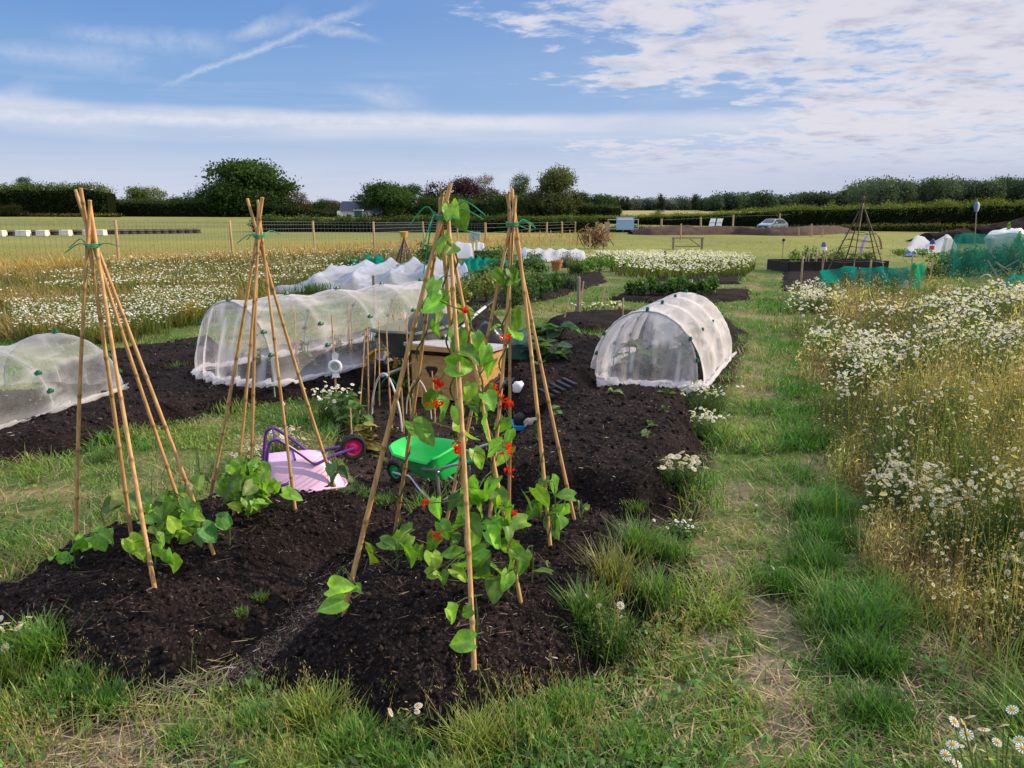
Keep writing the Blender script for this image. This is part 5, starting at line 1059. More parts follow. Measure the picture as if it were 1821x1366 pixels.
# ================================================================== WOODEN BOX, BAGS, TRAYS, HOSE
x, y = -.50, 7.10; bx = empty('wooden_box', (x, y, 0), 'plywood storage box with a grey lid standing ajar', 'storage box', rz=R(-23)); w_, d_, h_ = .70, .54, .40
b = MB(); b.box((0, -d_/2+.009, h_/2), (w_, .018, h_)); b.build('front_panel', M['ply'], bx, False)
for s_ in (-1, 1): b = MB(); b.box((s_*(w_/2-.009), .0, h_/2), (.018, d_-.04, h_)); b.build('side_panel', M['ply'], bx, False)
b = MB(); b.box((0, d_/2-.009, h_/2), (w_, .018, h_)); b.build('back_panel', M['ply'], bx, False); b = MB(); b.box((0, 0, .02), (w_-.04, d_-.05, .02)); b.build('floor_panel', M['dark'], bx, False)
b = MB(); b.V = []; b.add([(-w_/2-.05, -d_/2-.05, h_+.085), (w_/2+.03, -d_/2-.05, h_+.05), (w_/2+.03, d_/2+.03, h_+.02), (-w_/2-.05, d_/2+.03, h_+.02), (-w_/2-.05, -d_/2-.05, h_+.115), (w_/2+.03, -d_/2-.05, h_+.08), (w_/2+.03, d_/2+.03, h_+.05), (-w_/2-.05, d_/2+.03, h_+.05)], [(0, 3, 2, 1), (4, 5, 6, 7), (0, 1, 5, 4), (1, 2, 6, 5), (2, 3, 7, 6), (3, 0, 4, 7)]); ld = b.build('lid', M['lid'], bx, False)
b = MB(); b.box((-.02, -d_/2-.056, h_+.075), (w_-.0, .018, .045)); b.build('lid_batten', M['ply'], ld, False)
b = MB(); rr = np.random.default_rng(4)
b.add([(-.14+.05*math.cos(a)*(1+.5*math.sin(3*a)), -d_/2-.003, .25+.07*math.sin(a)*(1+.3*math.cos(2*a))) for a in np.linspace(0, 6.0, 16)], [tuple(range(16))]); b.build('dark_patch', M['dark'], bx, False)
def bag(name, label, loc, dims_, m, seed, cat='bag', fold=.25):
    rr = np.random.default_rng(seed); b = MB(); prof = [(.0, 0), (.42, .0), (.5, .1), (.48, .35), (.5, .6), (.38, .85), (.2, .97), (0, 1.)]; b.lathe(prof, 22); V = []
    for v in b.V:
        n_ = float(fbm(np.array(v[0]*3+v[2]*2+5), np.array(v[1]*3-v[2]), 1.3, 4, seed))-.5; k = 1+fold*2*n_; V.append((v[0]*k*dims_[0], v[1]*k*dims_[1], max(0, v[2]*dims_[2]*(1+n_*.6))))
    b.V = V; o = b.build(name, m); o.location = loc; return tag(o, label, cat)
def at_(u, v, zg=0.): q = P(u, v, zg); z = surf(q[0], q[1]); q = P(u, v, z); return (float(q[0]), float(q[1]), surf(q[0], q[1]))
bag('plastic_bag', 'dark green netting sack slumped right of the wooden box', at_(928, 655), (.40, .36, .27), M['tealbag'], 3)
bag('plastic_bag', 'crumpled black plastic bag on top of the green sack', (at_(926, 655)[0], at_(926, 655)[1]+.02, .20), (.32, .28, .16), M['bag'], 4)
bag('plastic_bag', 'dark blue bag lying behind the box lid', (at_(860, 668)[0]+.02, 7.95, .0), (.5, .3, .5), M['bag'], 14)
bag('paper_sack', 'beige paper sack under the green netting sack', (at_(920, 672)[0], at_(920, 672)[1], 0), (.30, .24, .13), M['beige'], 5)
bag('seed_packet', 'small white and green packet leaning on the beige sack', at_(922, 684), (.10, .05, .10), M['white'], 6)
x, y, z = at_(952, 697); t = empty('blue_tray', (x, y, z+.005), 'shallow bright blue tray lying on the soil right of the box', 'tray', rz=R(4)); b = MB(); b.box((0, 0, .008), (.36, .2, .012)); b.build('tray_floor', M['blue'], t, False)
b = MB(); b.box((0, -.1, .02), (.37, .012, .034)).box((0, .1, .02), (.37, .012, .034)).box((-.18, 0, .02), (.012, .188, .034)).box((.18, 0, .02), (.012, .188, .034)); b.build('tray_wall', M['blue'], t, False)
bag('garden_glove', 'crumpled tan gardening glove lying on the blue tray', (x-.03, y, z+.02), (.13, .1, .06), M['beige'], 8, 'glove', .5); bag('plant_pot', 'small black pot tipped at the left end of the blue tray', (x-.12, y+.03, z+.02), (.1, .1, .09), M['black'], 9, 'plant pot', .05)
for i, (u, v, lab, rz) in enumerate([(992, 690, 'black ribbed seed tray leaning up right of the blue tray', 20), (900, 700, 'black slatted seed tray lying left of the blue tray', -12)]):
    x, y, z = at_(u, v); t = empty('seed_tray', (x, y, z+.01), lab, 'seed tray', rz=R(rz)); b = MB()
    for k in range(5): b.box((-.10+.05*k, 0, .03+(.02 if i == 0 else 0)*k), (.034, .26, .03))
    b.build('cell_row', M['black'], t, False, .004); b = MB(); b.box((0, 0, .03 if i else .07), (.25, .012, .02)).box((0, -.13, .03), (.25, .012, .02)).box((0, .13, .03), (.25, .012, .02)); b.build('tray_frame', M['black'], t, False)
x, y, z = at_(680, 658); b = MB(); rr = np.random.default_rng(2)
for k in range(6): b.tube([(.155*math.cos(a)*(1-.05*k), .05*math.sin(a*1)+.03*k-.08, .16+.15*math.sin(a)*(1-.04*k)) for a in np.linspace(0, 6.28, 26)], .011, 6)
o = b.build('hose_coil', M['yellow']); o.location = (x, y, z); tag(o, 'coil of yellow garden hose below the grey wheelbarrow', 'hose')
def arch(name, label, a, c, h, r, m):
    a = np.array(at_(*a)); c = np.array(at_(*c)); o = (a+c)/2; b = MB(); b.tube([a*(1-t)+c*t-o+(0, 0, h*math.sin(PI*t)**.6-.04*(t in (0, 1))) for t in np.linspace(0, 1, 22)], r, 7); ob = b.build(name, m); ob.location = o; return tag(ob, label, 'hoop')
arch('plastic_hoop', 'white plastic hoop arching over the seedling bed', (661, 740), (716, 768), .42, .008, M['whoop']); arch('plastic_hoop', 'green hoop behind the white hoop in the seedling bed', (672, 712), (716, 722), .24, .006, M['ghose']); arch('plastic_hoop', 'second pale hoop half hidden in front of the wooden box', (722, 735), (768, 745), .32, .005, M['whoop'])
# short canes of the seedling bed
for i, (u0, v0, u1, v1) in enumerate([(649, 590, 638, 736), (653, 577, 655, 742), (674, 572, 675, 722), (687, 581, 697, 762), (696, 549, 717, 640), (711, 579, 707, 690), (723, 563, 731, 738), (753, 584, 757, 700), (733, 700, 742, 745), (714, 690, 718, 770), (660, 760, 655, 795), (623, 725, 626, 790), (745, 640, 752, 720), (764, 595, 775, 660), (768, 660, 774, 750), (668, 620, 664, 720)]):
    q = np.array(at_(u1, v1)); e = D(u0, v0, q[1]+.04); o = cane_mesh((0, 0, -.05), e-q, .0065, 400+i, 'bamboo_cane', None, n=6, nodes=.16); o.location = q; tag(o, 'thin short bamboo cane standing in the seedling bed before the wooden box', 'cane', 'short canes of the seedling bed')
# spinner ornament on its cane
q = np.array(at_(600, 735)); e = D(590, 560, q[1]); t = empty('garden_spinner', q, 'cut white plastic bottle spinner hanging on a cane by the long tunnel', 'ornament'); cane_mesh((0, 0, -.05), e-q, .008, 77, 'cane', t, n=7)
c_ = D(596, 652, q[1]-.03)-q; k = 6.3/FP; b = MB(); b.lathe([(8*k, -.01), (11*k, -.012), (13.5*k, 0), (11*k, .012), (8*k, .01), (8*k, -.01)], 20, c_, 'y'); b.build('ring', M['white'], t)
b = MB(); b.lathe([(.0, 0), (8.5*k, 0), (8.5*k, .003)], 18, c_, 'y'); b.build('disc', mat('greyed clear plastic', (.42, .42, .42), .3, .35, 40), t)
b = MB(); b.add([c_+(-4*k, 0, 11*k), c_+(5*k, 0, 12*k), c_+(7*k, .01, 22*k), c_+(2*k, 0, 27*k), c_+(-5*k, 0, 25*k), c_+(-6*k, .01, 18*k)], [(0, 1, 2, 3, 4, 5)]); b.add([c_+(-5*k, 0, -11*k), c_+(6*k, 0, -11*k), c_+(8*k, .01, -21*k), c_+(3*k, -.01, -20*k), c_+(0, .01, -22*k), c_+(-4*k, -.01, -20*k), c_+(-8*k, .01, -24*k)], [(0, 1, 2, 3, 4, 5, 6)]); f = b.build('fin', M['white'], t, False); f.modifiers.new('thickness', 'SOLIDIFY').thickness = .004
b = MB(); b.lathe([(0, -.02), (.012, -.015), (.017, 0), (.012, .015), (0, .02)], 12); o = b.build('white_ball', M['white']); o.location = np.array(at_(502, 691))+(0, 0, .015); tag(o, 'small white ball on the soil edge by the bunched netting', 'ball')
# ================================================================== VEGETABLE PLOTS IN THE MIDDLE DISTANCE
VN = [0]
def veg(label, u, v, wpx, hpx, c, n=150, leaf=.09, group=None, name='vegetable_plant', cat='vegetable', shape='bush', stem=True, zg=0.05):
    VN[0] += 1; rr = np.random.default_rng(500+VN[0]); q = P(u, v, zg); k = (q[1]*cp)/FP; w = wpx*k; h = hpx*k; z = bz1(q[0], q[1])*.9
    t = empty(name, (q[0], q[1], z), label, cat, group); B = BIG(); a = rr.normal(size=(n, 3)); a /= np.linalg.norm(a, axis=1)[:, None]; r_ = rr.uniform(.35, 1.05, n)[:, None]
    if shape == 'bush': p = a*r_*np.array((w/2, w/2*.8, h/2))+(0, 0, h*.5)
    elif shape == 'spike': zz_ = rr.uniform(.05, 1, n); p = np.stack([rr.normal(0, .22, n)*w*(1.1-zz_), rr.normal(0, .22, n)*w*(1.1-zz_), zz_*h], -1)
    p[:, :2] += .18*w*(vn(p[:, 2]*9/h, np.arange(n)*.0+VN[0], 3)[:, None]-.5)
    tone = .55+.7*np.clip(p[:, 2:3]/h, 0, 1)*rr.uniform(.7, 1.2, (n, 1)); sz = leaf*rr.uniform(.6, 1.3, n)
    if shape == 'grassy': pass
    B.scat(LEAF, p, euler(rr.uniform(0, 6.3, n), rr.uniform(-1.2, 1.2, n), rr.uniform(-1.2, 1.2, n)), np.stack([sz*.9, sz, sz], -1), col(c, n, .2, .08)*tone); B.build('leaf_foliage', M['leaf'], t)
    if stem:
        b = MB(); b.col = (.08, .11, .04)
        for i in range(4): b.tube([(0, 0, -.05), (rr.normal(0, .12)*w, rr.normal(0, .12)*w, h*.5), (rr.normal(0, .25)*w, rr.normal(0, .2)*w, h*.85)], [.008, .006, .003], 5)
        b.build('stem', M['leaf'], t)
    return t
def tufts(label, u, v, wpx, hpx, c, n, group=None, name='vegetable_plant', cat='vegetable', wb=.012, lean=.35, zg=.05):
    VN[0] += 1; rr = np.random.default_rng(700+VN[0]); q = P(u, v, zg); k = q[1]*cp/FP; w = wpx*k; h = hpx*k; z = bz1(q[0], q[1])*.9; t = empty(name, (q[0], q[1], z), label, cat, group); B = BIG()
    p = np.stack([rr.normal(0, .22, n)*w, rr.normal(0, .2, n)*w, np.full(n, -.02)], -1); cc = col(c, n, .2, .08)
    B.blades(p, h*rr.uniform(.6, 1.1, n), np.full(n, wb), rr.uniform(0, 6.3, n), rr.uniform(.02, lean, n), rr.uniform(0, .6, n), cc*.45, cc, 3); B.build('leaf_foliage', M['grass'], t); return t
YG = (.16, .19, .04); GR = (.055, .125, .028); BG = (.085, .20, .03)
for i, (u, v, w, h) in enumerate([(815, 545, 44, 52), (840, 540, 46, 56), (866, 536, 46, 54), (832, 528, 50, 48), (876, 524, 44, 46)]):
    veg('yellowing leafy shrub in the row behind the nearest wigwam', u, v, w, h, YG if i % 2 == 0 else (.10, .15, .04), 260, .075, 'yellowing plants behind the wigwams')
for i, (u, v, w, h) in enumerate([(912, 542, 46, 50), (938, 536, 48, 54), (962, 528, 46, 48), (985, 518, 40, 40), (925, 520, 46, 44)]):
    veg('leafy green potato plant in the long middle bed', u, v, w, h, GR, 260, .085, 'potato plants of the long bed')
for i, (u, v, w, h) in enumerate([(868, 470, 46, 34), (895, 468, 44, 36), (886, 486, 48, 34), (930, 484, 46, 34), (955, 486, 40, 34), (862, 500, 40, 30), (948, 470, 30, 26)]):
    veg('dense dark green plant between the teal netting and the second wigwam', u, v, w, h, GR, 240, .11, 'dense plants before the far fleece')
for i, (u, v, w, h) in enumerate([(1046, 482, 34, 24), (1066, 480, 40, 28), (1090, 478, 40, 24), (1112, 478, 30, 20), (1032, 486, 30, 20)]):
    veg('bright green feathery carrot top beside the pale daisy strip', u, v, w, h, BG, 260, .09, 'feathery row before the daisies')
for i in range(9):
    veg('bushy green potato plant in the row beyond the right tunnel', 1122+i*18, 524+(i % 2)*2, 26, 26+5*(i % 3), (.05, .13, .025) if i % 2 else (.065, .15, .03), 200, .085, 'green row beyond the right tunnel')
for i, u in enumerate([988, 1000, 1012, 1024]): tufts('grey green leek standing in the far end of the long bed', u, 512, 14, 32, (.10, .16, .09), 26, 'leeks of the long bed', wb=.03, zg=.05)
tufts('tall clump of chives before the long far fleece', 1022, 486, 26, 36, (.10, .18, .05), 160, None, 'herb_plant', 'herb', .014)
t = tufts('lavender bush with purple haze before the long far fleece', 1008, 472, 40, 26, (.09, .11, .08), 160, None, 'herb_plant', 'herb', .02); B = BIG(); rr = np.random.default_rng(9); p = np.stack([rr.normal(0, .14, 160), rr.normal(0, .14, 160), rr.uniform(.25, .5, 160)], -1); B.scat(FLECK, p, euler(U(0, 6, 160), U(-1, 1, 160), U(-1, 1, 160)), np.full(160, .028), col((.14, .12, .20), 160)); B.build('blossom', M['petal'], t)
x, y, z = at_(990, 482, .05); b = MB(); b.lathe([(.0, 0), (.12, 0), (.17, .26), (.19, .26), (.19, .31), (.165, .31), (.15, .27), (0, .26)], 18); o = b.build('plant_pot', mat('terracotta', (.40, .17, .07), .8)); o.location = (x, y, z); tag(o, 'orange terracotta pot beside the lavender bush', 'plant pot')
for i, (u, v, h) in enumerate([(1190, 520, 34), (1228, 520, 42), (1240, 518, 38), (1262, 522, 30), (1205, 520, 26)]): veg('tall thin bolting plant rising from the green row', u, v, 9, h, (.10, .17, .06), 40, .06, 'bolting plants in the green row', shape='spike')
# squash and daisies around the mound behind the box
for i, (u, v, lab) in enumerate([(1018, 592, 'big grey green squash leaf plant at the right end of the dark mound'), (968, 628, 'blue green cabbage on the front slope of the dark mound'), (992, 602, 'squash plant in the middle of the dark mound'), (946, 612, 'squash plant at the left end of the dark mound'), (960, 640, 'small kale on the lower slope of the dark mound')]):
    q = at_(u, v, .25); rosette('squash_plant', lab, q, 12, .22, .5, .17, (.07, .15, .06) if i != 1 else (.07, .13, .09), 600+i, 'vegetable')
for i, (u, v, lab) in enumerate([(1090, 700, 'tiny seedling near the top of the empty bed'), (985, 735, 'tiny pale weed at the left of the empty bed'), (1185, 700, 'small brassica at the right corner of the empty bed'), (1182, 730, 'small green lettuce at the right edge of the empty bed'), (1158, 760, 'small grey seedling in the middle right of the empty bed'), (1150, 780, 'pale wilting seedling near the front right of the empty bed')]):
    rosette('seedling', lab, at_(u, v, .24), 6, .05, .12, .05, (.12, .19, .07), 640+i, 'seedling')
for i, (u, v, s_, lab) in enumerate([(634, 770, 1., 'leafy bean at the front of the seedling bed'), (650, 800, .7, 'yellowing leafy plant at the front edge of the seedling bed'), (700, 690, 1., 'green leafy plant behind the white hoop'), (612, 760, 1.1, 'bushy plant below the plastic spinner'), (735, 690, .8, 'small leafy plant against the box front'), (765, 705, .8, 'leafy plant at the right of the box front')]):
    rosette('young_plant', lab, at_(u, v, .02), 26, .3*s_, .3*s_, .085, (.09, .18, .04) if i != 1 else (.22, .20, .05), 660+i, 'vegetable')
def daisy(label, u, v, wpx, hpx, n, size, seed, zg=0., leafc=(.055, .11, .03), tpl=None, nb=260):
    rr = np.random.default_rng(seed); q = np.array(at_(u, v, zg)); k = q[1]*1.03/FP; w = wpx*k; h = hpx*k; t = empty('daisy_plant', q, label, 'daisy plant'); B = BIG()
    p = np.stack([rr.normal(0, .24, nb)*w, rr.normal(0, .2, nb)*w, np.zeros(nb)], -1); cc = col(leafc, nb, .25, .1)
    B.blades(p, h*rr.uniform(.4, .95, nb), np.full(nb, .005), rr.uniform(0, 6.3, nb), rr.uniform(.05, .6, nb), rr.uniform(0, .6, nb), cc*.4, cc, 3)
    m_ = nb*3; p = np.stack([rr.normal(0, .26, m_)*w, rr.normal(0, .22, m_)*w, rr.uniform(.1, .9, m_)*h], -1); B.scat(LEAF, p, euler(rr.uniform(0, 6.3, m_), rr.uniform(-1.2, 1.2, m_), rr.uniform(-1.2, 1.2, m_)), np.stack([rr.uniform(.004, .01, m_), rr.uniform(.015, .035, m_), np.full(m_, .01)], -1), col(leafc, m_, .25)*1.2); B.build('leaf_foliage', M['grass'], t)
    first = None
    for i in range(n):
        e = np.array((rr.normal(0, .30)*w, rr.normal(0, .24)*w, h*rr.uniform(.62, 1.1)))
        if first is None: BB = BIG(); BB.scat(tpl or DAISY, np.zeros((1, 3)), euler(*np.zeros((3, 1))), np.array([1.]), np.ones((1, 3))); first = f = BB.build('flower_head', M['petal'], t)
        else: f = first.copy(); C.objects.link(f); f.parent = t
        s_ = size*rr.uniform(.75, 1.15); f.location = e; f.scale = (s_, s_, s_); f.rotation_euler = (rr.normal(.35, .4), rr.normal(.1, .4), rr.uniform(0, 6))
    return t
daisy('large white daisy clump at the front corner of the empty bed', 1206, 842, 74, 56, 46, .038, 1)
daisy('white daisy clump along the right edge of the empty bed', 1248, 782, 66, 52, 56, .032, 2, 0., (.055, .11, .03), DISC)
daisy('white daisy clump below the corner of the right tunnel', 1252, 736, 72, 52, 64, .032, 3, 0., (.055, .11, .03), DISC)
daisy('sprawling daisies between the seedling bed and the lawn', 590, 752, 66, 62, 52, .034, 4, 0., (.06, .13, .03), DISC)
daisy('daisies behind the white hoop of the seedling bed', 690, 690, 50, 40, 24, .032, 5, 0., (.06, .12, .03), DISC)
daisy('white daisies behind the purple frame of the lilac wheelbarrow', 512, 822, 70, 60, 48, .034, 6, 0., (.05, .10, .03))
daisy('white daisies left of the lilac wheelbarrow', 452, 842, 60, 50, 36, .034, 7, 0., (.05, .10, .03))
daisy('white daisies behind the wooden box lid', 886, 622, 46, 30, 30, .034, 8, 0., (.05, .10, .03), DISC)
daisy('low daisies on the turf right of the front mound', 1212, 952, 60, 26, 20, .02, 9, 0., (.06, .11, .03), DISC)
daisy('daisies in the grass at the left edge of the front mound', 18, 1128, 90, 60, 16, .032, 10, 0., (.09, .14, .04))
daisy('leafy daisy weed at the right toe of the front mound', 1075, 1150, 110, 90, 9, .026, 11, 0., (.075, .15, .035), None, 420)
daisy('single daisies with yellow buds at the front toe of the mound', 720, 1300, 60, 66, 5, .026, 12, 0., (.085, .14, .04), None, 90)
daisy('white daisies beside the green windbreak at the meadow corner', 1440, 556, 60, 34, 60, .04, 13, 0., (.055, .10, .03), DISC)
# daisy cluster in the near right corner, each head where it stands
base = P(1790, 1500, 0.); t = empty('daisy_plant', (float(base[0]), float(base[1]), 0), 'open cluster of yellow eyed daisies in the near right corner', 'daisy plant'); rr = np.random.default_rng(5); first = None
for i, (u, v) in enumerate([(1697, 1283), (1714, 1287), (1724, 1275), (1719, 1306), (1706, 1326), (1694, 1324), (1750, 1297), (1773, 1320), (1733, 1331), (1745, 1334), (1785, 1290), (1812, 1316), (1818, 1331), (1682, 1343), (1702, 1358), (1760, 1350), (1800, 1262)]):
    e = D(u, v, base[1]+rr.uniform(-.05, .22))-base
    if first is None: BB = BIG(); BB.scat(DAISY, np.zeros((1, 3)), euler(*np.zeros((3, 1))), np.array([1.]), np.ones((1, 3))); first = f = BB.build('flower_head', M['petal'], t)
    else: f = first.copy(); C.objects.link(f); f.parent = t
    f.location = e; s_ = rr.uniform(.027, .033); f.scale = (s_,)*3; f.rotation_euler = (rr.normal(.65, .3), rr.normal(.1, .35), rr.uniform(0, 6)); b = MB(); b.col = (.13, .19, .05); b.tube(spline([(rr.normal(0, .05), rr.normal(0, .05), 0), e*(.6, .6, .5)+(0, 0, -.03), e-(0, 0, .004)], 5), .0016, 5); b.build('stem', M['leaf'], t)
# rye grass ears leaning in from the right
for i, (pts, lab) in enumerate([([(1850, 1260), (1790, 1190), (1700, 1085)], 'tall rye grass ear crossing the right edge of the path'), ([(1880, 1300), (1800, 1215), (1672, 1150)], 'second leaning rye grass ear at the right edge'), ([(1900, 1380), (1760, 1310), (1618, 1222)], 'low rye grass ear pointing at the path'), ([(1860, 1366), (1700, 1345), (1540, 1352)], 'nearly flat rye grass ear along the bottom right edge'), ([(1840, 1372), (1720, 1330), (1628, 1284)], 'thin rye grass ear above the flat one'), ([(1860, 1180), (1800, 1120), (1730, 1085)], 'rye grass ear at the meadow edge on the right')]):
    ys = 1.75+.12*i if i != 3 else 1.72; p = [D(u, v, ys+.05*k) for k, (u, v) in enumerate(pts)]; root = np.array((p[0][0]+.08, ys-.1, 0.0)); t = empty('rye_grass', root, lab, 'grass stalk'); path = spline([root, p[0], p[1], p[2]], 10); b = MB(); b.col = (.26, .24, .09); b.tube([q-root for q in path], list(np.linspace(.0022, .0009, len(path))), 5); b.build('stem', M['grass'], t)
    B = BIG(); k = 26; idx = np.linspace(len(path)*.52, len(path)-1, k).astype(int); pp = np.array(path)[idx]-root; tn = np.array(path)[np.minimum(idx+1, len(path)-1)]-np.array(path)[idx-1]; nn = rng.normal(0, 1, (k, 3)); Rm = leafmats(tn+np.array((0, 0, .006))*(np.arange(k)[:, None] % 2*2-1)*.6, nn); B.scat(LEAF, pp, Rm, np.stack([np.full(k, .006), np.full(k, .016), np.full(k, .006)], -1), col((.46, .38, .17), k, .1, .03)); B.build('ear', M['grass'], t)
# weeds and tall seeding grasses in the front turf
B = BIG(); rr = np.random.default_rng(77); cl = [(1075, 1120, 40, 60, 60, .30), (1180, 1150, 60, 60, 40, .16), (560, 1250, 120, 30, 60, .15), (930, 1270, 110, 40, 90, .20), (150, 1200, 130, 60, 80, .16), (420, 1330, 300, 60, 140, .18), (1000, 1340, 160, 50, 70, .2), (60, 1340, 100, 60, 60, .18), (1700, 900, 140, 120, 160, .55), (1640, 760, 120, 80, 110, .55), (1780, 1150, 90, 120, 90, .5), (1750, 720, 110, 30, 90, .62)]
for (u, v, ru, rv, n, h) in cl:
    p = P(rr.normal(u, ru*.6, n), rr.normal(v, rv*.6, n), 0.); p[:, 2] = gz(p[:, 0], p[:, 1]); hh = h*rr.uniform(.6, 1.15, n); yaw = rr.uniform(0, 6.3, n); le = rr.uniform(.02, .35, n); cu = rr.uniform(0, .35, n); cc = np.where(rr.random((n, 1)) < .5, col((.36, .30, .13), n, .15), col((.19, .24, .07), n, .15))
    B.blades(p, hh, np.full(n, .0028)*max(1, v < 900 and 1.8 or 1), yaw, le, cu, cc*.7, cc, 4)
    for t_ in np.linspace(.68, 1, 9):
        d = np.stack([np.cos(yaw), np.sin(yaw), 0*yaw], -1)*((le*t_+cu*t_*t_)*hh)[:, None]; q = p+d; q[:, 2] += hh*t_*(1-.35*cu*t_); q += rr.normal(0, .006, (n, 3)); B.scat(LEAF, q, euler(rr.uniform(0, 6, n), rr.uniform(.6, 1.5, n), rr.uniform(-.5, .5, n)), np.stack([np.full(n, .004), rr.uniform(.01, .02, n), np.full(n, .004)], -1)*max(1, v < 900 and 1.8 or 1), cc*1.15)
tag(B.build('seeding_grass', M['grass']), 'taller seeding grass stalks in the front turf and the golden meadow', 'grass', kind='stuff')
# low weeds in the soil valley
for i, (u, v, w, h, lab) in enumerate([(690, 890, 50, 22, 'strip of fine grass growing in the hollow between the front mounds'), (680, 930, 40, 16, 'patch of grass lower in the hollow between the front mounds'), (465, 1090, 30, 20, 'small grass tuft near the foot of the hollow'), (425, 1118, 34, 16, 'second small grass tuft at the foot of the hollow'), (1128, 915, 46, 26, 'grass tuft between the empty bed and the front mound'), (318, 668, 46, 22, 'yellow green grass tuft between the two left black beds'), (190, 812, 70, 26, 'green grass tuft at the foot of the long black bed')]):
    tufts(lab, u, v, w, h, (.11, .20, .04), 130, None, 'grass_tuft', 'grass tuft', .005, .7, .0)
for i in range(7):   # bright upright tufts along the path
    u, v, s_, lab = [(1520, 1120, 1.3, 'large bright green tuft in the lower path'), (1545, 1180, 1.2, 'bright green tuft just below the large one'), (1560, 1275, 1.2, 'wide green tuft low in the path near the corner'), (1450, 1010, 1., 'green tuft beside the bare patch of the path'), (1460, 920, .9, 'green tuft in the middle of the path'), (1390, 1045, .8, 'small green tuft left of the bare patch'), (1480, 965, .9, 'green tuft near the dark meadow edge')][i]
    tufts(lab, u, v, 130*s_, 62*s_, (.075, .20, .03), 620, None, 'grass_tuft', 'grass tuft', .0042, .55, .0)
for i, (u, v, w, h) in enumerate([(20, 1190, 150, 90), (75, 1165, 120, 86), (120, 1215, 130, 70), (0, 1260, 140, 70), (185, 1225, 110, 50), (470, 1262, 120, 60), (560, 1258, 130, 72), (620, 1300, 140, 70), (700, 1330, 150, 60), (850, 1300, 150, 70), (940, 1275, 130, 64), (1010, 1240, 120, 60), (520, 1340, 150, 60), (330, 1290, 120, 40), (1120, 1300, 130, 50), (800, 1366, 160, 60)]):
    tufts('lush bright grass tuft along the turf in front of the mounds', u, v+26, w, h, (.15, .31, .05) if i % 3 else (.30, .38, .08), 420, 'lush tufts in front of the mounds', 'grass_tuft', 'grass tuft', .0048, .75, .0)
for i, (u, v, w, h, c_) in enumerate([(1040, 1150, 70, 100, (.14, .26, .06)), (1085, 1090, 80, 110, (.24, .26, .09)), (1130, 1040, 70, 84, (.13, .25, .06)), (1165, 1085, 90, 90, (.15, .28, .07)), (1190, 990, 80, 50, (.12, .24, .05))]):
    tufts('tall leaning weeds at the right toe of the front mounds', u, v, w, h, c_, 260, 'weeds at the right toe of the mounds', 'weed_clump', 'weeds', .0045, .5, .0)
veg('golden yellow bush among the white daisies behind the left bed', 338, 575, 46, 40, (.34, .24, .04), 240, .06, None, 'bush', 'bush', zg=0.)
for i, (u, v, w, h, lab) in enumerate([(330, 498, 70, 12, 'low green weeds in the daisy meadow on the left'), (620, 482, 70, 22, 'green weeds left of the crumpled netting'), (560, 520, 90, 14, 'grassy weeds at the front of the crumpled netting')]): tufts(lab, u, v, w, h*1.6, (.07, .15, .03), 260, None, 'weed_clump', 'weeds', .02, .5, 0.)
veg('reddish brown dead dock at the left edge of the daisy meadow', -6, 560, 34, 92, (.20, .08, .04), 260, .05, None, 'dock_plant', 'weeds', 'spike', zg=0.)
# ================================================================== MID-DISTANCE BITS
def stake(label, u, vt, vb, r=.02, m='oldwood', group=None, lean=0., name='wooden_stake', cat='stake'):
    q = P(u, vb, .03); h = float(D(u, vt, q[1])[2]); b = MB(); b.tube([(0, 0, -.1), (lean*.5, 0, h*.5), (lean, 0, h*.98), (lean, 0, h)], [r*1.05, r, r*.95, r*.5], 7); o = b.build(name, M[m]); o.location = (q[0], q[1], 0); return tag(o, label, cat, group)
stake('grey board stake beside the small stake bed', 1028, 492, 560, .03); stake('thin stake crossing the grey board stake', 1030, 500, 562, .012, 'wood', None, .06); stake('short dark post left of the far bench', 1182, 446, 470, .045)
stake('pale cane at the front of the potato plants', 978, 480, 512, .02, 'wood'); stake('thin bent stick in the small stake bed', 1062, 512, 556, .012, 'wood', None, .12); stake('thin left stick of the small stake bed', 1000, 530, 572, .012, 'wood', None, .1); stake('curved dry stalk at the right of the small stake bed', 1107, 530, 568, .012, 'wood')
for i, (u, vt, vb) in enumerate([(960, 410, 446), (979, 409, 446), (1013, 408, 448), (1048, 416, 448), (1050, 420, 446)]): stake('slim pale cane behind the long far fleece', u, vt, vb, .02, 'wood', 'slim canes behind the far fleece')
stake('short pale stake by the teal netting left of the far stick wigwam', 641, 450, 476, .03, 'wood'); stake('dark stake rising behind the long tunnel ridge', 667, 489, 560, .03)
x, y, _ = P(843, 462, 0.); t = empty('weather_post', (x, y, 0), 'grey post with small instrument boxes behind the nearest wigwam', 'weather station'); k = y*cp/FP; b = MB(); b.tube([(0, 0, 0), (0, 0, 46*k)], .05, 8); b.build('pole', M['white'], t); b = MB(); b.box((-.08, 0, 42*k), (.12, .14, .36)).box((.12, 0, 42*k), (.24, .2, .3)); b.build('instrument_box', mat('light grey box', (.45, .46, .48)), t, False)
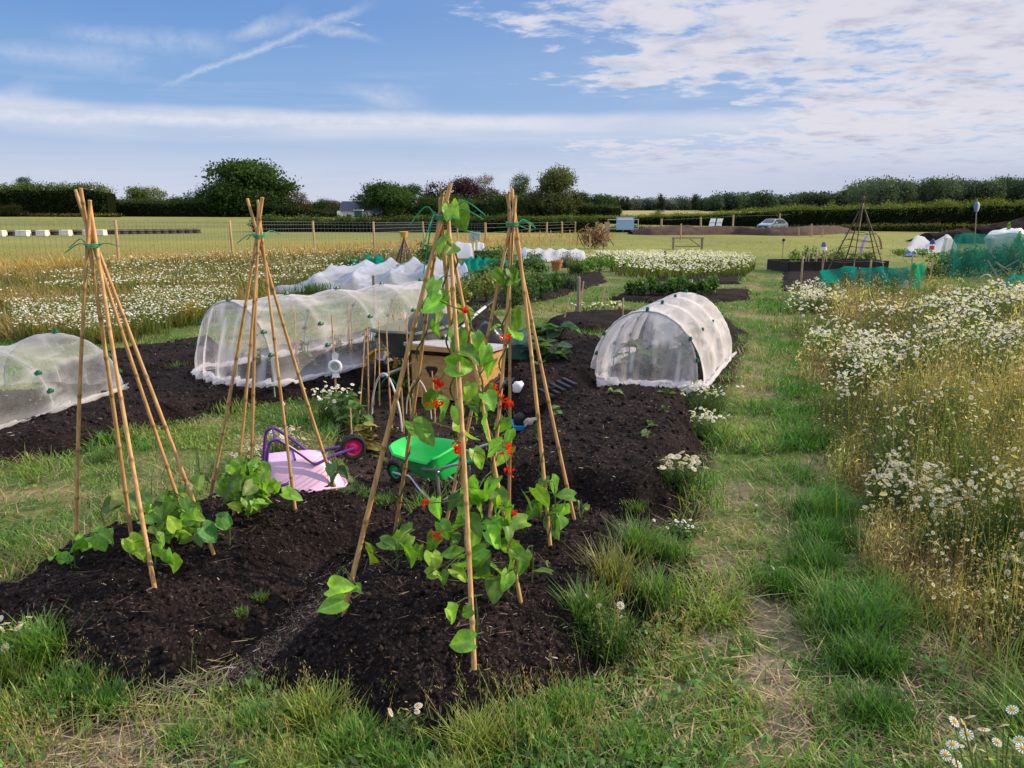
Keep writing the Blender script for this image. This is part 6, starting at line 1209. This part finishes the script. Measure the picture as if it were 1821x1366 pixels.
def sticks(key, label, u, vt, vb, wpx, n, matl, r=.018, rungs=0, cat='plant support'):
    q = P(u, vb, .02); k = q[1]*cp/FP; h = float(D(u, vt, q[1])[2]); t = empty('stick_wigwam', (q[0], q[1], 0), label, cat); R_ = wpx*k/2
    for i in range(n):
        a = i*2*PI/n+.4; cane_mesh((R_*math.cos(a), R_*math.sin(a), 0), (-.08*R_*math.cos(a), -.08*R_*math.sin(a), h*rng.uniform(.95, 1.02)), r, 900+len(key)*10+i, 'stick', t, matl, 6, .5)
    if rungs:
        b = MB()
        for j in range(rungs):
            f = .25+.4*j/max(1, rungs); b.tube([(R_*(1-f)*math.cos(a)*1.02, R_*(1-f)*math.sin(a)*1.02, h*f+.03*math.sin(3*a+j)) for a in np.linspace(0, 6.28, 15)], .008, 5)
        b.build('willow_ring', M['stick'], t)
    return t
sticks('f', 'small dark stick wigwam behind the crumpled white netting', 720, 418, 478, 44, 7, 'stick', .02, 4)
x, y, _ = P(720, 478, .02); o = MB().lathe([(0, 0), (.10, 0), (.14, .16), (.12, .17), (0, .17)], 12).build('plant_pot', mat('yellow plastic pot', (.55, .36, .05))); o.location = (x, y, float(D(720, 420, y)[2])-.03); tag(o, 'yellow pot sitting on top of the small dark stick wigwam', 'plant pot')
veg('low bushy plant around the foot of the small stick wigwam', 726, 484, 66, 22, (.055, .10, .045), 240, .10); veg('dark green climbing plant right of the small stick wigwam', 758, 470, 38, 44, (.05, .12, .025), 260, .12)
sheet('netting_sheet', 'low dark teal netting behind the crumpled white netting', [P(612, 480, .1), P(694, 476, .1), P(692, 468, .1), P(618, 470, .1)], .35, M['teal'], 12, 4, 1, .1, na=30, nb=10, opq=.2)
sheet('netting_sheet', 'teal netting hung round a dark planter behind the second wigwam', [P(818, 482, .1), P(912, 480, .1), P(908, 466, .1), P(820, 468, .1)], .25, M['teal'], 13, 6, 1, .12, na=30, nb=10, opq=.2)
x, y, _ = P(866, 470, 0.); b = MB(); b.box((0, 0, .24), (.9, .5, .3)).box((0, 0, .41), (.95, .55, .05)); o = b.build('planter_box', M['black'], None, False, .02); o.location = (x, y+.5, 0); tag(o, 'black planter box above the teal netting', 'planter')
# ================================================================== RIGHT-HAND PLOTS
sticks('right', 'tall stick wigwam with a woven top on the right', 1522, 349, 500, 116, 5, 'stick', .017, 5)
def wall_sheet(name, label, pts, m, hs, cat='netting', opq=.0, seed=3):
    """upright mesh along ground points (u, v); hs heights in metres"""
    g = [P(u, v, .03) for u, v in pts]; us = np.linspace(0, len(g)-1, 50); V = []
    for q in us:
        i = min(int(q), len(g)-2); f = q-i; p = g[i]*(1-f)+g[i+1]*f; h = hs[i]*(1-f)+hs[i+1]*f; V.append([(p[0]+.05*math.sin(q*9+k*.3), p[1]+.10*math.sin(q*7.3+k*.5), h*k/9*(1-.07*abs(math.sin(q*PI)))) for k in range(10)])
    V = np.array(V); o0 = V.mean((0, 1)); o0[2] = 0; idx = np.arange(500).reshape(50, 10); Q = np.stack([idx[:-1, :-1], idx[1:, :-1], idx[1:, 1:], idx[:-1, 1:]], -1).reshape(-1, 4); f_ = fbm(V[..., 0]*2, V[..., 2]*2+V[..., 1], 1.4, 3, seed)
    op = opq+.3*ss(.5, .7, f_); o = mk(name, (V-o0).reshape(-1, 3), Q, None, m, None, np.repeat(op.reshape(-1, 1), 3, 1), True); o.location = o0; return tag(o, label, cat)
wall_sheet('windbreak_mesh', 'green windbreak mesh strung low between stakes on the right', [(1450, 520), (1500, 514), (1560, 512), (1618, 508)], M['teal'], (.50, .55, .52, .50), opq=.15)
wall_sheet('windbreak_mesh', 'brighter rolled end of the green windbreak mesh', [(1618, 512), (1626, 514), (1636, 508)], netmat('bright green mesh', (.02, .42, .22), .7, .2), (.62, .6, .62), seed=5)
for u, vt, vb, lab in [(1424, 455, 506, 'bare stake at the left of the dark board bed'), (1545, 462, 508, 'stake in the middle of the green windbreak'), (1617, 452, 512, 'stake at the right end of the green windbreak'), (1654, 460, 500, 'stake right of the rolled windbreak end')]: stake(lab, u, vt, vb, .022, 'wood')
x0 = P(1404, 485, 0.); x1 = P(1578, 483, 0.); t = empty('raised_bed', (x0+x1)/2, 'raised bed of dark boards behind the green windbreak', 'raised bed'); ln = np.linalg.norm(x1-x0); rz = math.atan2(x1[1]-x0[1], x1[0]-x0[0])
for k, (off, l_) in enumerate([(0, ln), (1.4, ln)]):
    b = MB(); b.box((-math.sin(rz)*off, math.cos(rz)*off, .16), (l_, .07, .32), rz); b.build('board', mat('black stained board', (.03, .028, .027), .85, .3, 5), t, False)
for s_ in (-1, 1):
    b = MB(); b.box((s_*ln/2*math.cos(rz)-math.sin(rz)*.7, s_*ln/2*math.sin(rz)+math.cos(rz)*.7, .155), (.07, 1.32, .31), rz); b.build('end_board', M['dark'], t, False)
for i, (u, v, w, h) in enumerate([(1415, 466, 34, 26), (1440, 464, 36, 30), (1468, 466, 30, 22), (1490, 464, 34, 26), (1520, 466, 30, 20), (1412, 478, 26, 16), (1545, 462, 30, 18)]): veg('leafy plant growing in the dark raised bed', u, v, w, h, (.06, .13, .03) if i % 2 else (.09, .17, .04), 180, .1, 'plants in the dark raised bed')
for i, (u, vt, vb) in enumerate([(1430, 448, 482), (1438, 442, 480), (1446, 450, 482), (1452, 444, 482), (1462, 446, 484), (1470, 448, 482)]): stake('short thin cane in the bed left of the tall stick wigwam', u, vt, vb, .014, 'wood', 'short canes left of the stick wigwam', .05*(-1)**i)
def bottle(name, label, u, vt, vb, parts, cat):
    q = P(u, vb, .02); k = q[1]*cp/FP; t = empty(name, (q[0], q[1], 0), label, cat); h = float(D(u, vt, q[1])[2]); b = MB(); b.tube([(0, 0, -.05), (0, 0, h*.9)], .015, 6); b.build('stick', M['oldwood'], t)
    for nm, prof, m in parts: MB().lathe([(r*k, h+z*k) for r, z in prof], 14).build(nm, m, t)
    return t
bottle('bird_scarer', 'grey and white bottle bird scarer on a cane left of the stick wigwam', 1461, 430, 484, [('bottle', [(0, 0), (3, -1), (4, -5), (4.5, -9), (0, -9)], mat('blue grey plastic', (.12, .15, .22))), ('skirt', [(0, -9), (5, -9.2), (6, -15), (0, -15)], M['white'])], 'bird scarer')
bottle('bird_scarer', 'small dark capped post at the left of the stick wigwam plot', 1391, 424, 462, [('cap', [(0, 0), (2.5, -1), (2.5, -5), (0, -5)], M['black']), ('jar', [(0, -5), (2.6, -5.2), (2.6, -9), (0, -9)], M['beige'])], 'bird scarer')
bottle('garden_figure', 'blue and red bottle figure beside the low white tent', 1656, 424, 452, [('hat', [(0, 0), (1.5, -1), (4, -5), (4.5, -10), (0, -10)], mat('deep blue plastic', (.03, .06, .24))), ('body', [(0, -13), (4, -13.2), (4.4, -20), (0, -20)], M['red'])], 'garden figure')
# arched cloth
g = []; q0 = P(1530, 452, .02); q1 = P(1568, 444, .02)
for w in np.linspace(-.12, .12, 6): g.append([tuple(q0*(1-t)+q1*t+np.array((0, w, (.98*math.sin(PI*min(1, t*1.04))**.55)*(1-.2*t)+.04*math.sin(t*9+w*6)))) for t in np.linspace(0, 1, 26)])
b = MB(); b.sheet(g); o = (q0+q1)/2; b.V = [tuple(np.array(v)-o) for v in b.V]
for i in range(len(b.V)): b.c[i] = (.30, .22, .42) if (i % 26) < 13 else (.50, .26, .26)
m_ = mat('faded purple and pink cloth', (1, 1, 1), .9, .15, 12, attr=True); o_ = b.build('arched_cloth', m_); o_.location = o; tag(o_, 'faded purple and pink cloth arched over the grass behind the stick wigwam', 'cloth')
sheet('low_tent', 'low white sheet tent left of the green fruit cage', [P(1606, 452, .02), P(1704, 448, .02), P(1700, 440, .02), P(1612, 443, .02)], .75, M['fleece2'], 22, 1, 1, .02, cat='sheet tent', na=30, nb=10)
sheet('tarpaulin', 'blue groundsheet edge at the left foot of the low white tent', [P(1608, 455, .02), P(1630, 455, .02), P(1630, 450, .02), P(1608, 450, .02)], .12, mat('blue tarpaulin', (.05, .13, .42), .5), 23, 1, 1, .04, cat='tarpaulin', na=10, nb=6)
for i, (u, v, w, h, c_) in enumerate([(1600, 452, 40, 12, BG), (1640, 454, 36, 16, BG), (1670, 470, 54, 26, GR), (1690, 486, 60, 34, GR), (1660, 490, 36, 24, GR), (1700, 462, 40, 22, GR)]): veg('leafy green plant left of the green fruit cage', u, v, w, h, c_, 200, .1, 'leafy plants left of the fruit cage')
wall_sheet('fruit_cage', 'large green mesh fruit cage over dark bushes on the far right', [(1668, 480), (1700, 496), (1760, 497), (1850, 497), (2050, 500)], M['tealthin'], (1.05, 1.15, 1.15, 1.1, 1.1), seed=8)
sheet('cage_roof', 'sagging green mesh roof of the fruit cage on the far right', [P(1700, 494, 0), P(2050, 496, 0), P(2050, 476, 0), P(1680, 474, 0)], .12, M['tealthin'], 24, 4, 1, 1.0, na=40, nb=10)
for i, (u, v, w, h) in enumerate([(1712, 490, 50, 44), (1745, 488, 54, 46), (1780, 488, 54, 44), (1815, 488, 54, 44), (1860, 488, 60, 46), (1730, 478, 54, 40), (1790, 476, 60, 44)]): veg('dark fruit bush inside the green mesh cage', u, v, w, h, (.03, .085, .035), 300, .12, 'dark bushes inside the fruit cage', 'fruit_bush', 'bush', zg=0.)
for i, (ub, vb, ut, vt) in enumerate([(1778, 500, 1756, 462), (1812, 494, 1770, 466), (1758, 492, 1812, 462), (1806, 496, 1818, 458), (1782, 486, 1816, 446), (1800, 498, 1775, 470)]):
    q = P(ub, vb, .02); e = D(ut, vt, q[1]+.25*(-1)**i)-q; b = MB(); b.tube([(0, 0, 0), e], [.02, .016], 6); o = b.build('bamboo_cane', M['oldwood']); o.location = q; tag(o, 'grey pole of the crossed heap in front of the fruit cage', 'pole', 'crossed poles before the fruit cage')
arch('plastic_hoop', 'pale hoop lying on edge left of the crossed poles', (1742, 498), (1764, 498), .14, .02, M['whoop'])
sheet('netting_sheet', 'heap of teal netting at the right edge of the meadow', [P(1775, 512, .02), P(1900, 512, .02), P(1900, 500, .02), P(1790, 500, .02)], .28, M['teal'], 25, 3, 1, .03, na=24, nb=10)
x, y, _ = P(1785, 452, 0.); b = MB(); b.lathe([(.0, 0), (.55, .0), (.66, .2), (.68, .55), (.62, .8), (.5, .9), (0, .92)], 20); b.V = [(v[0]*1.15*(1+.12*math.sin(v[2]*9+v[0]*5)), v[1], v[2]*(1.15+.1*math.sin(v[0]*6))) for v in b.V]; o = b.build('bulk_bag', M['white']); o.location = (x, y, 0); tag(o, 'big white bulk bag between the black heap and the fruit cage', 'bulk bag')
for i, (u, v, w, h) in enumerate([(1788, 450, 14, 54), (1808, 452, 24, 44), (1820, 452, 22, 40), (1842, 452, 26, 44)]): veg('bright leafy tall plant by the white bulk bag', u, v, w, h, (.13, .24, .04), 120, .16, 'tall plants by the bulk bag', shape='spike')
q = P(1733, 436, 0.); t = empty('flag_sign', (q[0], q[1], 0), 'blue and white oval balloon sign on a thin leaning pole', 'sign'); tp = D(1737, 368, q[1])-(q[0], q[1], 0); b = MB(); b.tube([(0, 0, 0), tp], .03, 6); b.build('pole', M['oldwood'], t); k = q[1]*cp/FP
b = MB(); b.lathe([(0, -9*k), (3*k, -8*k), (5*k, -3*k), (5.2*k, 2*k), (4*k, 6*k), (1.6*k, 8.5*k), (0, 9*k)], 16, tp); b.V = [(v[0], tp[1]+(v[1]-tp[1])*.35, v[2]) for v in b.V]; b.c = [(.10, .16, .48) if (v[0]-tp[0]) < .2*k else (.68, .70, .76) for v in b.V]; b.build('oval_panel', mat('blue and white foil', (1, 1, 1), .4, .05, 8, attr=True), t)
for i, (u, v, w, h) in enumerate([(1500, 524, 40, 40), (1526, 522, 36, 46), (1556, 524, 36, 36), (1590, 522, 36, 28), (1478, 528, 40, 26)]): veg('tall grey green weed in front of the green windbreak', u, v, w, h, (.13, .15, .07), 200, .05, 'tall weeds before the windbreak', 'weed_clump', 'weeds', 'spike', zg=0.)
for i, (u, v, w, h) in enumerate([(1700, 424, 60, 18), (1745, 430, 50, 24), (1660, 424, 40, 12)]): tufts('scrubby grass clump at the foot of the black compost heaps', u, v, w, h, (.08, .10, .04), 240, 'scrub by the black heaps', 'weed_clump', 'weeds', .05, .4, 0.)
for i, (u, vt, vb, r) in enumerate([(1210, 398, 426, .06), (1442, 398, 420, .06), (1420, 406, 420, .05), (1462, 408, 420, .05)]): stake('short post standing in front of the brown earth bank', u, vt, vb, r, 'wood', 'short posts by the earth bank')
# ================================================================== SKY, SUN, CAMERA
SUN_AZ, SUN_EL = 80, 26           # degrees clockwise from the view direction, degrees above the horizon
wd = bpy.data.worlds.new('World'); bpy.context.scene.world = wd; wd.use_nodes = True
N = wd.node_tree.nodes; L = wd.node_tree.links; bg = N['Background']; bg.inputs[1].default_value = .1
sk = N.new('ShaderNodeTexSky'); sk.sky_type = 'NISHITA'; sk.sun_disc = False; sk.sun_elevation = R(SUN_EL); sk.sun_rotation = R(SUN_AZ)
def mth(op, a, b=None, c=None, clamp=False):
    n = N.new('ShaderNodeMath'); n.operation = op; n.use_clamp = clamp
    for i, q in enumerate((a, b, c)):
        if q is None: continue
        if isinstance(q, (int, float)): n.inputs[i].default_value = q
        else: L.new(q, n.inputs[i])
    return n.outputs[0]
def rng_(x, a, b, c=0., d=1., sm=True):
    n = N.new('ShaderNodeMapRange'); n.interpolation_type = 'SMOOTHSTEP' if sm else 'LINEAR'
    L.new(x, n.inputs[0]); n.inputs[1].default_value = a; n.inputs[2].default_value = b; n.inputs[3].default_value = c; n.inputs[4].default_value = d; return n.outputs[0]
def cxyz(x, y, z):
    n = N.new('ShaderNodeCombineXYZ')
    for i, q in enumerate((x, y, z)):
        if isinstance(q, (int, float)): n.inputs[i].default_value = q
        else: L.new(q, n.inputs[i])
    return n.outputs[0]
def noise(vec, sc, det=5, rough=.55, dist=0., w=None):
    n = N.new('ShaderNodeTexNoise'); n.inputs['Scale'].default_value = sc; n.inputs['Detail'].default_value = det; n.inputs['Roughness'].default_value = rough; n.inputs['Distortion'].default_value = dist
    L.new(vec, n.inputs['Vector']); return n.outputs[0]
def mixc(f, a, b):
    n = N.new('ShaderNodeMix'); n.data_type = 'RGBA'
    if isinstance(f, float): n.inputs[0].default_value = f
    else: L.new(f, n.inputs[0])
    for i, q in ((6, a), (7, b)):
        if isinstance(q, tuple): n.inputs[i].default_value = (*q, 1)
        else: L.new(q, n.inputs[i])
    return n.outputs[2]
tc = N.new('ShaderNodeTexCoord'); sx = N.new('ShaderNodeSeparateXYZ'); L.new(tc.outputs['Generated'], sx.inputs[0]); x, y, z = sx.outputs
el = mth('ARCSINE', z); az = mth('ARCTAN2', x, y)
K = 10.0
ramp_ = N.new('ShaderNodeValToRGB'); ramp_.color_ramp.interpolation = 'EASE'; e = ramp_.color_ramp.elements
def srgb(r, g, b): return tuple(((q/255+.055)/1.055)**2.4 if q > 10 else q/255/12.92 for q in (r, g, b))
stops = [(0., (203, 212, 238)), (.10, (190, 206, 240)), (.26, (158, 192, 238)), (.42, (138, 180, 234)), (.66, (112, 160, 226)), (1., (80, 130, 214))]
e[0].position = 0; e[0].color = (*srgb(*stops[0][1]), 1); e[1].position = 1; e[1].color = (*srgb(*stops[-1][1]), 1)
for p_, c_ in stops[1:-1]: q = e.new(p_); q.color = (*srgb(*c_), 1)
L.new(mth('DIVIDE', el, .36, clamp=True), ramp_.inputs[0])
nis = N.new('ShaderNodeVectorMath'); nis.operation = 'SCALE'; nis.inputs[3].default_value = .12; L.new(sk.outputs[0], nis.inputs[0])
base = mixc(.88, nis.outputs[0], ramp_.outputs[0])
# brighter towards the sun side
sunw = rng_(az, -.5, .8)
base = mixc(mth('MULTIPLY', sunw, .38), base, (.62, .68, .84))
# high thin cloud, drawn out along the wind
stre = cxyz(mth('MULTIPLY', az, 2.2), mth('MULTIPLY', el, 26.), 0.)
n1 = noise(stre, 1.6, 6, .6, .6)
band = mth('MULTIPLY', mth('MULTIPLY', rng_(el, .20, .12), rng_(n1, .48, .75)), .28)
lowband = rng_(el, .13, .02, 0., .62)
thin = mth('MAXIMUM', mth('MULTIPLY', band, .85), mth('MULTIPLY', lowband, rng_(n1, .25, .55, .55, 1.)))
edge = mth('ADD', el, mth('MULTIPLY', mth('SUBTRACT', noise(cxyz(mth('MULTIPLY', az, 4.), 0., 3.), 1., 4), .5), .022))
sheet = mth('MULTIPLY', mth('MULTIPLY', rng_(edge, .127, .113), rng_(edge, .06, .112)), mth('MULTIPLY', rng_(n1, .2, .7, .45, 1.), .95))
thin = mth('MAXIMUM', thin, sheet)
high = mth('MULTIPLY', mth('MULTIPLY', rng_(noise(stre, .9, 7, .65, 1.2), .60, .80), rng_(el, .14, .2)), .5)
thin = mth('MAXIMUM', thin, high)
base = mixc(thin, base, (.76, .79, .90))
# condensation trails and cirrus filaments: straight lines on the sky
gx = mth('DIVIDE', x, mth('MAXIMUM', y, .05)); gzz = mth('DIVIDE', z, mth('MAXIMUM', y, .05))
wob = mth('MULTIPLY', mth('SUBTRACT', noise(cxyz(mth('MULTIPLY', gx, 9.), mth('MULTIPLY', gzz, 9.), 1.), 3., 5, .65), .5), .020)
tex = noise(cxyz(mth('MULTIPLY', gx, 14.), mth('MULTIPLY', gzz, 14.), 5.), 2., 6, .7)
def G(u, v):
    a, b, c = ray(u, v); return float(a/b), float(c/b)
def trail(p0, p1, w0, w1, k):
    (ax, ay), (bx_, by_) = G(*p0), G(*p1); ex, ey = bx_-ax, by_-ay; ln = math.hypot(ex, ey); ex /= ln; ey /= ln
    t = mth('ADD', mth('MULTIPLY', mth('SUBTRACT', gx, ax), ex), mth('MULTIPLY', mth('SUBTRACT', gzz, ay), ey))
    d = mth('ABSOLUTE', mth('ADD', mth('ADD', mth('MULTIPLY', mth('SUBTRACT', gx, ax), -ey), mth('MULTIPLY', mth('SUBTRACT', gzz, ay), ex)), wob))
    w = rng_(t, 0., ln, w0, w1, False); m = mth('SUBTRACT', 1., mth('DIVIDE', d, w), clamp=True)
    m = mth('MULTIPLY', mth('MULTIPLY', m, rng_(t, -.02, .06)), rng_(t, ln+.02, ln-.06))
    m = mth('MULTIPLY', m, rng_(y, .1, .3))
    return mth('MULTIPLY', mth('MULTIPLY', m, rng_(tex, .25, .6, .25, 1.)), k)
tr = None
for t_ in [((285, 156), (660, 8), .004, .008, .5), ((390, 75), (535, 28), .008, .016, .55), ((500, 34), (680, 72), .011, .006, .5), ((90, 58), (420, 82), .014, .02, .34),
           ((-80, 84), (260, 112), .009, .03, .32), ((-60, 190), (90, 152), .014, .02, .42), ((600, 158), (760, 185), .010, .024, .45), ((640, 200), (800, 212), .01, .02, .4),
           ((-100, 206), (1000, 222), .008, .012, .75)]:
    q = trail(*t_); tr = q if tr is None else mth('MAXIMUM', tr, q)
base = mixc(mth('MULTIPLY', tr, .95), base, (.84, .87, .95))
# broken cloud deck over the right half, in perspective
zz = mth('ADD', mth('MAXIMUM', z, 0.), .10); px = mth('DIVIDE', x, zz); py = mth('DIVIDE', y, zz)
pv = cxyz(mth('MULTIPLY', px, .95), mth('MULTIPLY', py, 1.15), 2.0)
c1 = noise(pv, 5.2, 10, .6, .2); c2 = noise(pv, .95, 3, .5, 0.)
cov = mth('ADD', mth('MULTIPLY', c1, .86), mth('MULTIPLY', c2, .24))
left = mth('ADD', az, mth('MULTIPLY', mth('SUBTRACT', c2, .5), .5))
bound = rng_(left, -.16, .28, -.18, .115)
# clear gap between the deck and the haze, closing to the right
gap = mth('MULTIPLY', mth('MULTIPLY', rng_(el, .17, .13), rng_(el, .085, .11)), rng_(az, .42, .15))
dens = mth('SUBTRACT', mth('ADD', cov, bound), mth('MULTIPLY', gap, .3))
cm = rng_(dens, .505, .69)
shade = rng_(noise(pv, 3.4, 6, .6, .1), .46, .72)
lit = mixc(shade, (.82, .80, .88), (.50, .52, .67))
lit = mixc(rng_(dens, .56, .70), (.92, .90, .95), lit)
up_ = rng_(el, .02, .10)
base = mixc(mth('MULTIPLY', mth('MULTIPLY', cm, up_), .93), base, lit)
# low grey-blue haze bank above the right-hand woods
bank = mth('MULTIPLY', mth('MULTIPLY', rng_(el, .075, .02), rng_(az, .05, .5)), rng_(n1, .3, .6, .4, 1.))
base = mixc(mth('MULTIPLY', bank, .7), base, (.42, .48, .66))
base = mixc(rng_(el, .32, .75), base, (1.28, 1.3, 1.45))   # dome above the view evenly brightened, added as fill light for the ground
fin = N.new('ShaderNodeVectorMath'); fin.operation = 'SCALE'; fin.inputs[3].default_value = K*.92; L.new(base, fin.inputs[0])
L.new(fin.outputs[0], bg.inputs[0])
sl = bpy.data.lights.new('sun', 'SUN'); sl.energy = 5.0; sl.angle = R(.55); sl.color = (1, .80, .55)
so = bpy.data.objects.new('sun', sl); C.objects.link(so)
dv = Vector((math.sin(R(SUN_AZ))*math.cos(R(SUN_EL)), math.cos(R(SUN_AZ))*math.cos(R(SUN_EL)), math.sin(R(SUN_EL))))
so.rotation_euler = dv.to_track_quat('Z', 'Y').to_euler(); so.location = (30, 5, 10)
cam = bpy.data.cameras.new('camera'); co = bpy.data.objects.new('camera', cam); C.objects.link(co)
co.location = (0, 0, H); co.rotation_euler = (PI/2-PT, 0, 0); cam.sensor_width = 36; cam.lens = FP/1821*36; cam.clip_start = .05; cam.clip_end = 6000
sc_ = bpy.context.scene; sc_.camera = co
sc_.view_settings.view_transform = 'Standard'; sc_.view_settings.look = 'None'; sc_.view_settings.exposure = 0
sc_.render.engine = 'CYCLES'; sc_.cycles.transparent_max_bounces = 24; sc_.cycles.max_bounces = 5; sc_.cycles.diffuse_bounces = 3; sc_.cycles.glossy_bounces = 2; sc_.cycles.transmission_bounces = 3
sc_.render.resolution_x = 1024; sc_.render.resolution_y = 768
